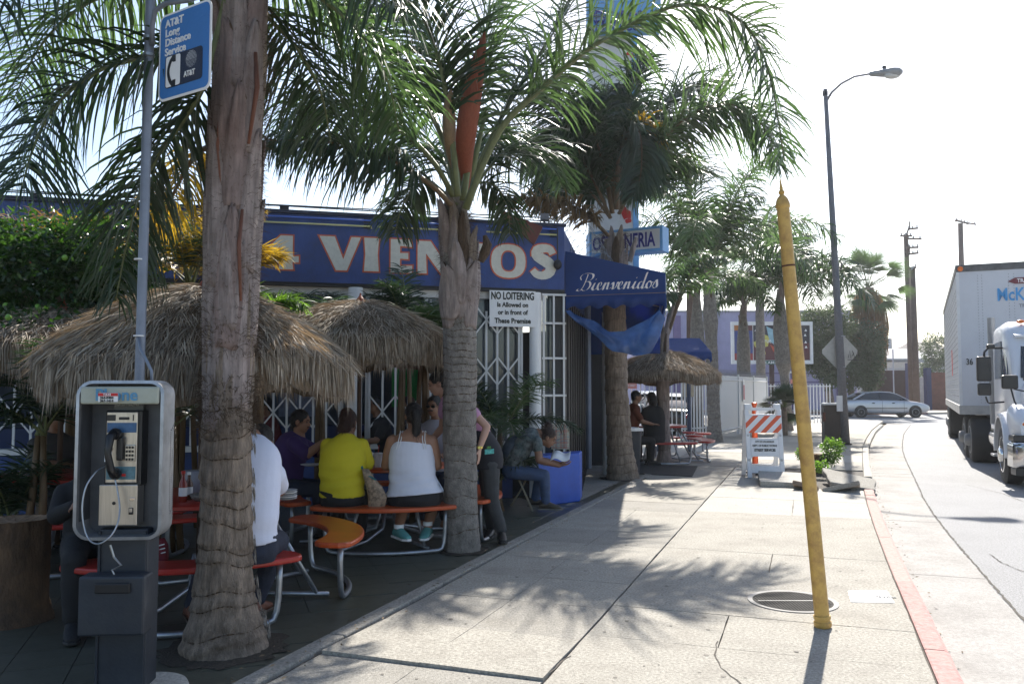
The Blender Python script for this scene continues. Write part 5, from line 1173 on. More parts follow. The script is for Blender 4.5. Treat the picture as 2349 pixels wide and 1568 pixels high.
# dotted handset outline on the right outside wall
b=MB(); outl=[(0,1.33),(.035,1.36),(.035,1.24),(.018,1.22),(.018,1.06),(.035,1.04),(.035,.93),(.0,.9),(-.012,.93),(-.012,1.0),(-.012,1.33)]
for (a_,c_) in zip(outl,outl[1:]+outl[:1]):
    k=max(1,int(math.hypot(a_[0]-c_[0],a_[1]-c_[1])/.011))
    for i in range(k):
        y=a_[0]+(c_[0]-a_[0])*i/k; z=a_[1]+(c_[1]-a_[1])*i/k
        for s in(-1,):
            b.ell(L_(hw+.0005,y-.04,z),(.0025,.0028,.0028),n=6,m=4)
for i in range(0): pass
b.build('perforation',m_dkm,ph,kind='stuff')
# sign pole behind the phone with curved bracket and hanging service sign
pp=thing('sign_pole','tall grey steel pole with curved bracket rising behind the pay phone','pole',(X_(322,4.62),4.62,0))
b=MB(); b.tube([P(322,1500,4.62),P(320,870,4.62),P(333,430,4.60),P(345,0,4.56),P(352,-250,4.54)],.026,16); b.build('post',m_gpole,pp,smooth=True)
b=MB(); b.tube([P(349,105,4.54),P(349,60,4.5),P(356,25,4.46),P(380,8,4.42),P(425,2,4.38),P(480,-14,4.30)],.014,10); b.build('bracket',m_gpole,pp,smooth=True)
for y in(88,127): 
    b=MB(); b.lathe([(.032,-.008),(.032,.008)],P(345-y*.03,y,4.56),16); b.build('clamp',m_galv,pp)
b=MB(); b.tube([P(318,770,4.59),P(322,800,4.56),P(338,830,4.52),P(347,850,4.52),P(349,880,4.52)],.009,8); b.build('conduit',m_gpole,pp,smooth=True)
for y in(595,770): 
    b=MB(); b.lathe([(.029,-.004),(.029,.004)],P(326-y*.01,y,4.6),16); b.build('strap',m_wht,pp)
# sign plate: corners traced, nearer on its right side
sgl=(P(365,32,4.42),P(483,-8,4.19),P(483,200,4.19),P(365,237,4.42))
ux=(sgl[1]-sgl[0]).normalized(); uz=V((0,0,1)); ux=V((ux.x,ux.y,0)).normalized(); wS=(V((sgl[1].x-sgl[0].x,sgl[1].y-sgl[0].y,0))).length; zb=sgl[3].z; zt=zb+.475
sg=thing('phone_service_sign','blue long distance phone service sign hanging from the curved bracket','sign',sgl[3])
O=V((sgl[3].x,sgl[3].y,zb)); un=ux.cross(uz)
def plate(x0,x1,y0,y1,r,m,name,d0,d1):
    pts=[]
    for(cx_,cz_,a0) in((x1-r,y1-r,0),(x0+r,y1-r,90),(x0+r,y0+r,180),(x1-r,y0+r,270)):
        for i in range(6): a=R(a0+90*i/5); pts.append(O+ux*(cx_+r*math.cos(a))+uz*(cz_+r*math.sin(a))+un*d0)
    b=MB(); b.poly(pts,un*(d1-d0)); return b.build(name,m,sg)
hS=zt-zb
plate(0,wS,0,hS,.045,m_wht2,'border',0,.006); plate(.012,wS-.012,.012,hS-.012,.035,mat('sign_blue',(.035,.17,.46),.4,var=.06),'face',.0065,.008)
ws=wS
text('lettering','AT&T\nLong\nDistance\nService',.058,m_wht2,O+ux*(.13*ws)+uz*(hS*.84)+un*.009,ux,uz,sg,bold=.02,wide=1.05)
plate(.14*ws,.86*ws,.13*hS,.5*hS,.02,mat('sign_navy',(.012,.018,.045),.4),'emblem_panel',.0085,.010); plate(.16*ws,.44*ws,.14*hS,.49*hS,.012,m_wht2,'handset_panel',.0105,.0115)
b=MB(); hx=.31*ws; cxs=[(hx+.045*ws,.45*hS),(hx-.045*ws,.44*hS),(hx-.10*ws,.315*hS),(hx-.045*ws,.185*hS),(hx+.045*ws,.17*hS)]
sp=catmull([(x,z,0) for x,z in cxs],24); vs=[]
for i,p in enumerate(sp):
    t_=(sp[min(i+1,23)]-sp[max(i-1,0)]).normalized(); n_=V((-t_.y,t_.x,0)); f=abs(i/23-.5)*2; wq=ws*(.026 if f<.6 else .042)
    for s in(-1,1): q=p+n_*s*wq; vs.append(O+ux*q.x+uz*q.y+un*.0123)
b.add(vs,[(2*i,2*i+1,2*i+3,2*i+2) for i in range(23)]); b.build('handset_symbol',m_blk,sg)
b=MB(); gx,gz,gr_=.65*ws,.385*hS,.105*ws
for i in range(13):
    z=gz-gr_+gr_*2*(i+.5)/13; hwid=math.sqrt(max(0,gr_**2-(z-gz)**2)); 
    th_=gr_*2/13*(.30 if i>5 else .18)
    b.quad(*[O+ux*x+uz*zz+un*.0105 for x,zz in((gx-hwid,z),(gx+hwid,z-th_*.15),(gx+hwid,z+th_*.6),(gx-hwid,z+th_))])
b.build('globe_stripe',m_wht2,sg); text('emblem_text','AT&T',.042,m_wht2,O+ux*(.52*ws)+uz*(.20*hS)+un*.0105,ux,uz,sg,bold=.015,wide=.85)
# --- yellow pole ---
yb=G(1888,1437); yp=thing('yellow_pole','leaning yellow painted steel pole with a pointed ball finial','pole',yb)
top=P(1796,475,yb.y-.02); ax_=(top-yb).normalized(); Ln=(top-yb).length
b=MB(); b.lathe([(.047,0),(.045,Ln*.5),(.041,Ln)],yb,28,ax=ax_); b.build('shaft',m_ylp,yp,smooth='auto')
b=MB(); b.lathe([(.050,0),(.056,.01),(.056,.035),(.049,.04),(.049,.05),(.054,.055),(.054,.075),(.047,.08)],yb,28,ax=ax_); b.build('collar',m_ylp,yp,smooth='auto')
b=MB(); b.lathe([(.042,0),(.047,.01),(.047,.03),(.045,.035),(.04,.055),(.03,.075),(.017,.088),(.014,.094),(.020,.103),(.021,.112),(.014,.122),(.010,.128),(.013,.135),(.009,.15),(.002,.205)],top-ax_*.01,28,ax=ax_); b.build('finial',m_ylp,yp,smooth='auto')
b=MB(); b.lathe([(.0435,0),(.0435,.012)],yb+ax_*(Ln*.855),28,ax=ax_); b.build('rust_band',mat('rust',(.10,.035,.02),.8,var=.5,vs=30),yp)
# --- street lamp ---
lb=G(1939,1019); Yl=lb.y
lp=thing('street_lamp','tall grey street lamp with curved arm and cobra head','street lamp',lb)
b=MB(); b.tube([V((lb.x,Yl,0)),P(1921,700,Yl),P(1893,205,Yl)],[.125,.095,.055],16); b.build('pole',m_lpole,lp,smooth=True)
b=MB(); b.tube([P(1896,232,Yl),P(1908,212,Yl),P(1930,192,Yl-.1),P(1960,176,Yl-.2),P(2000,169,Yl-.3)],[.035,.033,.03,.028,.026],10); b.build('arm',m_lpole,lp,smooth=True)
b=MB(); a=P(1994,170,Yl-.3); c=P(2071,163,Yl-.6); d=(c-a).normalized(); s_=V((0,0,1)).cross(d).normalized(); rg=[]
for f,wv_,hv_ in((0,.05,.05),(.08,.09,.07),(.35,.13,.10),(.7,.19,.13),(.9,.16,.11),(1,.05,.04)): rg.append((a.lerp(c,f)+V((0,0,-.02*f)),s_*wv_,V((0,0,hv_))))
b.loft(rg,16); b.build('lamp_head',mat('lamp_grey',(.25,.26,.27),.5),lp,smooth=True)
b=MB(); b.ell(a.lerp(c,.68)-V((0,0,.10)),(.22,.13,.09)); b.build('lens',mat('lens',(.5,.5,.48),.2),lp,smooth=True)
b=MB(); b.box(a.lerp(c,.45)+V((0,0,.14)),(.08,.08,.08)); b.build('photo_cell',m_dkm,lp)
b=MB(); b.lathe([(.07,0),(.07,.12),(.04,.15)],P(1893,218,Yl)-V((0,0,.02)),12); b.build('cap',m_dkm,lp)
b=MB(); c=P(1926,925,Yl-.17); b.box(c,(.16,.02,.42)); b.build('notice',m_wht,lp)
b=MB(); b.lathe([(.17,-.02),(.17,.05)],V((lb.x,Yl,0)),16); b.build('base_plate',m_dkm,lp)
# diamond warning sign, back side
cS=P(1931,806,Yl-.0); dsn=thing('diamond_sign','grey back of a diamond road sign mounted on the street lamp','road sign',cS)
hd=.57; b=MB(); pts=[]
yv=V((math.cos(R(8)),math.sin(R(8)),0))
for k in range(4):
    for s in(-1,1):
        ca_=math.pi/2*k; e=V((math.cos(ca_),math.sin(ca_))); f=V((-e.y,e.x)); q=e*(hd-.05)+f*(s*.05) ; pts.append(cS+V((0,.13,0))+yv*q.x+V((0,0,q.y)))
b.poly(pts,(0,.004,0)); b.build('panel',mat('sign_back',(.48,.47,.43),.5,metal=.2,dirt=.3,dirtc=(.15,.15,.12)),dsn)
for z in(.42,-.42): 
    b=MB(); b.lathe([(.105,-.01),(.105,.01)],cS+V((0,0,z)),16); b.build('strap',m_galv,dsn)
b=MB(); g0=cS+V((.22,.12,-.17))
for pts_ in ([(0,0),(.05,.2),(.08,-.02)],[(.1,.05),(.16,.12),(.12,.2),(.2,-.05)],[(.2,0),(.28,.22),(.3,0)],[(-.02,-.05),(.3,-.06)]):
    b.tube([g0+V((x,0,z)) for x,z in pts_],.008,4)
b.build('graffiti',m_blk,dsn)
# --- A-frame barricade ---
bc=G(1750,1092); Yb=bc.y
br=thing('barricade','white plastic A-frame barricade with orange and white striped panel','barricade',(bc.x,Yb,0),R(-4))
mw=mat('white_barricade_plastic',(.78,.78,.80),.45,var=.04,bump=.1,dirt=.4,dirtc=(.45,.45,.45),ds=8); mo=mat('orange_sheeting',(.72,.10,.02),.35,var=.06)
def LB(x,y,z): return WM[br]@V((x,y,z))
def leg(side):   # side -1 front, +1 rear ; leans inward
    wd,H=.315,1.16
    def T(x,z,d=0): return LB(x,side*(.24-.20*z/H)+side*d,z)
    def pan(x0,x1,z0_,z1_,name='panel',m=mw,d0=0,d1=.03):
        b=MB(); p=[T(x0,z0_,d0),T(x1,z0_,d0),T(x1,z1_,d0),T(x0,z1_,d0)]; n=(T(0,.5,1)-T(0,.5,0)); b.poly(p,n*(d1-d0)); o=b.build(name,m,br); bev(o,.006); return o
    pan(-wd,-wd+.075,0,H,'upright'); pan(wd-.075,wd,0,H,'upright')
    for z0_,z1_ in((.08,.20),(.36,.66),(.80,1.08)): pan(-wd+.076,wd-.076,z0_,z1_,'cross_panel')
    # rounded corner fillets of the two slots
    for (za,zb) in((.20,.36),(.66,.80)):
        for sx in(-1,1):
            for zz,sz in((za,1),(zb,-1)):
                b=MB(); pts=[T(sx*(wd-.076),zz,0)]; r_=.05
                for i in range(6):
                    a=math.pi/2*i/5; pts.append(T(sx*(wd-.076-r_+r_*math.sin(a)) if 0 else sx*(wd-.076-r_*(1-math.sin(a))),zz+sz*r_*(1-math.cos(a)),0))
                n=(T(0,.5,1)-T(0,.5,0)); b.poly(pts,n*.03); b.build('fillet',mw,br)
    for sx in(-1,1): pan(sx*wd*.80-.055,sx*wd*.80+.055,H+.001,H+.10,'top_block')
    if side==-1:
        b=MB(); x0,x1,z0_,z1_=-wd+.01,wd-.01,.765,1.06; dd=.033
        p=[T(x0,z0_,dd),T(x1,z0_,dd),T(x1,z1_,dd),T(x0,z1_,dd)]; n=(T(0,.5,1)-T(0,.5,0)); b.poly(p,n*.002); b.build('white_sheeting',m_wht2,br)
        # slanted stripes clipped to the panel
        H_=z1_-z0_; W_=x1-x0; sl=H_*1.0
        for s0 in(-.27,.06,.39,.72):
            poly_=[(s0*W_-.0,0),(s0*W_+.155*W_+.0,0),(s0*W_+.155*W_+sl,H_),(s0*W_+sl,H_)]
            def clip(pl,ax,v,keep):
                out=[]
                for i in range(len(pl)):
                    a,c=pl[i],pl[(i+1)%len(pl)]; ia,ic=(a[ax]-v)*keep>=0,(c[ax]-v)*keep>=0
                    if ia: out.append(a)
                    if ia!=ic: f=(v-a[ax])/(c[ax]-a[ax]); out.append((a[0]+(c[0]-a[0])*f,a[1]+(c[1]-a[1])*f))
                return out
            pl=clip(clip(poly_,0,0,1),0,W_,-1)
            if len(pl)>2:
                b=MB(); b.poly([T(x0+x,z0_+z,dd+.0025) for x,z in pl],n*.002); b.build('orange_stripe',mo,br)
        o0=T(-.20,.59,.034); e_=(T(1,0,0)-T(0,0,0)).normalized(); uz_=(T(0,1,0)-T(0,0,0)).normalized()
        text('lettering','CITY OF LOS ANGELES',.042,mk,T(0,.60,.034),e_,uz_,br,align='CENTER',wide=.75,bold=.01); text('lettering','DEPT. OF PUBLIC WORKS',.048,mk,T(0,.53,.034),e_,uz_,br,align='CENTER',wide=.75,bold=.015); text('lettering','STREET SERVICES',.062,mk,T(0,.45,.034),e_,uz_,br,align='CENTER',wide=.75,bold=.03)
        for sx in(-1,1):
            for z in(.30,.72):
                b=MB(); q=T(sx*.275,z,.03); b.lathe([(.022,0),(.02,.006)],q,12,ax=(T(0,.5,1)-T(0,.5,0))); b.build('bolt',m_galv,br)
leg(-1); leg(1)
b=MB(); b.box((0,0,1.17),(.40,.06,.05)); b.v=[tuple(WM[br]@V(p)) for p in b.v]; b.build('hinge_bar',mw,br)
# orange delineator behind the barricade
dc=V((bc.x+.03,Yb+.55,0)); t=thing('delineator_post','slim orange traffic delineator standing behind the barricade','traffic post',dc)
b=MB(); b.lathe([(.055,.03),(.05,.9),(.045,1.12),(.06,1.17),(.03,1.19),(.05,1.24),(.05,1.27),(.02,1.28)],dc,18); b.build('tube',mo,t,smooth='auto'); b=MB(); b.lathe([(.18,0),(.17,.03),(.06,.05)],dc,8); b.build('base',m_blkr,t)
b=MB(); b.lathe([(.0485,0),(.0475,.1)],dc+V((.03,0,1.02)),18); b.build('reflective_band',m_wht2,t)
# --- cable cabinet, stumps ---
t=thing('cable_cabinet','brown-black utility cabinet with pale side beside the lamp post','utility cabinet',G(1898,1012)); cx_=X_(1895,23.2); Yc=22.6
b=MB(); b.poly([(cx_-.31,Yc,.02),(cx_+.29,Yc,.02),(cx_+.42,Yc+.5,.02),(cx_-.2,Yc+.5,.02)],(0,0,1.05)); bev(b.build('cabinet',mat('brown_cabinet',(.035,.025,.02),.5,var=.3),t),.015)
b=MB(); b.poly([(cx_+.3,Yc,.02),(cx_+.31,Yc-.0,.02),(cx_+.44,Yc+.5,.02),(cx_+.425,Yc+.5,.02)],(0,0,1.05)); b.build('side_face',m_wht,t)
b=MB(); b.poly([(cx_-.33,Yc-.03,1.075),(cx_+.33,Yc-.03,1.075),(cx_+.47,Yc+.52,1.075),(cx_-.22,Yc+.52,1.075)],(0,0,.05)); b.build('lid',m_wht,t)
b=MB(); b.box((cx_-.33,Yc-.05,.75),(.06,.06,.25)); b.build('hasp',mat('rust',(0,0,0)),t)
def stump(label,c,r,h,seed,root=True):
    random.seed(seed); t=thing('palm_stump',label,'stump',c); na,nz=48,22; vs=[]
    for j in range(nz+1):
        z=h*j/nz
        for i in range(na):
            a=2*math.pi*i/na; rr=r*(1+.03*math.sin(a*3+seed)+.015*math.sin(a*8+z*5)+(.22*max(0,1-z/(h*.22))**1.5 if root else 0)+random.uniform(-.008,.008)*(3 if z<h*.15 and root else 1)); vs.append((c.x+rr*math.cos(a),c.y+rr*math.sin(a),z))
    b=MB(); b.add(vs,[(j*na+i,j*na+(i+1)%na,(j+1)*na+(i+1)%na,(j+1)*na+i) for j in range(nz) for i in range(na)]); b.build('bark',m_stump,t,smooth=True)
    b=MB(); vs=[(c.x+r*f*math.cos(2*math.pi*i/na),c.y+r*f*math.sin(2*math.pi*i/na),h-.03*(1-f)**.5+random.uniform(-.004,.004)) for f in(1,.86,.7,.4,.05) for i in range(na)]
    b.add(vs,[(j*na+i,j*na+(i+1)%na,(j+1)*na+(i+1)%na,(j+1)*na+i) for j in range(4) for i in range(na)]); b.build('cut_top',mat('cut_wood',(.22,.14,.08),.9,var=.4,vs=20,bump=.5),t)
    return t
sc0=G(45,1425); stump('thick brown cut palm stump at the bottom left corner',V((X_(38,5.55),5.62,0)),.195,.67,12)
c=G(1858,1078); t=stump('small dark cut stump among broken slabs',V((X_(1862,15.2),15.2,0)),.16,.34,13,False)

# --- table things ---
def bottle(label,x,y,z,col_,capc,h=.2,r=.03,g=None):
    t=thing('sauce_bottle',label,'bottle',(x,y,z),group=g); b=MB(); b.lathe([(r*.9,0),(r,.008),(r,h*.6),(r*.45,h*.78),(r*.4,h*.92)],(x,y,z),18); b.build('glass',mat('bottle_'+label[:9].replace(' ','_'),col_,.15),t,smooth='auto'); b=MB(); b.lathe([(r*.5,0),(r*.5,h*.1)],(x,y,z+h*.93),14); b.build('cap',capc,t)
    b=MB(); b.lathe([(r*1.02,0),(r*1.02,h*.28)],(x,y,z+h*.2),18); b.build('label',m_wht2,t,smooth='auto')
bottle('red hot sauce bottle with white label on the near table',X_(426,5.85),5.85,.75,(.25,.02,.01),mat('red_cap',(.5,.03,.02)),.21,.028)
bottle('brown sauce bottle behind the red bottle on the near table',X_(437,5.95),5.97,.75,(.10,.03,.01),m_wht2,.19,.026)
t=thing('napkin_bag','white plastic bag of napkins standing on the near red table','bag',(X_(452,6.1),6.1,.75)); b=MB(); random.seed(2)
x,y=X_(452,6.15),6.15
b.loft([(V((x,y,.75)),V((.08,0,0)),V((0,.06,0))),(V((x,y,.86)),V((.085,0,0)),V((0,.065,0))),(V((x,y,.93)),V((.10,0,0)),V((0,.07,0))),(V((x,y,.94)),V((.085,0,0)),V((0,.06,0)))],20); o=b.build('sack',mat('thin_white_plastic',(.42,.43,.5),.4,trans=.3,bump=.6,bs=20,bd=.02),t,smooth=True)
t=thing('salsa_bowl','small speckled stone bowl on the near red table','bowl',(X_(462,5.95),5.95,.75)); b=MB(); b.lathe([(.03,0),(.06,.02),(.075,.05),(.07,.052),(.05,.025),(.02,.015)],(X_(466,5.9),5.9,.75),20); b.build('bowl',mat('stone_bowl',(.2,.18,.16),.7,var=.5,vs=60),t,smooth=True)
for k in range(5):
    b=MB(); x=X_(663,5.98); b.lathe([(.045,0),(.07,.010),(.072,.014),(.06,.014)],(x,5.98,.75+.014*k+.0),24); o=b.build('plate',m_wht2 if k%2 else mat('grey_plate',(.35,.36,.38)),None,smooth='auto'); tag(o,['lowest plate of the stack on the near table','second plate up in the stack on the near table','middle plate of the stack on the near table','second plate from the top of the stack','topmost plate of the stack on the near table'][k],'plate',group='plates stacked on the near table')
for px,Y,l in((848,8.45,'left foam cup between the two women'),(869,8.4,'right foam cup between the two women')):
    x=X_(px,Y); t=thing('foam_cup','white '+l,'cup',(x,Y,.75),group='foam cups on the orange table'); b=MB(); b.lathe([(.032,0),(.045,.13),(.047,.133),(.043,.135),(.04,.12)],(x,Y,.75),20); b.build('cup',m_wht2,t,smooth='auto'); b=MB(); b.lathe([(.046,.134),(.047,.14),(.042,.143)],(x,Y,.75),20); b.build('lid',m_wht2,t); b=MB(); b.tube([(x,Y,.88),(x+.01,Y,.97)],.004,6); b.build('straw',mat('red_cap',(0,0,0)),t)
b=MB(); x=X_(716,8.5); b.lathe([(.05,0),(.10,.012),(.105,.018),(.09,.016)],(x,8.5,.752),24); tag(b.build('paper_plate',m_wht2,None,smooth='auto'),'white plate in front of the man in purple','plate')
bottle('green bottle on the far table',X_(1480,17.3),17.3,.75,(.03,.18,.03),m_wht2,.24,.032); bottle('dark bottle on the far red table',X_(1474,17.4),17.45,.75,(.05,.01,.01),m_dkm,.24,.032)
# handbag hanging from the bench
c=P(862,1120,7.78); t=thing('handbag','patterned paisley handbag with teal strap hanging on the orange bench','handbag',c)
b=MB(); pts=[(838,1075,.03),(846,1095,.05),(858,1115,.075),(866,1138,.09),(864,1160,.08),(862,1168,.04)]
b.loft([(P(x,y,7.77),V((r_,0,0)),V((0,.05,0))) for x,y,r_ in pts],16)
hb=b.build('pouch',mat('paisley_cloth',(.30,.22,.15),.8,var=.7,vs=28,bump=.2),t,smooth=True)
b=MB(); b.tube([P(826,1060,7.85),P(832,1075,7.8),P(842,1088,7.74),P(862,1100,7.70)],.012,6,flat=.3); b.build('strap',mat('teal_cloth',(.02,.16,.16),.7),t)
# folding chair with tan frame, and trash bin
t=thing('folding_chair','tan metal folding chair under the reading woman','chair',P(1190,1150,10.6)); m_tan=mat('tan_metal',(.22,.20,.15),.5)
for dy in(0,.36):
    b=MB(); b.tube([P(1160,1040,10.45+dy),P(1195,1110,10.3+dy),P(1222,1172,10.25+dy)],.013,8); b.build('leg',m_tan,t,smooth=True)
    b=MB(); b.tube([P(1215,1085,10.5+dy),P(1190,1130,10.5+dy),P(1172,1160,10.5+dy)],.012,8); b.build('leg',m_tan,t,smooth=True)
b=MB(); a=P(1172,1088,10.4); c=P(1235,1090,10.4); b.poly([V((a.x,10.35,.43)),V((c.x,10.35,.43)),V((c.x,10.75,.43)),V((a.x,10.75,.43))],(0,0,.025)); bev(b.build('seat',m_tan,t),.01)
b=MB(); a=P(1150,1030,10.45); b.poly([a,a+V((.0,.36,0)),a+V((.03,.36,.16)),a+V((.03,0,.16))],(.012,0,0)); b.build('backrest',m_tan,t)
c=V((X_(1440,14.9),14.9,0)); t=thing('trash_bin','dark bin with folded cover between the third palm and far table','bin',c); b=MB(); b.lathe([(.2,0),(.24,.75),(.25,.78)],c,20); b.build('bin',m_pblk,t,smooth='auto'); b=MB(); b.lathe([(.27,.78),(.27,.82),(.1,.84)],c,20); b.build('lid',m_wht,t)
# --- white fence and gate ---
fc=thing('white_fence','white slatted metal security fence with spiked top past the barricade','fence',G(1655,1003))
p0=V((X_(1650,25.4),25.4,0)); p1=V((X_(1757,33.0),33.0,0)); d=(p1-p0); Lf=d.length; d.normalize(); nn=V((d.y,-d.x,0))
m_fw=mat('fence_white',(.66,.67,.68),.5,var=.1,vs=3,dirt=.4,dirtc=(.45,.44,.42),ds=3)
sl=MB(); sl.box((0,0,0),(.066,.02,1.78)); s0=None; ang=math.atan2(d.y,d.x)
n=int(Lf/.078)
for i in range(n):
    m=Matrix.Translation(p0+d*(.04+i*.078)+V((0,0,1.03+random.uniform(-.005,.005)))-V(fc.location))@Matrix.Rotation(ang,4,'Z')
    if s0 is None: s0=sl.build('slat',m_fw,fc,world=False); s0.matrix_basis=m
    else: share('slat',s0,fc,m)
for z in(.22,1.78):
    b=MB(); b.tube([p0+V((0,0,z))+nn*.03,p1+V((0,0,z))+nn*.03],.025,4); b.build('rail',m_fw,fc)
for f in(0,.33,.66,1):
    b=MB(); q=p0+d*Lf*f; b.box((q.x,q.y,.99),(.09,.09,1.98),ang); b.build('post',m_fw,fc)
b=MB()
for i in range(int(Lf/.11)):
    q=p0+d*(i*.11+.05); b.tube([q+V((0,0,1.9)),q+V((0,0,2.12))],[.01,.003],4)
b.tube([p0+V((0,0,1.98)),p1+V((0,0,1.98))],.012,4); b.build('spike',mat('grey_spikes',(.2,.2,.22)),fc,kind='stuff')
b=MB(); q=p0+d*(Lf*.42)+nn*.05; b.box((q.x,q.y,1.45),(.28,.01,.75),ang); s_=b.build('notice',m_wht2,fc); b=MB(); q=q+nn*.01; b.box((q.x,q.y,1.38),(.2,.006,.5),ang); b.build('notice_print',mat('faded_red_print',(.5,.12,.15)),s_)
t=thing('white_gate','white barred gate between the far umbrella and the slatted fence','gate',(X_(1600,26),26,0))
a=V((X_(1563,24.0),24.0,0)); c=V((X_(1650,25.4),25.4,0)); dg_=(c-a).normalized(); Lg=(c-a).length
for i in range(int(Lg/.155)+1):
    b=MB(); q=a+dg_*(i*.155); b.box((q.x,q.y,1.02),(.045,.03,1.9),math.atan2(dg_.y,dg_.x)); b.build('bar',m_fw,t)
for z in(.15,.35,1.9): 
    b=MB(); b.tube([a+V((0,0,z)),c+V((0,0,z))],.02,4); b.build('rail',m_fw,t)
b=MB(); q=a+dg_*.3; b.box((q.x,q.y-.05,1.55),(.34,.01,.55)); b.build('notice',mat('tan_notice',(.45,.38,.28)),t)
t=thing('rear_fence','low white picket fence with scrolls behind the far table','fence',(X_(1470,26),26,0))
for i in range(12):
    x=X_(1438,26)+i*.14; b=MB(); b.box((x,26,.9),(.03,.03,1.8)); b.build('bar',m_fw,t)
for z in(.2,1.7): b=MB(); b.tube([(X_(1436,26),26,z),(X_(1545,26),26,z)],.02,4); b.build('rail',m_fw,t)
for x,z in((1492,1.25),(1492,.75),(1470,1.25)):
    b=MB(); pts=[]; 
    for i in range(40): a_=i*.35; r_=.16*(1-i/46); pts.append((X_(x,25.9)+r_*math.cos(a_),25.9,z+r_*math.sin(a_)))
    b.tube(pts,.012,5); b.build('scroll',m_dkm,t)
b=MB(); b.box((X_(1445,25.8),25.8,1.62),(.42,.01,.22)); s_=b.build('notice',mat('red_white_sign',(.6,.25,.22)),t); text('lettering','CASH ONLY',.08,m_wht2,(X_(1445,25.8)-.19,25.79,1.58),(1,0,0),(0,0,1),s_,bold=.02,wide=.8)
# second gate frame by the yellow pole
t=thing('gate_frame','narrow white gate frame with small red sign right behind the yellow pole','gate',(X_(1812,36),36,0))
for px in(1808,1822): b=MB(); x=X_(px,36); b.box((x,36,1.1),(.07,.07,2.2)); b.build('post',m_fw,t)
b=MB(); b.box((X_(1815,36),36,2.2),(.38,.07,.08)); b.build('rail',m_fw,t); b=MB(); b.box((X_(1815,36),35.9,1.8),(.16,.02,.2)); b.build('notice',mat('red_white_sign',(0,0,0)),t)
t=thing('rear_fence','thin white picket fence in front of the lilac building','fence',(X_(1780,38),38,0))
for i in range(20): b=MB(); x=X_(1760,38)+i*.15; b.box((x,38,.85),(.035,.03,1.7)); b.build('bar',m_fw,t)
b=MB(); b.tube([(X_(1760,38),38,1.6),(X_(1760,38)+2.9,38,1.6)],.02,4); b.build('rail',m_fw,t)

# gum spots, dry leaf litter and soil at the trunk feet
random.seed(77); b=MB()
for i in range(230):
    s_=random.uniform(3.6,16); e=random.uniform(-2.6,.5); c=S(s_,e,.0012); r=random.uniform(.006,.018); k=7
    b.add([c+V((r*math.cos(6.283*j/k)*random.uniform(.7,1.2),r*math.sin(6.283*j/k)*random.uniform(.7,1.2),.001)) for j in range(k)],[tuple(range(k))])
o=b.build('gum_spot',mat('old_gum',(.14,.125,.105),.8),None,kind='stuff'); tag(o,'dark trodden gum spots scattered over the sidewalk')
b=MB()
for i in range(420):
    if random.random()<.5: s_=random.uniform(3.4,15); e=-2.72-abs(random.gauss(0,.22))+.1; c=S(s_,e,.016)
    elif random.random()<.5: s_=random.uniform(4,22); e=kerb_e(s_)+.16+abs(random.gauss(0,.07)); c=S(s_,e,-.125)
    else: c=S(random.uniform(13.2,15),random.uniform(-.8,.9),.004)
    a=random.random()*6.28; L0=random.uniform(.01,.05); w0=L0*.25; d=V((math.cos(a),math.sin(a),0)); n_=V((-d.y,d.x,0))
    b.add([c-d*L0*.5,c+n_*w0*.5+V((0,0,.006)),c+d*L0*.5+V((0,0,.003)),c-n_*w0*.5],[(0,1,2,3)])
o=b.build('leaf_litter',mat('dry_litter',(.20,.14,.08),.8,island=.6,var=.4,vs=3),None,kind='stuff'); tag(o,'dry leaf litter along the patio edging and gutter')
for nm,c,r in(('first',V((c1(0)[0],c1(0)[1],0)),.38),('second',V((c2(0)[0],c2(0)[1],0)),.27),('third',V((c3(0)[0],c3(0)[1],0)),.40)):
    b=MB(); k=40; b.add([c+V((r*random.uniform(.86,1.1)*math.cos(6.283*j/k),r*random.uniform(.86,1.1)*math.sin(6.283*j/k),.0035)) for j in range(k)],[tuple(range(k))]); o=b.build('soil_patch',mat('dark_soil',(.045,.035,.025),.95,var=.5,vs=40,bump=.8,bs=80,bd=.02),None); o['kind']='structure'
# ================= PEOPLE =================
SK=mat('tan_skin',(.33,.17,.105),.5,var=.08,bump=.05); SK2=mat('light_skin',(.50,.29,.21),.5,var=.06,bump=.05); SK3=mat('brown_skin',(.24,.12,.07),.5,var=.08,bump=.05)
HB=mat('black_hair',(.012,.010,.010),.4,island=.5,var=.4,vs=40,bump=.6,bs=120,stretch=(3,3,.4)); HR=mat('auburn_hair',(.055,.02,.011),.5,island=.6,var=.7,vs=40,bump=.6,bs=120,stretch=(3,3,.4)); HG=mat('dark_greying_hair',(.03,.027,.025),.6,var=.6,vs=80,bump=.6,bs=120)
DEN=mat('blue_denim',(.05,.085,.17),.8,var=.25,vs=12,bump=.4,bs=200); DEND=mat('dark_denim',(.018,.024,.045),.8,var=.3,vs=12,bump=.4,bs=200); GREYP=mat('grey_trousers',(.045,.048,.052),.8,var=.2,vs=10,bump=.4,bs=150); BLKP=mat('black_trousers',(.012,.012,.014),.8,var=.2,bump=.3)
def limb(b,pts,rs,n=12,flat=1):
    for (p,q),(r0,r1) in zip(zip(pts,pts[1:]),zip(rs,rs[1:])):
        p,q=V(p),V(q); b.tube([p,p.lerp(q,.33),p.lerp(q,.66),q],[r0,r0*.66+r1*.34,r0*.34+r1*.66,r1],n,flat=flat)
    for p,r in zip(pts,rs): b.ell(p,(r,r,r),n=n,m=8)
def frame(face,up):
    up=V(up).normalized(); f=V(face); f=(f-up*f.dot(up)).normalized(); r=f.cross(up).normalized(); return Matrix((r,f,up)).transposed()
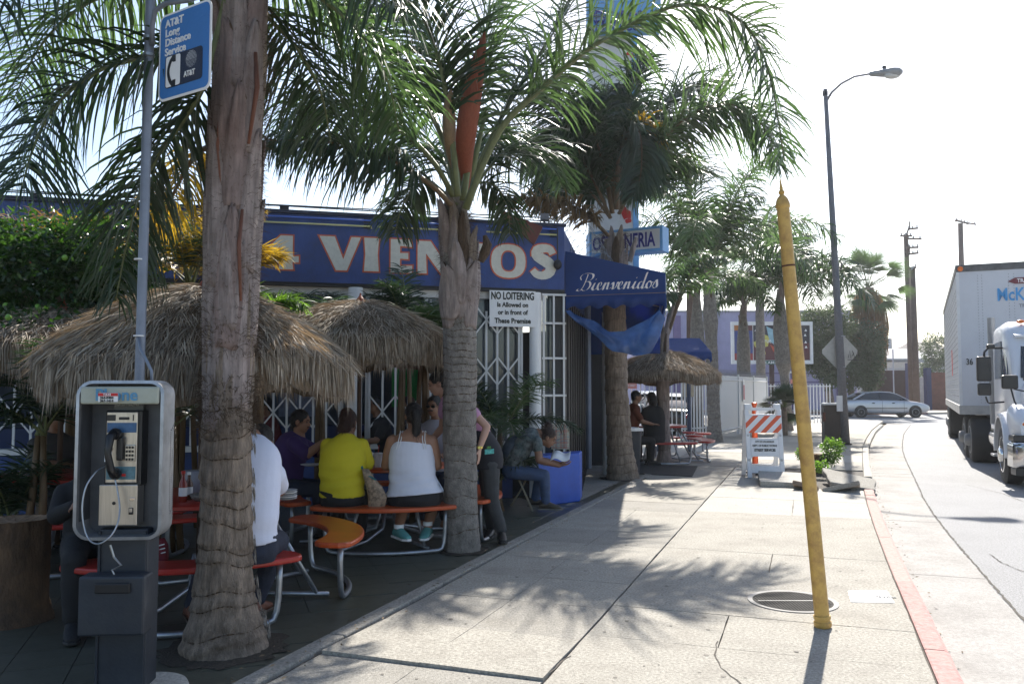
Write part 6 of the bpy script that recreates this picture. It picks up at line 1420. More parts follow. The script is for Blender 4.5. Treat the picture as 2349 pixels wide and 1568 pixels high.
def headm(b,c,M3,s=1):
    c=V(c); L=lambda x,y,z:c+M3@(V((x,y,z))*s)
    b.ell(L(0,-.012,.028),(.074*s,.094*s,.090*s),M3,16,12); b.ell(L(0,.018,-.035),(.060*s,.070*s,.078*s),M3,16,12); b.ell(L(0,.048,-.085),(.030*s,.030*s,.026*s),M3,10,8)
    b.loft([(L(0,.075,.015),M3@V((.009,0,0))*s,M3@V((0,.012,0))*s),(L(0,.100,-.022),M3@V((.016,0,0))*s,M3@V((0,.014,0))*s),(L(0,.086,-.034),M3@V((.017,0,0))*s,M3@V((0,.010,0))*s)],8)
    b.ell(L(0,.083,-.056),(.024*s,.012*s,.009*s),M3,8,6); b.ell(L(0,.078,.030),(.05*s,.014*s,.010*s),M3,8,6)
    for k in(-1,1): b.ell(L(k*.076,-.01,-.008),(.010*s,.022*s,.034*s),M3,8,6)
def hand(b,w,d,pn,sd,curl=.5,s=1):
    """wrist, finger direction, palm normal, thumb side"""
    w=V(w); d=V(d).normalized(); pn=(V(pn)-d*V(pn).dot(d)).normalized(); sx=V(sd); sx=(sx-d*sx.dot(d)-pn*sx.dot(pn)).normalized()
    b.loft([(w-d*.01,sx*.026*s,pn*.018*s),(w+d*.03*s,sx*.034*s,pn*.017*s),(w+d*.065*s,sx*.041*s,pn*.015*s),(w+d*.092*s,sx*.039*s,pn*.011*s)],14)
    for i,(o,L) in enumerate(((.030,.072),(.010,.082),(-.010,.077),(-.029,.060))):
        p=w+d*.085*s+sx*o*s; q=p-d*.03*s; dd=d.copy(); pts=[q,p]; rr=[.0085*s,.0085*s]
        for k,f in enumerate((.42,.32,.26)):
            dd=(dd+pn*curl*(.35+.25*k)).normalized(); p=p+dd*(L*f*s); pts.append(p); rr.append((.0082-.0009*k)*s)
        b.tube(pts,rr,8); b.ell(pts[-1],(rr[-1],)*3,n=8,m=5)
    p=w+d*.025*s+sx*.022*s; dd=(d*.7+sx*.75+pn*.25).normalized(); pts=[p]; rr=[.012*s]
    for f in(.035,.03,.022): p=p+dd*f*s; pts.append(p); rr.append(.0095*s); dd=(dd+d*.35+pn*.25*curl).normalized()
    b.tube(pts,rr,8); b.ell(pts[-1],(.009*s,)*3,n=8,m=5)
def torso(b,spine,wds,side,grow=0,i0=0,f=None):
    K=22; sp=catmull(spine,K); w2=catmull([(w[0],w[1],0) for w in wds],K); rings=[]
    for i in range(int(i0*(K-1)),K):
        t=(sp[min(i+1,K-1)]-sp[max(i-1,0)]).normalized(); s=V(side); s=(s-t*s.dot(t)).normalized(); q=t.cross(s)
        rings.append((sp[i],s*(w2[i].x+grow),q*(w2[i].y+grow)))
    b.loft(rings,26)
def folds(amp=.004,fz=55,seed=0,zr=None):
    def f(co):
        x,y,z=co[:,0],co[:,1],co[:,2]; w_=np.sin(z*fz+2.2*np.sin(x*9+seed)+1.3*np.sin(y*11+seed*2))*.6+np.sin(z*fz*.47+x*17+seed)*.5
        k=np.ones_like(z) if zr is None else np.clip(1-np.abs(z-zr[0])/zr[1],.15,1)
        c=co.mean(0); d=co-c; d[:,2]=0; d/=np.linalg.norm(d,axis=1)[:,None]+1e-6; return co+d*(amp*w_*k)[:,None]
    return f
def person(label,spine,wds,side,head,face,hup,arms,legs,skin,shirt,pants,sleeve,plen,hair,shoe,vox=.012,hs=1,hem=.12,foldf=None,bare=None,group=None,shirt_top=1.0,eyes=True,sl_r=.012,leg_r=None,arm_r=None):
    c=V(spine[0]); t=thing('person',label,'person',(c.x,c.y,0),group=group)
    M3=frame(face,hup); B=MB(); torso(B,spine,wds,side,-.004); headm(B,head,M3,hs)
    nk=V(spine[-1]); hd=V(head); limb(B,[nk-(hd-nk)*.12,hd-M3@V((0,.02,.06))],[.060*hs,.055*hs])
    ar=arm_r or (.052,.042,.028)
    for a in arms:
        sh,el,wr,fd,pn,ts,cu=a; limb(B,[sh,V(sh).lerp(V(el),.5),el,V(el).lerp(V(wr),.35),wr],[ar[0],ar[0]*.93,ar[1],ar[1]*1.02,ar[2]]); hand(B,wr,fd,pn,ts,cu)
    lr=leg_r or (.092,.062,.060,.040)
    for l in legs:
        hp,kn,an,toe=l; hp,kn,an=V(hp),V(kn),V(an); limb(B,[hp,kn,kn.lerp(an,.35),an],list(lr))
        tv=V(toe).normalized(); B.loft([(an-tv*.06-V((0,0,.03)),V((0,0,1))*.025,tv.cross(V((0,0,1)))*.025),(an-V((0,0,.045)),V((0,0,1))*.035,tv.cross(V((0,0,1)))*.034),(an+tv*.13-V((0,0,.06)),V((0,0,1))*.022,tv.cross(V((0,0,1)))*.04),(an+tv*.18-V((0,0,.065)),V((0,0,1))*.012,tv.cross(V((0,0,1)))*.03)],12)
    rm_build(B,'body',skin,t,vox*.8,2)
    if shirt:
        B=MB(); K=len(spine); torso(B,spine,wds,side,.010,hem)
        if shirt_top<1: pass
        for a in arms:
            sh,el,wr=V(a[0]),V(a[1]),V(a[2])
            if sleeve>0:
                e=sh.lerp(el,min(1,sleeve)); pts=[V(spine[-2]).lerp(sh,.6),sh,e]; rs=[ar[0]+sl_r,ar[0]+sl_r+.004,(ar[0]*(1-min(1,sleeve))+ar[1]*min(1,sleeve))+sl_r+.006]
                if sleeve>1: pts.append(el.lerp(wr,sleeve-1)); rs.append(ar[2]+sl_r+.004)
                limb(B,pts,rs)
        rm_build(B,'shirt',shirt,t,vox,2,foldf)
    if pants:
        B=MB(); p0=V(spine[0]); s=V(side).normalized(); 
        B.ell(p0+V((0,0,.0)),(max(wds[0][0],.1)+.008,wds[0][1]+.012,.11),Matrix((s,V((0,0,1)).cross(s),V((0,0,1)))).transposed(),18,12)
        if bare is None: torso(B,spine[:2]+[V(spine[0]).lerp(V(spine[1]),1.2)] if False else [V(spine[0])-V((0,0,.08)),V(spine[0]),V(spine[0]).lerp(V(spine[1]),.6)],[(wds[0][0]*.9,wds[0][1]*.9),wds[0],((wds[0][0]+wds[1][0])/2,(wds[0][1]+wds[1][1])/2)],side,.005)
        for l in legs:
            hp,kn,an=V(l[0]),V(l[1]),V(l[2]); 
            if plen<1: limb(B,[hp,kn,kn.lerp(an,plen)],[lr[0]+.012,lr[1]+.012,lr[2]+.01])
            else: limb(B,[hp,kn,kn.lerp(an,.4),an+(kn-an)*.04],[lr[0]+.012,lr[1]+.012,lr[2]+.012,lr[3]+.016])
        rm_build(B,'trousers',pants,t,vox,2,folds(.003,60,3))
    if shoe:
        for l in legs:
            an=V(l[2]); tv=V(l[3]).normalized(); sd_=tv.cross(V((0,0,1))).normalized(); z=V((0,0,1)); B=MB()
            if len(l)>4: z=V(l[4]).normalized(); 
            B.loft([(an-tv*.085-z*.055,z*.03,sd_*.030),(an-tv*.04-z*.035,z*.055,sd_*.042),(an+tv*.03-z*.04,z*.05,sd_*.042),(an+tv*.11-z*.060,z*.034,sd_*.050),(an+tv*.17-z*.068,z*.022,sd_*.042),(an+tv*.195-z*.07,z*.012,sd_*.025)],16)
            o=rm_build(B,'shoe',shoe[0],t,.009,1)
            B=MB(); B.poly([an-tv*.10-z*.098+sd_*-.036,an+tv*.05-z*.098-sd_*.044,an+tv*.15-z*.098-sd_*.05,an+tv*.21-z*.096-sd_*.022,an+tv*.21-z*.096+sd_*.022,an+tv*.15-z*.098+sd_*.05,an+tv*.05-z*.098+sd_*.044,an-tv*.10-z*.098+sd_*.036],z*.02); q=B.build('sole',shoe[1],o); bev(q,.005)
    hm,style=hair; B=MB(); L=lambda x,y,z:V(head)+M3@(V((x,y,z))*hs)
    B.ell(L(0,-.022,.040),(.084*hs,.098*hs,.092*hs),M3,16,12); B.ell(L(0,-.055,-.01),(.074*hs,.058*hs,.075*hs),M3,14,10)
    if style=='bun': B.ell(L(0,-.07,.135),(.05*hs,.05*hs,.042*hs),M3,14,10)
    if style=='pony': B.tube(catmull([L(0,-.10,.06),L(.005,-.145,.02),L(.01,-.14,-.12),L(.0,-.125,-.26),L(.0,-.12,-.33)],12),[.025,.042,.045,.045,.044,.043,.042,.040,.036,.030,.02,.008],12)
    if style=='low': B.ell(L(0,-.075,-.055),(.075*hs,.05*hs,.075*hs),M3,14,10); B.ell(L(0,-.05,.10),(.06*hs,.06*hs,.045*hs),M3,14,10); B.ell(L(.05,-.02,.0),(.035*hs,.05*hs,.06*hs),M3); B.ell(L(-.05,-.02,.0),(.035*hs,.05*hs,.06*hs),M3)
    if style=='long': B.tube([L(0,-.06,.05),L(0,-.09,-.08),L(0,-.08,-.2)],[.07,.085,.05],14)
    ho=rm_build(B,'hair',hm,t,.010,1,lambda co: co+np.random.normal(size=co.shape)*.0012)
    me=ho.data; nv=len(me.vertices); co=np.empty(nv*3); me.vertices.foreach_get('co',co); co=co.reshape(-1,3); no=np.empty(nv*3); me.vertices.foreach_get('normal',no); no=no.reshape(-1,3)
    wm=np.array(WM[t]); co=co@wm[:3,:3].T+wm[:3,3]; ix=np.random.choice(nv,min(nv,900 if vox<.014 else 200))
    up_=np.array(M3@V((0,0,1))); bk=np.array(M3@V((0,-1,0))); dirs=no[ix]*.35-up_*(1. if style!='bun' else -.2)+bk*.6+np.random.normal(size=(len(ix),3))*.25
    strips('hair_strand',hm,t,co[ix]+no[ix]*.001,dirs,np.random.uniform(.02,.05 if style in('short',) else .07,len(ix)),np.full(len(ix),.0035),.12,3,no[ix],kind='stuff')
    if eyes:
        for k in(-1,1):
            B=MB(); B.ell(L(k*.031,.079,.006),(.012*hs,.007*hs,.006*hs),M3,10,6); B.build('eye',m_blk,t,smooth=True)
            B=MB(); B.tube([L(k*.015,.088,.026),L(k*.032,.088,.031),L(k*.050,.078,.026)],.0035*hs,5); B.build('eyebrow',hm,t)
        B=MB(); B.tube([L(-.024,.083,-.056),L(0,.093,-.055),L(.024,.083,-.056)],.0038*hs,6); B.build('mouth',mat('lip',(.25,.07,.06),.5),t)
    return t,L
wt=mat('white_tshirt',(.66,.68,.80),.85,var=.04,bump=.4,bs=8,bd=.02); ylw=mat('yellow_top',(.60,.50,.015),.8,var=.06,bump=.4,bs=10,bd=.015); tank=mat('white_tank_top',(.72,.72,.80),.8,var=.04,bump=.4,bs=10,bd=.015); purp=mat('purple_shirt',(.05,.022,.12),.85,var=.12,bump=.4,bs=9,bd=.015)
X1=V((1,0,0)); Z1=V((0,0,1))
# P1 white T-shirt man, back to us, right half shows beside the trunk
Y=5.36; z=lambda py,Y:P(0,py,Y).z
cx=X_(560,Y)
sp_=[V((cx,Y,.52)),V((cx,Y-.01,.68)),V((cx+.0,Y+.05,.93)),V((cx+.01,Y+.12,1.12)),V((cx+.01,Y+.17,1.22))]
t,L=person('heavy man in a white T-shirt seated with his back turned beside the near palm',sp_,[(.235,.15),(.225,.145),(.225,.15),(.19,.125),(.075,.07)],X1,(cx+.01,Y+.35,1.17),(-.15,1,-.45),(0,.2,1),
 [((cx+.155,Y+.19,.97),(cx+.12,Y+.44,.85),(cx+.08,Y+.52,.80),(-.7,.6,0),(0,0,-1),(0,1,0),.5),((cx-.18,Y+.17,1.02),(cx-.22,Y+.32,.88),(cx-.06,Y+.50,.80),(.6,.6,0),(0,0,-1),(0,1,0),.5)],
 [((cx+.10,Y+.02,.50),(cx+.13,Y+.40,.50),(X_(608,5.72),5.62,.13),(.15,1,0)),((cx-.10,Y+.02,.50),(cx-.30,Y+.38,.50),(X_(446,5.45),5.50,.13),(-.45,.9,0))],
 SK,wt,DEND,.75,1,(HG,'short'),(mat('brown_leather',(.13,.04,.02),.5),mat('brown_sole',(.05,.03,.02))),foldf=folds(.009,38,1,(.62,.25)),eyes=False,sl_r=.016,arm_r=(.055,.046,.032))
b=MB(); b.poly([(cx+.015,Y+.03,1.13),(cx+.085,Y+.02,1.135),(cx+.08,Y-.015,1.085),(cx+.01,Y-.01,1.08)],(0,-.012,.0)); b.build('back_print',mat('faint_blue_print',(.25,.27,.55)),t)
# P2 man in purple, facing right
Y=8.75; cx=X_(668,Y)
sp_=[V((cx-.06,Y+.05,.52)),V((cx-.05,Y+.03,.70)),V((cx+.0,Y,.88)),V((cx+.06,Y,.99)),V((cx+.10,Y,1.06))]
t,L=person('man in a dark purple shirt with short black hair leaning on the table, facing right',sp_,[(.17,.18),(.17,.18),(.20,.17),(.20,.14),(.08,.07)],V((.25,-1,0)),(cx+.12,Y-.02,1.19),(1,-.2,-.15),(0.15,0,1),
 [((cx+.09,Y-.18,.97),(cx+.26,Y-.32,.87),P(742,1012,8.45),(1,.1,.05),(0,0,-1),(0,1,0),.5),((cx+.02,Y+.18,.97),(cx+.22,Y+.3,.85),(cx+.40,Y+.1,.82),(1,-.4,0),(0,0,-1),(0,-1,0),.5)],
 [((cx-.04,Y-.09,.50),(cx+.34,Y-.14,.50),(cx+.36,Y-.14,.12),(1,0,0)),((cx-.04,Y+.12,.50),(cx+.34,Y+.12,.50),(cx+.34,Y+.12,.12),(1,0,0))],
 SK,purp,DEND,.9,1,(HB,'short'),(BLKP,BLKP),foldf=folds(.005,32,2),sl_r=.02,arm_r=(.055,.045,.03))
b=MB(); M3=frame((1,-.2,-.15),(.15,0,1)); b.tube([L(-.02,.088,-.043),L(0,.094,-.042),L(.02,.088,-.043)],.006,6); b.build('moustache',HB,t)
# P3 woman in yellow, back to us
Y=7.88; cx=X_(789,Y)
sp_=[V((cx-.0,Y-.02,.50)),V((cx,Y-.02,.66)),V((cx-.005,Y+.02,.86)),V((cx+.01,Y+.07,1.00)),V((cx+.015,Y+.10,1.10))]
t,L=person('woman in a bright yellow top with auburn hair seated with her back turned',sp_,[(.205,.17),(.20,.15),(.212,.15),(.17,.12),(.065,.06)],X1,(cx+.02,Y+.17,1.205),(.35,1,-.3),(0,.25,1),
 [((cx+.165,Y+.08,1.00),(cx+.225,Y+.12,.82),P(808,1000,8.15),(.1,.2,1),(-1,0,0),(0,1,.3),.8),((cx-.165,Y+.08,1.00),(cx-.20,Y+.15,.80),(cx-.10,Y+.40,.82),(.5,.8,0),(0,0,-1),(1,0,0),.5)],
 [((cx+.10,Y+.03,.49),(cx+.12,Y+.42,.48),(cx+.10,Y+.40,.12),(0,1,0)),((cx-.10,Y+.03,.49),(cx-.12,Y+.42,.48),(cx-.14,Y+.42,.12),(0,1,0))],
 SK,ylw,BLKP,1.55,1,(HR,'low'),(BLKP,BLKP),foldf=folds(.010,62,4,(.70,.25)),eyes=False,sl_r=.012,hem=.06)
# P4 woman in white tank top, long ponytail
Y=7.92; cx=X_(945,Y)
sp_=[V((cx+.03,Y-.03,.50)),V((cx+.02,Y-.02,.66)),V((cx+.0,Y+.02,.88)),V((cx+.01,Y+.05,1.06)),V((cx+.01,Y+.07,1.15))]
t,L=person('woman in a white tank top with a long black ponytail seated with her back turned',sp_,[(.26,.19),(.215,.155),(.205,.14),(.185,.115),(.07,.06)],X1,(cx+.0,Y+.12,1.275),(-.3,1,-.1),(0,.05,1),
 [((cx+.18,Y+.06,1.03),(cx+.235,Y+.10,.80),(cx+.20,Y+.36,.80),(-.3,1,0),(0,0,-1),(-1,0,0),.4),((cx-.185,Y+.06,1.03),(cx-.255,Y+.10,.80),(cx-.14,Y+.38,.82),(.3,1,.1),(0,0,-1),(1,0,0),.4)],
 [((cx+.14,Y+.02,.49),(cx+.20,Y+.30,.46),P(981,1215,8.0)+V((0,0,.03)),(-.1,-.7,0)),((cx-.08,Y+.02,.49),(cx-.10,Y+.28,.46),P(915,1222,7.75)+V((0,0,.05)),(.55,-.8,0))],
 SK,None,BLKP,0,.35,(HB,'pony'),(mat('teal_canvas',(.10,.30,.28),.7),m_wht2),eyes=False,arm_r=(.068,.050,.032),leg_r=(.12,.085,.065,.042))
B=MB(); K=22; spx=[sp_[0]-V((0,0,-.04)),sp_[1],sp_[2],V(sp_[3])-V((0,0,.05))]; torso(B,spx,[(.27,.20),(.222,.162),(.212,.148),(.19,.128)],X1,.006); rm_build(B,'tank_top',tank,t,.010,2,folds(.009,70,5,(.66,.2)))
for s in(-1,1):
    for q in(0,.022):
        b=MB(); x=cx+.01+s*(.10+q); b.tube([(x+s*.02,Y-.085,.97),(x,Y-.06,1.06),(x-s*.005,Y+.02,1.135),(x,Y+.12,1.12)],.004,6); b.build('strap',m_wht2,t)
b=MB(); pts=[L(-.082,0,-.05)+V((0,-.0,-.02))+V((math.cos(a),0,math.sin(a)))*.018 for a in np.linspace(0,6.28,14)]; b.tube(pts,.0025,5); b.build('earring',m_chr,t)
for l,s in(((981,1215,8.0),0),((915,1222,7.75),0)):
    b=MB(); q=P(*l)+V((0,0,.045)); b.lathe([(.046,0),(.046,.035)],q,14); b.build('sock',m_wht2,t)
# P5 man with sunglasses and moustache facing us across the table
Y=9.55; cx=X_(1003,Y)
sp_=[V((cx+.02,Y,.52)),V((cx+.02,Y-.0,.72)),V((cx+.01,Y-.03,.93)),V((cx,Y-.05,1.10)),V((cx,Y-.06,1.19))]
t,L=person('man with dark glasses in a grey shirt behind the middle palm',sp_,[(.19,.14),(.19,.14),(.20,.14),(.18,.11),(.07,.06)],X1,(cx-.03,Y-.08,1.33),(-.35,-1,-.1),(0,0,1),
 [((cx+.18,Y-.05,1.06),(cx+.22,Y-.18,.85),(cx+.1,Y-.36,.80),(-.6,-.8,0),(0,0,-1),(0,-1,0),.5),((cx-.18,Y-.05,1.06),(cx-.22,Y-.18,.85),(cx-.12,Y-.38,.80),(.3,-.9,0),(0,0,-1),(0,-1,0),.5)],
 [((cx+.1,Y,.5),(cx+.12,Y-.38,.48),(cx+.12,Y-.36,.12),(0,-1,0)),((cx-.1,Y,.5),(cx-.12,Y-.38,.48),(cx-.12,Y-.36,.12),(0,-1,0))],
 SK3,mat('grey_tshirt',(.30,.29,.33),.85,var=.1,bump=.3),DEND,.7,1,(HB,'short'),None,sl_r=.02)
for k in(-1,1):
    b=MB(); b.ell(L(k*.032,.088,.004),(.027,.008,.018),frame((-.35,-1,-.1),(0,0,1))); b.build('sunglass_lens',m_blk,t,smooth=True)
b=MB(); b.tube([L(-.03,.09,-.043),L(0,.1,-.040),L(.03,.09,-.043)],.009,6); b.build('moustache',HB,t)
# P6 waitress bending over the table, partly behind the middle palm
Y=8.35
hip=P(1118,1050,Y); sp_=[hip+V((0,0,-.02)),P(1105,1010,Y),P(1072,965,Y),P(1040,925,Y),P(1020,905,Y)]
t,L=person('woman in pink shirt and black apron bending left beside the middle palm',sp_,[(.165,.13),(.14,.115),(.165,.12),(.165,.105),(.06,.055)],V((.25,-.95,.1)),P(1004,880,Y),(-1,-.12,-.35),(-.35,0,1),
 [(P(1075,935,Y-.17),P(1117,978,Y-.22),P(1100,1028,Y-.30),(-.05,-.25,-1),(-.9,.2,0),(-.2,-1,0),.18),(P(1020,930,Y-.10),P(1015,980,Y-.0),P(990,1008,Y+.10),(-.6,.5,-.5),(0,0,-1),(0,-1,0),.5)],
 [(hip+V((.03,-.09,-.05)),P(1128,1145,Y-.03),P(1150,1216,Y+.02),(.1,-1,0)),(hip+V((0,.09,-.05)),P(1120,1145,Y+.14),P(1128,1208,Y+.30),(-.3,-1,0))],
 SK2,mat('pink_shirt',(.50,.26,.40),.85,var=.08,bump=.3),GREYP,.35,1,(HB,'bun'),(mat('black_boot',(.012,.012,.012),.45),m_blkr),foldf=folds(.004,45,6),leg_r=(.088,.062,.056,.045),arm_r=(.046,.038,.026))
B=MB(); torso(B,[hip+V((0,0,-.10)),hip+V((-.01,0,.05)),P(1085,990,Y)],[(.17,.14),(.17,.14),(.15,.13)],V((.25,-.95,.1)),.016); rm_build(B,'apron',mat('black_apron',(.012,.012,.018),.8),t,.012,2)
b=MB(); q=hip+V((-.02,-.185,.05)); b.poly([q,q+V((.09,.015,.01)),q+V((.09,.015,.055)),q+V((0,0,.05))],(0,-.004,0)); pc_=b.build('apron_patch',mat('teal_print',(.1,.45,.42),.6,var=.6,vs=40),t)
b=MB(); b.poly([q+V((.02,-.006,.055)),q+V((.06,.002,.055)),q+V((.06,.002,.08)),q+V((.02,-.006,.08))],(0,-.004,0)); b.build('patch_flower',mat('green_red_print',(.08,.25,.05),.6,var=.8,vs=60),t)
b=MB(); w0=P(1100,1026,Y-.30); b.lathe([(.031,-.010),(.033,0),(.031,.010)],w0,16,ax=(.05,.25,1)); gm=mat('gold_metal',(.75,.5,.12),.25,metal=1,var=.05,bump=0); w_=b.build('watch_band',gm,t); b=MB(); b.lathe([(.016,0),(.016,.008)],w0+V((0,-.030,0)),14,ax=(0,-1,.25)); b.build('watch_face',gm,w_)
# P7 woman reading, side view facing right
Y=10.35; k=F/Y
hip=P(1178,1078,Y); sp_=[hip,P(1182,1052,Y),P(1198,1020,Y),P(1222,1000,Y),P(1236,994,Y)]
ptn=mat('patterned_top',(.10,.11,.11),.8,var=.9,vs=22,bump=.2,dirt=.5,dirtc=(.03,.12,.12),ds=9)
t,L=person('woman with a hair bun seated bent forward reading papers by the blue block',sp_,[(.16,.135),(.15,.13),(.165,.13),(.165,.11),(.06,.055)],V((.2,-1,0)),P(1258,1004,Y),(.85,-.15,-.62),(.55,0,1),
 [(P(1232,1012,Y-.16),P(1236,1055,Y-.20),P(1283,1067,Y-.18),(1,0,.15),(0,0,1),(0,1,0),.55),(P(1228,1012,Y+.16),P(1240,1055,Y+.16),P(1280,1062,Y+.03),(1,-.1,.1),(0,0,1),(0,-1,0),.55)],
 [(hip+V((.02,-.09,-.01)),P(1248,1090,Y-.11),P(1252,1150,Y-.08),(1,-.15,0)),(hip+V((.02,.09,-.01)),P(1240,1088,Y+.10),P(1228,1143,Y+.14),(1,-.05,0))],
 SK3,ptn,DEN,.35,1,(mat('dark_brown_hair',(.03,.014,.010),.5,var=.4,vs=40,bump=.6,bs=120),'bun'),(mat('brown_sneaker',(.06,.05,.04),.6),mat('grey_sole',(.15,.14,.12))),foldf=folds(.004,40,7),leg_r=(.085,.064,.056,.042),vox=.011)
# papers in her hand, backpack
a=P(1262,1056,Y-.20); b=MB(); n=8; vs=[]
for i in range(n+1):
    f=i/n; p=a.lerp(P(1306,1052,Y-.2),f); cz_=.025*math.sin(f*math.pi*2)
    vs+=[p+V((0,-.02,cz_)),p+V((.03,.17,cz_+.085))]
b.add(vs,[(2*i,2*i+2,2*i+3,2*i+1) for i in range(n)]); o=b.build('open_papers',m_wht2,None,smooth=True); s_=o.modifiers.new('t','SOLIDIFY'); s_.thickness=.003; tag(o,'white folded papers held open by the reading woman','papers')
t=thing('backpack','grey-blue backpack on the back of the seated reading woman','backpack',P(1180,1030,Y)); B=MB(); B.ell(P(1172,1028,Y),(.11,.13,.17),Matrix.Rotation(R(20),3,'Y')); B.ell(P(1192,1008,Y),(.10,.12,.07)); 
me_=rm_build(B,'pack',mat('blue_grey_nylon',(.05,.07,.10),.6,var=.4,vs=12,bump=.3),t,.012,2,folds(.006,40,9))
b=MB(); b.tube([P(1180,1005,Y-.15),P(1210,997,Y-.18),P(1228,1010,Y-.17),P(1215,1045,Y-.16)],.014,6,flat=.4); b.build('strap',mat('blue_grey_nylon',(0,0,0)),t)
# P8/P9 at far table
def sit(label,px,Y,fx,shirt,skin,hairm,style='short',h=1.28,w_=1.0,grp=None,pants=BLKP,away=-1,sleeve=.7):
    cx=X_(px,Y); f=V((fx,(1-abs(fx))*away,0)).normalized(); s=f.cross(Z1)
    o=V((cx,Y,0)); dz=h-1.28
    spp=[o+V((0,0,.52)),o+V((0,0,.70))+f*.0,o+V((0,0,.90+dz*.5))+f*.04,o+V((0,0,1.06+dz))+f*.07,o+V((0,0,1.14+dz))+f*.09]
    A=[]
    for k in(-1,1): A.append((tuple(o+s*.18*k+f*.06+V((0,0,1.02+dz))),tuple(o+s*.22*k+f*.20+V((0,0,.83+dz*.6))),tuple(o+s*.12*k+f*.42+V((0,0,.82))),f-s*k*.4,(0,0,-1),f,.5))
    Lg=[]
    for k in(-1,1): Lg.append((tuple(o+s*.1*k+V((0,0,.5))),tuple(o+s*.12*k+f*.40+V((0,0,.49))),tuple(o+s*.12*k+f*.38+V((0,0,.11))),f))
    return person(label,spp,[(.18*w_,.15*w_),(.175*w_,.14*w_),(.20*w_,.14*w_),(.18*w_,.115),(.065,.06)],s,o+f*.12+V((0,0,h)),f+V((0,0,-.15)),(0,0,1),A,Lg,skin,shirt,pants,sleeve,1,(hairm,style),(BLKP,m_blkr),vox=.016,group=grp)
blackc=mat('black_cloth',(.008,.008,.010),.85)
sit('large dark-clothed person with back turned at the far umbrella table',1500,16.7,-.3,blackc,SK3,HB,'long',1.33,1.25,away=1)
sit('man in dark shirt at the far table seen in profile between the palms',1446,16.6,1,mat('dark_orange_cloth',(.12,.03,.012),.85),SK3,HB,'short',1.36)
sit('dark-clothed person seated behind the pay phone pedestal',226,5.6,.35,blackc,SK3,HB,'short',1.12,1.0,sleeve=1.9)
for px,Y,l,sh in((880,11.4,'diner with black hair inside behind the gate left of the ponytail woman',blackc),(952,11.9,'diner in dark clothing further inside behind the gate',DEND),(628,11.3,'diner seated inside near the white column behind the purple shirt man',mat('dark_red_cloth',(.12,.02,.02),.8)),(200,10.6,'diner seated inside at the far left behind the gates',DEND)):
    sit(l,px,Y,-.6,sh,SK3,HB,'short',1.30)
sit('woman in a grey top at the shaded table behind the pay phone',120,8.35,.6,mat('grey_cloth',(.06,.06,.065),.85),SK3,HB,'long',1.25)
# red striped sneaker peeking out behind the phone
q=P(372,1262,5.55); t=thing('sneaker','red sneaker with three white stripes under the near table bench','shoe',q); d_=V((.2,-.1,-1)).normalized()
B=MB(); s_=V((0,1,0)); n_=d_.cross(s_); B.loft([(q-d_*.08,n_*.025,s_*.03),(q-d_*.03,n_*.045,s_*.04),(q+d_*.05,n_*.035,s_*.045),(q+d_*.11,n_*.02,s_*.03)],14); rm_build(B,'upper',mat('dark_red_suede',(.16,.012,.02),.7),t,.008,1)
for i in range(3): b=MB(); p=q+d_*(-.03+i*.026); b.tube([p+V((-.035,-.032,.0)),p+V((.035,-.040,.02))],.004,5); b.build('stripe',m_wht2,t)
# ================= VEHICLES =================
def wheel(parent,c,axis,r,w_,rimm,hub='car',name='wheel'):
    c=V(c); ax=V(axis).normalized()
    b=MB(); b.lathe([(r*.60,-w_/2),(r*.9,-w_/2),(r,-w_*.38),(r,w_*.38),(r*.9,w_/2),(r*.60,w_/2)],c,36,ax=ax); o=b.build(name,m_blkr,parent,smooth='auto')
    b=MB()
    if hub=='car':
        b.lathe([(r*.62,w_*.2),(r*.64,w_*.50),(r*.60,w_*.52),(r*.55,w_*.35),(r*.2,w_*.40),(r*.12,w_*.5),(.001,w_*.5)],c,30,ax=ax); b.build('rim',rimm,o,smooth='auto')
        X=ax.cross(Z1).normalized(); Yv=ax.cross(X); b=MB()
        for k in range(7):
            a=k*2*math.pi/7; e=X*math.cos(a)+Yv*math.sin(a); q=c+e*r*.40+ax*(w_*.505); b.lathe([(r*.09,-.01),(r*.09,.004)],q,8,ax=ax)
        b.build('rim_hole',m_blk,o)
    else:
        b.lathe([(r*.60,-w_*.1),(r*.62,w_*.50),(r*.58,w_*.52),(r*.5,w_*.2),(r*.3,w_*.25),(r*.27,w_*.62),(r*.2,w_*.70),(.001,w_*.72)],c,32,ax=ax); b.build('rim',rimm,o,smooth='auto')
        X=ax.cross(Z1).normalized(); Yv=ax.cross(X); b=MB()
        for k in range(10):
            a=k*math.pi/5; e=X*math.cos(a)+Yv*math.sin(a); b.lathe([(r*.035,0),(r*.03,.04)],c+e*r*.40+ax*(w_*.25),6,ax=ax)
        b.build('wheel_nut',m_chr,o,kind='stuff')
    return o
silver=mat('silver_car_paint',(.50,.50,.52),.28,metal=.5,var=.03,bump=0); cglass=mat('dark_car_glass',(.025,.03,.035),.05,var=.2,bump=0,spec=.8)
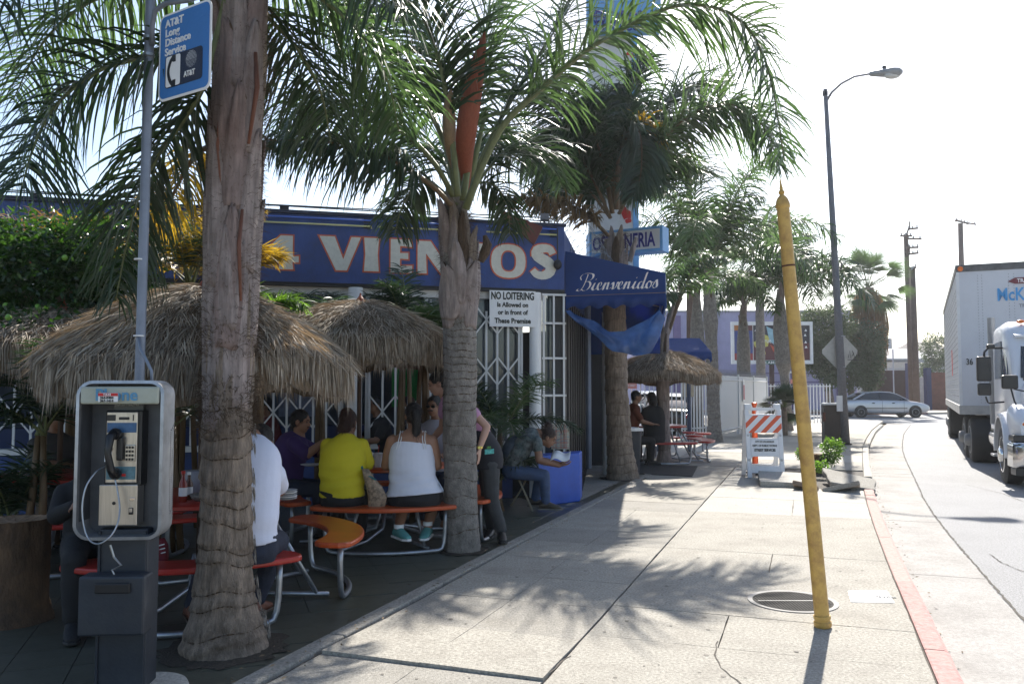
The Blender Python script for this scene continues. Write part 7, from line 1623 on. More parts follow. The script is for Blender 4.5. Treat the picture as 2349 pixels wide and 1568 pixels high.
def car(label,x0,Y,length,h,paint,flip=1,rz=0,zb=-.135):
    """side-on saloon, nose towards +x; x0 = tail x"""
    t=thing('car',label,'car',(x0+length/2,Y,zb),rz); S_=length/4.7; W2=.86
    M_=WM[t]
    def Q(x,y,z): return M_@V(((x-2.35)*S_,y,z*h/1.40))
    # stations along the length: lower body section (x, zlow, zbelt, halfwidth)
    st=[(0.0,.45,.70,.62),(.06,.34,.90,.76),(.35,.30,.97,.83),(1.0,.24,1.0,.86),(1.9,.22,.98,.87),(2.9,.22,.96,.87),(3.5,.24,.93,.86),(4.1,.27,.84,.83),(4.5,.30,.74,.76),(4.66,.36,.62,.66),(4.70,.42,.52,.55)]
    n=14; vs=[]
    for (x,zl,zb_,hw_) in st:
        for i in range(n):
            a=-math.pi/2+ (i/(n-1))*math.pi; ca,sa=math.cos(a),math.sin(a)
            y=-hw_*abs(ca)**.35 if False else 0
        prof=[(0,zl),(hw_*.9,zl),(hw_*.985,zl+.06),(hw_,zl+(zb_-zl)*.45),(hw_*.985,zl+(zb_-zl)*.72),(hw_*.95,zb_-.03),(hw_*.86,zb_),(0,zb_+.025)]
        ring=[(-y,z) for y,z in prof]+[(y,z) for y,z in prof[::-1]][1:-1]
        vs+=[Q(x,y,z) for y,z in ring]
    m_=len(ring); fs=[(i*m_+k,i*m_+(k+1)%m_,(i+1)*m_+(k+1)%m_,(i+1)*m_+k) for i in range(len(st)-1) for k in range(m_)]+[tuple(range(m_)),tuple(range((len(st)-1)*m_,len(st)*m_))]
    b=MB(); b.add(vs,fs); o=b.build('body',paint,t,smooth='auto'); s=o.modifiers.new('s','SUBSURF'); s.levels=1; s.render_levels=2
    # greenhouse
    gh=[(.55,.98,1.0,.74,.72),(1.25,.98,1.34,.78,.60),(1.8,.97,1.40,.78,.58),(2.45,.96,1.39,.78,.58),(2.85,.95,1.30,.78,.60),(3.55,.93,.94,.76,.74)]
    b=MB(); vs=[]
    for (x,z0_,z1_,w0,w1) in gh: vs+=[Q(x,-w0,z0_),Q(x,-w1,z1_),Q(x,0,z1_+.015),Q(x,w1,z1_),Q(x,w0,z0_)]
    fs=[(i*5+k,i*5+k+1,(i+1)*5+k+1,(i+1)*5+k) for i in range(len(gh)-1) for k in range(4)]; b.add(vs,fs); o=b.build('cabin_glass',cglass,t,smooth='auto')
    b=MB(); vs=[]
    for (x,z0_,z1_,w0,w1) in [(1.12,0,1.31,0,.60),(1.5,0,1.385,0,.60),(2.1,0,1.412,0,.59),(2.6,0,1.385,0,.59),(2.92,0,1.285,0,.61)]: vs+=[Q(x,-w1-.012,z1_-.02),Q(x,-w1+.03,z1_+.018),Q(x,0,z1_+.035),Q(x,w1-.03,z1_+.018),Q(x,w1+.012,z1_-.02)]
    b.add(vs,[(i*5+k,i*5+k+1,(i+1)*5+k+1,(i+1)*5+k) for i in range(4) for k in range(4)]); b.build('roof',paint,t,smooth='auto')
    for s in(-1,1):
        for name,a,c,wd_ in(('rear_pillar',(.50,.76,.975),(1.18,.60,1.33),.10),('middle_pillar',(2.0,.79,.96),(1.98,.595,1.39),.045),('windscreen_pillar',(3.52,.77,.93),(2.88,.61,1.30),.045)):
            b=MB(); A,B_=Q(a[0],s*a[1],a[2]),Q(c[0],s*c[1],c[2]); b.tube([A,B_],wd_*.5,8); b.build(name,paint if name!='middle_pillar' else m_blk,t)
        b=MB(); b.poly([Q(.75,s*.872,.50),Q(3.35,s*.875,.50),Q(3.35,s*.875,.54),Q(.75,s*.872,.54)],(0,s*.01,0)); b.build('side_moulding',m_blk,t)
        for x in(1.55,2.62): b=MB(); b.ell(Q(x,s*.872,.80),(.09,.018,.03)); b.build('door_handle',m_blk,t,smooth=True)
        for x in(2.02,3.18): b=MB(); b.poly([Q(x,s*.874,.30),Q(x+.012,s*.874,.30),Q(x+.012,s*.865,.92),Q(x,s*.865,.92)],(0,s*.004,0)); b.build('door_seam',m_blk,t)
        b=MB(); b.ell(Q(3.02,s*.90,1.0),(.07,.06,.05)); b.build('wing_mirror',m_blk,t,smooth=True)
        for x in(.88,3.78):
            b=MB(); b.lathe([(.36,0),(.36,.006)],Q(x,s*.863,.33),28,ax=(0,s,0)); b.build('wheel_arch',m_blk,t)
            wheel(t,Q(x,s*.80,.0)+V((0,0,.31)),M_.to_3x3()@V((0,s,0)),.31,.2,mat('grey_hubcap',(.45,.45,.46),.35,metal=.5))
        b=MB(); b.ell(Q(4.52,s*.58,.62),(.12,.15,.06)); b.build('headlight',mat('lens',(0,0,0)),t,smooth=True)
        b=MB(); b.ell(Q(.05,s*.60,.74),(.06,.17,.07)); b.build('tail_light',mat('red_lens',(.5,.02,.03),.2),t,smooth=True)
    b=MB(); b.box(Q(-.01,0,.60),(.02,.36,.14)); b.build('number_plate',m_wht2,t)
    b=MB(); b.poly([Q(4.64,-.45,.36),Q(4.64,.45,.36),Q(4.70,.4,.44),Q(4.70,-.4,.44)],(.012,0,0)); b.build('bumper_grille',m_blk,t)
    return t
car('silver four-door saloon crossing the junction behind the lamp post',X_(1921,47),47,X_(2119,47)-X_(1921,47),1.42,silver)
car('black saloon parked behind the white gate with red tail light showing',X_(1538,28)-2.25,28.5,4.5,1.45,mat('black_car_paint',(.012,.012,.014),.2,spec=.8,bump=0),rz=R(78))
car('dark silver car parked farther behind the far umbrella',X_(1500,33)-2.2,34,4.4,1.5,mat('grey_car_paint',(.16,.19,.22),.2,metal=.5,bump=0),rz=R(82))
# --- trailer ---
Tu=V((-.443,-.896,0)).normalized(); Ts=V((.896,-.443,0)).normalized(); T0=V((X_(2200,18.8),18.8,-.14))
tr=thing('semi_trailer','white box trailer with blue lettering on its nose behind the truck cab','trailer',T0)
m_tw=mat('white_trailer_skin',(.58,.59,.62),.45,var=.06,vs=2,dirt=.35,dirtc=(.28,.28,.3),ds=2)
def TT(s,b_,z): return T0+Ts*s-Tu*b_+V((0,0,z))
b=MB(); b.poly([TT(0,0,1.12),TT(2.6,0,1.12),TT(2.6,12.4,1.12),TT(0,12.4,1.12)],(0,0,3.25)); b.build('box',m_tw,tr)
b=MB(); b.poly([TT(-.02,-.015,4.31),TT(2.62,-.015,4.31),TT(2.62,12.42,4.31),TT(-.02,12.42,4.31)],(0,0,.16)); b.build('top_rail',mat('grimy_rail',(.09,.09,.09),.6,var=.5,vs=5),tr)
b=MB(); b.poly([TT(-.02,-.015,1.08),TT(2.62,-.015,1.08),TT(2.62,12.42,1.08),TT(-.02,12.42,1.08)],(0,0,.20)); b.build('bottom_rail',mat('worn_grey_rail',(.4,.39,.37),.6,dirt=.5),tr)
for s in (-.008,2.60): b=MB(); b.poly([TT(s,-.012,1.28),TT(s+.03 if s>0 else s-.0+.06,-.012,1.28),TT(s+.03 if s>0 else s+.06,-.004,1.28),TT(s,-.004,1.28)],(0,0,3.03)); b.build('corner_post',m_wht,tr)
b=MB()
for s in(.42,.50,1.02,1.12,1.7,2.2):
    for k in range(45): b.ell(TT(s,-.004,1.35+k*.065),(.010,.010,.010),n=5,m=3)
for bb in np.arange(.3,12.3,.3):
    for k in range(0,40,2): b.ell(TT(-.004,bb,1.35+k*.068),(.010,.014,.010),n=5,m=3)
b.build('rivet',mat('rivet_grey',(.25,.25,.27)),tr,kind='stuff')
for k,bb in enumerate(np.arange(.15,12.3,.6)):
    b=MB(); b.poly([TT(-.012,bb,1.30),TT(-.012,bb+.04,1.30),TT(-.001,bb+.04,1.30),TT(-.001,bb,1.30)],(0,0,2.99)); b.build('side_stiffener',m_wht,tr)
e_=Ts; mb=mat('logo_blue',(.06,.30,.62),.5)
text('logo_lettering','McKinney',.40,mb,TT(.78,-.012,3.62),Ts,Z1,tr,bold=.018,wide=.72); text('small_lettering','TRAILER RENTALS',.105,mat('grey_print',(.2,.22,.25)),TT(1.2,-.012,3.46),Ts,Z1,tr,bold=.01); text('unit_number','36',.2,mk,TT(.14,-.012,2.2),Ts,Z1,tr,bold=.01,wide=.7)
b=MB(); b.poly([TT(1.0,-.008,4.04),TT(1.14,-.008,4.12),TT(2.3,-.008,4.12),TT(2.3,-.008,3.98),TT(1.14,-.008,3.98)],Tu*.008); bd_=b.build('badge',mat('maroon_badge',(.16,.03,.04),.5),tr); text('badge_lettering','TRAILMOBILE',.12,m_wht2,TT(1.18,-.02,4.01),Ts,Z1,bd_,bold=.02,wide=.85)
b=MB(); b.ell(TT(.08,-.03,4.38),(.06,.05,.06)); b.build('marker_light',emis('amber_lens_lit',(.8,.18,.02),.6),tr,smooth=True)
b=MB(); b.poly([TT(-.014,4,2.0),TT(-.014,4.5,2.0),TT(-.014,4.5,2.7),TT(-.014,4,2.7)],(.004,0,0)); b.build('side_sticker',mat('red_print',(0,0,0)),tr)
for bb in(10.3,11.4):
    for s in(.16,2.4): wheel(tr,TT(s,bb,.52),-Ts if s<1 else Ts,.52,.30,mat('grimy_rim',(.22,.22,.22),.6,metal=.3),'truck')
b=MB(); b.poly([TT(.6,0.4,.85),TT(2.0,.4,.85),TT(2.0,12.2,.85),TT(.6,12.2,.85)],(0,0,.22)); b.build('underframe',m_dkm,tr)
for s in(.35,2.2): b=MB(); b.poly([TT(s,3.2,.25),TT(s+.1,3.2,.25),TT(s+.1,3.35,.25),TT(s,3.35,.25)],(0,0,.84)); b.build('landing_leg',m_dkm,tr)
b=MB(); b.poly([TT(.1,8.9,.3),TT(.8,8.9,.3),TT(.8,8.93,.3),TT(.1,8.93,.3)],(0,0,.6)); b.build('mud_flap',m_blkr,tr)
# --- tractor ---
Cu=V((-.40,-.916,0)).normalized(); Cs=V((.916,-.40,0)).normalized(); C0=V((X_(2292,14.75),14.75,-.14))
tk=thing('truck_tractor','white conventional truck cab with chrome bumper, entering from the right edge','truck',C0)
def K(s,f,z): return C0+Cs*s+Cu*f+V((0,0,z))
m_tp=mat('white_truck_paint',(.70,.71,.74),.22,var=.02,bump=0,spec=.6)
def kloft(name,secs,m,smooth='auto',parent=None,sub=0):
    """sections along forward axis: (f, s0, s1, z0, z1, corner radius)"""
    b=MB(); vs=[]; n=5
    for (f,s0,s1,z0_,z1_,r) in secs:
        pts=[]
        for(cx_,cz_,a0) in((s1-r,z1_-r,0),(s0+r,z1_-r,90),(s0+r,z0_+r*.4,180),(s1-r,z0_+r*.4,270)):
            for i in range(n): a=R(a0+90*i/(n-1)); pts.append((cx_+r*math.cos(a),cz_+(r if a0<180 else r*.4)*math.sin(a)))
        vs+=[K(p[0],f,p[1]) for p in pts]
    m_=n*4; b.add(vs,[(i*m_+k,i*m_+(k+1)%m_,(i+1)*m_+(k+1)%m_,(i+1)*m_+k) for i in range(len(secs)-1) for k in range(m_)]+[tuple(range(m_-1,-1,-1)),tuple(range((len(secs)-1)*m_,len(secs)*m_))])
    return b.build(name,m,parent or tk,smooth=smooth)
kloft('cab',[(-2.15,.18,2.2,.95,2.78,.18),(-2.0,.14,2.24,.95,2.90,.2),(-1.1,.14,2.24,.95,2.93,.2),(-.75,.16,2.22,.95,2.86,.2),(-.55,.20,2.18,.95,2.72,.2),(-.28,.26,2.12,.95,1.80,.2)],m_tp)
kloft('hood',[(-.40,.34,2.04,.95,1.84,.22),(.1,.38,2.0,.95,1.76,.24),(.6,.46,1.92,.9,1.66,.28),(.92,.56,1.82,.85,1.50,.3),(1.02,.66,1.72,.85,1.30,.2)],m_tp)
# fender: arch over front wheel
for sgn,sb in((1,0.0),(-1,2.38)):
    b=MB(); vs=[]; n=16
    for i in range(n+1):
        a=R(-12+200*i/n); fo=.05+.66*math.cos(a); zo=.60+.60*math.sin(a) if math.sin(a)>0 else .60+.5*math.sin(a)
        for s,zz,fr_ in((-.06,-.03,.0),(-.04,.03,.02),(.18,.10,.03),(.5,.20,.03)):
            ss_=sb+sgn*s; vs.append(K(ss_,fo*(1+fr_*.8)+.02,zo+zz*max(0,math.sin(a))))
    b.add(vs,[(i*4+k,i*4+k+1,(i+1)*4+k+1,(i+1)*4+k) for i in range(n) for k in range(3)]); o=b.build('fender',m_tp,tk,smooth=True); q=o.modifiers.new('t','SOLIDIFY'); q.thickness=.02
kloft('fender_nose',[(.55,.02,.60,.80,1.40,.14),(.85,.06,.62,.80,1.32,.16),(1.03,.16,.64,.82,1.18,.14)],m_tp)
kloft('fender_nose',[(.55,1.78,2.36,.80,1.40,.14),(.85,1.76,2.32,.80,1.32,.16),(1.03,1.74,2.22,.82,1.18,.14)],m_tp)
kloft('bumper',[(.80,-.02,2.40,.36,.80,.08),(1.10,.02,2.36,.36,.80,.10),(1.20,.16,2.22,.40,.78,.10)],m_chr)
kloft('bumper_trim',[(.84,.0,2.38,.802,.90,.02),(1.08,.04,2.34,.802,.90,.02)],m_blk)
kloft('bumper_valance',[(.84,.02,2.36,.24,.358,.02),(1.08,.06,2.32,.24,.358,.02)],m_blk)
b=MB(); b.poly([K(.72,1.035,.92),K(1.66,1.035,.92),K(1.66,.99,1.40),K(.72,.99,1.40)],Cu*.02); b.build('grille',m_chr2,tk)
for sb,sg_ in((.30,1),(2.08,-1)):
    M_=Matrix((Cs,Cu,Z1)).transposed(); b=MB(); b.ell(K(sb-.02*sg_,.93,1.06),(.17,.10,.085),M_@Matrix.Rotation(R(-12*sg_),3,'Y')); h_=b.build('headlight',mat('headlight_glass',(.5,.5,.5),.08,metal=.6,bump=0),tk,smooth=True)
    b=MB(); b.ell(K(sb-.09*sg_,.965,1.08),(.07,.075,.06),M_); b.build('turn_signal',emis('amber_lens_lit',(0,0,0),1),h_,smooth=True)
    b=MB(); b.ell(K(sb+.04*sg_,.985,1.05),(.055,.06,.055),M_); b.build('lamp_bulb',m_chr,h_,smooth=True)
# windscreen, side window
b=MB(); b.poly([K(.36,-.285,1.86),K(2.02,-.285,1.86),K(1.94,-.555,2.62),K(.42,-.555,2.62)],Cu*.02+V((0,0,.008))); b.build('windscreen',cglass,tk)
b=MB(); b.poly([K(.40,-.30,1.80),K(1.98,-.30,1.80),K(1.98,-.26,1.83),K(.40,-.26,1.83)],(0,0,.04)); b.build('wiper_cowl',m_blk,tk)
for (a,c) in(((.6,-.27,1.86),(1.0,-.36,2.2)),((1.3,-.27,1.86),(1.7,-.36,2.2))): b=MB(); b.tube([K(*a),K(*c)],.01,5); b.build('wiper',m_blk,tk)
b=MB(); b.poly([K(.128,-1.75,1.85),K(.128,-.75,1.85),K(.14,-.85,2.55),K(.14,-1.75,2.55)],Cs*.015); b.build('side_window',cglass,tk)
b=MB(); b.poly([K(.19,-.50,1.9),K(.17,-.72,1.9),K(.17,-.82,2.5),K(.21,-.66,2.5)],-Cs*.012); b.build('quarter_window',cglass,tk)
for k in range(5):
    b=MB(); b.ell(K(.45+k*.37,-.72,2.90),(.07,.06,.035)); b.build('roof_marker',emis('amber_lens_lit',(0,0,0),1),tk,smooth=True)
kloft('sun_visor',[(-.62,.28,2.1,2.62,2.70,.02),(-.44,.32,2.06,2.60,2.64,.01)],m_tp)
b=MB(); b.lathe([(.07,0),(.07,2.15)],K(.16,-2.32,.95),18); b.build('exhaust_stack',mat('dull_stack_steel',(.3,.3,.3),.55,metal=.5),tk,smooth='auto')
# mirrors
t_=MB(); 
b=MB(); b.tube([K(.15,-.75,2.42),K(-.1,-.68,2.42),K(-.11,-.62,2.40),K(-.16,-.60,2.34),K(-.17,-.6,2.25)],.02,8); b.build('mirror_arm',m_blk,tk,smooth=True); b=MB(); b.tube([K(.15,-.75,1.42),K(-.1,-.68,1.40),K(-.13,-.62,1.42),K(-.16,-.6,1.52)],.016,8); b.build('mirror_arm',m_blk,tk,smooth=True)
def mbox(s0,s1,f0,f1,z0_,z1_,name,m=m_blk):
    b=MB(); b.poly([K(s0,f0,z0_),K(s1,f0,z0_),K(s1,f1,z0_),K(s0,f1,z0_)],(0,0,z1_-z0_)); return bev(b.build(name,m,tk),.03,3)
mbox(-.30,-.06,-.66,-.52,1.80,2.26,'main_mirror'); mbox(-.29,-.07,-.66,-.52,1.54,1.77,'convex_mirror'); mbox(-.12,.02,-.74,-.62,2.40,2.49,'mirror_bracket')
# hood mirror
b=MB(); b.tube([K(.34,.55,1.10),K(.15,.50,1.45),K(.10,.46,1.72)],.014,8); b.build('hood_mirror_arm',m_blk,tk); b=MB(); b.tube([K(.42,.35,1.60),K(.15,.48,1.66)],.012,6); b.build('hood_mirror_strut',m_blk,tk)
mbox(-.03,.22,.38,.50,1.66,1.90,'hood_mirror')
b=MB(); b.ell(K(.34,.56,1.08),(.06,.06,.035)); b.build('mirror_foot',m_blk,tk,smooth=True)
# chassis, tank, steps
b=MB(); b.poly([K(.75,.9,.62),K(1.65,.9,.62),K(1.65,-6.6,.62),K(.75,-6.6,.62)],(0,0,.28)); b.build('chassis',m_dkm,tk)
b=MB(); b.lathe([(.30,0),(.32,.02),(.32,.98),(.30,1.0)],K(.36,-2.2,.70),24,ax=Cu); b.build('fuel_tank',m_chr,tk,smooth='auto')
for z_ in(.42,.80): 
    b=MB(); b.poly([K(-.06,-1.05,z_),K(.3,-1.05,z_),K(.3,-.62,z_),K(-.06,-.62,z_)],(0,0,.04)); b.build('step',m_alu,tk)
b=MB(); b.poly([K(.08,-2.1,.88),K(.3,-2.1,.88),K(.3,-.55,.88),K(.08,-.55,.88)],(0,0,.08)); b.build('sill_trim',m_tp,tk)
wheel(tk,K(.15,0,.51),-Cs,.51,.30,m_chr,'truck'); wheel(tk,K(2.2,0,.51),Cs,.51,.30,m_chr,'truck')
for f in(-4.55,-5.85):
    wheel(tk,K(.20,f,.51),-Cs,.51,.55,mat('grimy_rim',(.22,.22,.22),.6,metal=.3),'truck'); wheel(tk,K(2.15,f,.51),Cs,.51,.55,mat('grimy_rim',(.22,.22,.22),.6,metal=.3),'truck')
b=MB(); b.poly([K(.3,-2.5,.9),K(2.1,-2.5,.9),K(2.1,-2.56,.9),K(.3,-2.56,.9)],(0,0,.5)); b.build('deck_plate',m_dkm,tk)
# ================= BACKGROUND =================
t=thing('lilac_building','long lilac commercial building with violet pilasters behind the palms','building',(12,58,0))
Yb_=58; zt=P(1700,716,Yb_).z
b=MB(); b.poly([(X_(1480,58),58,-.2),(X_(1965,58),58,-.2),(X_(1965,58),76,-.2),(X_(1480,58),76,-.2)],(0,0,zt+.2)); b.build('wall',m_purp,t)
b=MB(); b.poly([(X_(1480,58)-.1,57.9,zt),(X_(1965,58)+.1,57.9,zt),(X_(1965,58)+.1,76,zt),(X_(1480,58)-.1,76,zt)],(0,0,.12)); b.build('coping',mat('grey_coping',(.3,.3,.36)),t)
for px in(1545,1628,1735,1815,1918):
    b=MB(); x=X_(px,58); b.poly([(x,57.8,-.15),(x+.5,57.8,-.15),(x+.5,58,-.15),(x,58,-.15)],(0,0,zt-.1)); b.build('pilaster',m_purpd,t)
for z_ in(1.9,2.5):
    b=MB(); b.poly([(X_(1735,58)+.5,57.95,z_),(X_(1900,58),57.95,z_),(X_(1900,58),58,z_),(X_(1735,58)+.5,58,z_)],(0,0,.06)); b.build('wall_groove',m_purpd,t)
# billboard
Yv=46; t=thing('billboard','framed billboard showing yellow striped shoes in front of the lilac wall','billboard',(X_(1772,Yv),Yv,0))
x0_,x1_=X_(1684,Yv),X_(1858,Yv); z0_,z1_=P(0,826,Yv).z,P(0,746,Yv).z
b=MB(); 
for (a,c,e,f) in((x0_-.15,x1_+.15,z1_,z1_+.2),(x0_-.15,x1_+.15,z0_-.2,z0_)): b.poly([(a,Yv-.12,e),(c,Yv-.12,e),(c,Yv+.1,e),(a,Yv+.1,e)],(0,0,f-e))
for (a,c) in((x0_-.15,x0_),(x1_,x1_+.15)): b.poly([(a,Yv-.12,z0_),(c,Yv-.12,z0_),(c,Yv+.1,z0_),(a,Yv+.1,z0_)],(0,0,z1_-z0_))
b.build('frame',m_wht,t)
def pan(xa,xb,za,zb,m,name,d=0,par=None): 
    b=MB(); b.poly([(xa,Yv-d,za),(xb,Yv-d,za),(xb,Yv-d+.02,za),(xa,Yv-d+.02,za)],(0,0,zb-za)); return b.build(name,m,par or t)
W_=x1_-x0_; H_=z1_-z0_; xs=x0_+W_*.25
base=pan(x0_,x1_,z0_,z1_,mat('poster_maroon',(.10,.025,.03),.6),'poster')
pan(x0_,xs,z0_+H_*.2,z1_-H_*.15,mat('poster_blue',(.04,.06,.22),.6),'poster_area',.012); pan(x0_,xs,z0_,z0_+H_*.2,mat('poster_red',(.30,.04,.04),.6),'poster_area',.012); pan(x0_,x0_+W_*.12,z1_-H_*.15,z1_,mat('poster_orange',(.4,.15,.03),.6),'poster_area',.012)
pan(xs+.03,x1_,z0_+H_*.5,z1_,mat('poster_dark',(.018,.018,.03),.6),'poster_area',.012); pan(xs,xs+.03,z0_,z1_,m_wht,'poster_edge',.014)
def poly2(pts,m,name,d=.016):
    b=MB(); b.poly([(x0_+W_*u_,Yv-d,z0_+H_*v_) for u_,v_ in pts],(0,.004,0)); return b.build(name,m,t)
ym=mat('poster_yellow',(.50,.46,.10),.6)
poly2([(.26,.52),(.33,.60),(.37,.56),(.40,.35),(.42,.18),(.37,.16),(.31,.28),(.27,.42)],ym,'shoe_shape')
poly2([(.33,.70),(.38,.76),(.45,.70),(.47,.62),(.45,.40),(.41,.38),(.40,.52),(.36,.62)],ym,'shoe_shape')
for k in range(3): poly2([(.285+k*.008,.46-k*.05),(.325+k*.008,.42-k*.05),(.325+k*.008,.40-k*.05),(.285+k*.008,.44-k*.05)],m_blk,'shoe_stripe',.02)
poly2([(.43,.98),(.47,.55),(.53,.45),(.60,.50),(.62,.85),(.50,.90)],mat('poster_sky',(.25,.42,.50),.6),'poster_shape'); poly2([(.48,.45),(.60,.28),(.66,.18),(.62,.12),(.52,.25)],mat('poster_orange_red',(.5,.08,.03),.6),'poster_shape')
for px,pz in((.29,.86),(.30,.73),(.95,.86),(.94,.72),(.945,.52),(.95,.38)): poly2([(px-.015,pz-.03),(px+.02,pz-.03),(px+.002,pz+.04)],m_wht2,'poster_mark',.02)
text('poster_lettering','true',.35,m_wht2,(x0_+W_*.38,Yv-.03,z0_+H_*.50),(1,0,0),(0,0,1),t,wide=.8)
pl=pan(x0_+W_*.37,x0_+W_*.60,z0_-.24,z0_-.02,mat('lamar_green',(.02,.09,.07),.5),'name_plate',.16); text('plate_lettering','LAMAR',.20,m_wht2,(x0_+W_*.40,Yv-.17,z0_-.20),(1,0,0),(0,0,1),pl,bold=.01,wide=1.3)
b=MB(); b.tube([(X_(1770,Yv),Yv,-.15),(X_(1770,Yv),Yv,z0_-.2)],.14,12); b.build('post',mat('brown_post',(.07,.035,.03),.7),t,smooth=True)
# far house, walls, utility poles
t=thing('far_house','low white house with grey hip roof and chimney behind the brown walls','house',(X_(2080,80),80,0))
xa,xb=X_(2005,80),X_(2170,80); 
b=MB(); b.poly([(xa,80,-.2),(xb,80,-.2),(xb,90,-.2),(xa,90,-.2)],(0,0,3.6)); b.build('wall',mat('house_wall',(.45,.45,.46),.8),t)
zr=P(0,822,80).z; zp=P(0,795,80).z; b=MB(); b.add([(xa-.5,79.5,zr),(xb+.5,79.5,zr),(xb+.5,91,zr),(xa-.5,91,zr),(xa+1.0,84,zp),(xb-2,84,zp)],[(0,1,5,4),(1,2,5),(2,3,4,5),(3,0,4),(3,2,1,0)]); b.build('roof',mat('grey_shingle',(.33,.33,.35),.85,var=.2,vs=8),t)
b=MB(); b.poly([(xa-.5,79.4,zr-.15),(xb+.5,79.4,zr-.15),(xb+.5,79.5,zr-.15),(xa-.5,79.5,zr-.15)],(0,0,.15)); b.build('gutter_board',m_wht,t)
x=X_(2026,80); 
f_=pan; b=MB(); b.poly([(x,79.9,1.6+.4),(x+1.0,79.9,2.0),(x+1.0,79.98,2.0),(x,79.98,2.0)],(0,0,1.3)); w_=b.build('window',m_wht,t); b=MB(); b.poly([(x+.08,79.86,2.08),(x+.92,79.86,2.08),(x+.92,79.89,2.08),(x+.08,79.89,2.08)],(0,0,1.1)); b.build('pane',cglass,w_)
t=thing('rear_house','taller house with dark dormer and chimney behind the low house','house',(X_(2120,88),92,0)); xa2,xb2=X_(2080,92),X_(2170,92); zt2=P(0,782,92).z
b=MB(); b.poly([(xa2,92,0),(xb2,92,0),(xb2,100,0),(xa2,100,0)],(0,0,zt2-.8)); b.build('wall',mat('house_wall',(0,0,0)),t)
b=MB(); b.add([(xa2-2,91,zt2-1.2),(xb2,91,zt2-1.2),(xb2,94,zt2),(xa2+1.2,94,zt2),(xb2,100,zt2),(xa2-2,100,zt2-1.2)],[(0,1,2,3),(0,3,4,5)]); b.build('roof',mat('brown_shingle',(.13,.115,.11),.85),t)
b=MB(); x=X_(2056,92); b.box((x,94,zt2-.4),(.7,.7,1.6)); b.build('chimney',mat('house_wall',(0,0,0)),t)
for label,xa,xb,y,h_,c_ in(('dark maroon yard wall left of the blue pillar',2012,2088,66,2.9,(.045,.022,.02)),('brown brick yard wall right of the utility poles',2122,2190,64,2.7,(.16,.06,.04)),('pale yard wall between the utility poles',2085,2124,70,2.4,(.42,.40,.38))):
    b=MB(); b.poly([(X_(xa,y),y,-.2),(X_(xb,y),y,-.2),(X_(xb,y),y+.3,-.2),(X_(xa,y),y+.3,-.2)],(0,0,h_+.2)); tag(b.build('yard_wall',mat('yard_'+label[:6].strip().replace(' ','_'),c_,.9,var=.25,vs=3,bump=.4),None),label,'wall')
for label,px,y,h_,w_ in(('navy blue gate pillar beside the maroon yard wall',2083,63,3.4,.75),('slim blue post right of the utility poles',2125,62,3.0,.35)):
    b=MB(); x=X_(px,y); b.poly([(x,y,-.2),(x+w_,y,-.2),(x+w_,y+.5,-.2),(x,y+.5,-.2)],(0,0,h_+.2)); tag(b.build('gate_pillar',mat('navy_pillar',(.02,.03,.10),.7),None),label,'pillar')
t=thing('chain_fence','wire fence with rail standing in front of the maroon yard wall','fence',(X_(2050,60),60,0))
b=MB(); b.tube([(X_(2050,60),60,3.4),(X_(2120,60),60,3.4)],.05,6); b.build('rail',m_galv,t); b=MB(); b.tube([(X_(2049,60),60,-.1),(X_(2049,60),60,4.3)],.05,6); b.build('post',m_galv,t)
wp=mat('weathered_pole_wood',(.09,.06,.05),.85,var=.3,vs=3,bump=.3)
def upole(label,pts,Y,r,arms):
    t=thing('utility_pole',label,'utility pole',(X_(pts[0][0],Y),Y,0)); b=MB(); b.tube([P(pts[0][0],pts[0][1],Y),P(pts[1][0],pts[1][1],Y)],[r,r*.8],12); b.build('pole',wp,t,smooth=True)
    for (xa,ya,xb,yb_) in arms:
        b=MB(); a,c=P(xa,ya,Y-.2),P(xb,yb_,Y-.3); b.tube([a,c],.07,4); b.build('crossarm',wp,t)
        for f in(.1,.45,.9): b=MB(); b.lathe([(.05,0),(.06,.12),(.03,.16)],a.lerp(c,f)+V((0,0,.06)),8); b.build('insulator',mat('insulator_grey',(.3,.3,.3)),t)
    return t
up=upole('taller utility pole with stacked short crossarms right of the fan palm',[(2092,925),(2078,537)],58,.20,[(2065,541,2092,541),(2080,547,2114,548),(2084,568,2107,567),(2084,583,2107,580),(2082,526,2106,523)])
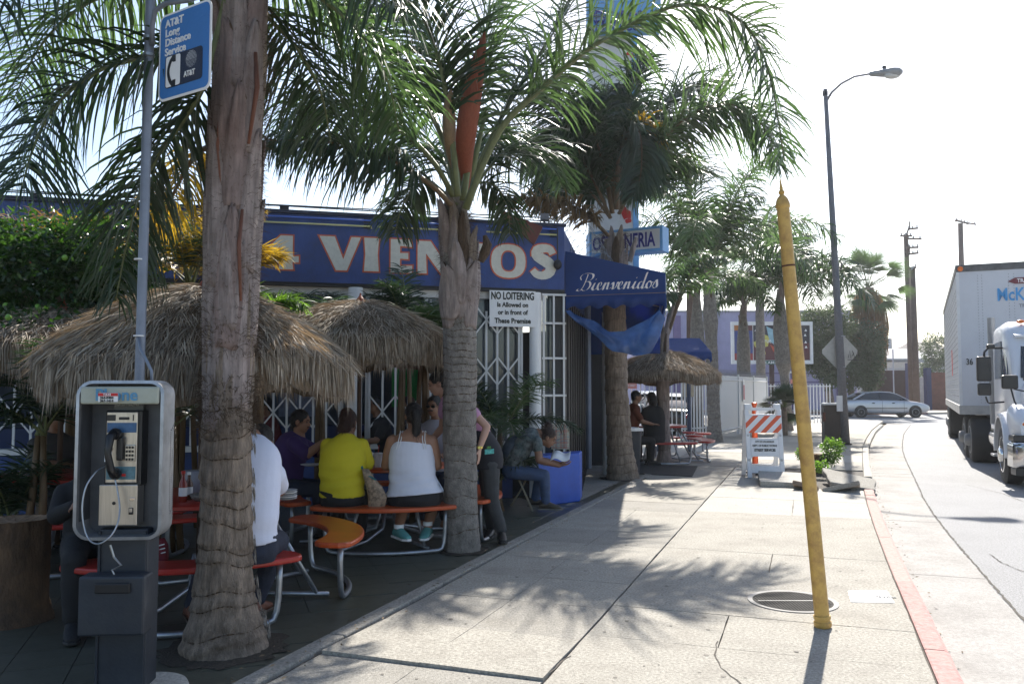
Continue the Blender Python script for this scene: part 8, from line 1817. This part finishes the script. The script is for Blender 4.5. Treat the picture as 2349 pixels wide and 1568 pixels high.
b=MB(); b.tube([P(2080,537,58),P(2084,525,58),P(2087,522,58),P(2087,508,58)],.06,6); b.build('riser',wp,up); b=MB(); b.tube([P(2083,578,57.7),P(2083,566,57.7)],.14,8); b.build('transformer',wp,up)
upole('shorter dark utility pole just right of the taller one',[(2103,925),(2093,612)],56,.22,[(2091,622,2101,612)])
upole('distant utility pole with a wide crossarm above the trailer',[(2213,900),(2203,512)],70,.25,[(2190,506,2240,515),(2192,504,2222,514)])
upole('bare utility pole rising behind the fourth palm crown',[(1583,800),(1580,330)],40,.17,[(1570,425,1600,405)])
wm=mat('cable_black',(.03,.03,.03))
wn=['topmost wire','second wire from the top','middle wire','second wire from the bottom','lowest wire']
wires=[((-60,20,30),(480,90,60)),((-60,90,30),(480,130,60)),((-60,115,30),(480,160,60)),((-60,165,30),(480,215,60)),((-60,185,30),(480,235,60)),((1820,305,60),(2420,375,40)),((1820,350,60),(2420,425,40)),((1820,400,60),(2420,470,40))]
for i,(a,c) in enumerate(wires):
    A,B_=P(*a),P(*c); b=MB(); b.tube([A,A.lerp(B_,.5)-V((0,0,.25)),B_],.012,4)
    tag(b.build('overhead_wire',wm,None),(wn[i]+' crossing the sky behind the left palm fronds') if i<5 else (['topmost','middle','lowest'][i-5]+' thin wire crossing the white sky past the street lamp'),'wire',group='overhead wires left' if i<5 else 'overhead wires right')
t=thing('distant_lamp','small far street lamp head beside the yellow pole','street lamp',(X_(1815,60),60,0)); b=MB(); b.tube([P(1808,925,60),P(1809,630,60),P(1820,628,60)],.08,8); b.build('pole',m_lpole,t); b=MB(); b.ell(P(1834,628,60),(.5,.2,.08)); b.build('lamp_head',mat('lamp_grey',(0,0,0)),t,smooth=True)

hz=MB(); hz.box((0,425,15),(900,1050,33))
mh=bpy.data.materials.new('haze'); mh.use_nodes=True; nn_=mh.node_tree.nodes; nn_.remove(nn_['Principled BSDF']); vol=nn_.new('ShaderNodeVolumePrincipled')
vol.inputs['Color'].default_value=(.93,.95,1,1); vol.inputs['Density'].default_value=.0005; vol.inputs['Anisotropy'].default_value=.5
mh.node_tree.links.new(vol.outputs[0],nn_['Material Output'].inputs['Volume'])
ho_=hz.build('haze',mh,None); ho_['kind']='stuff'
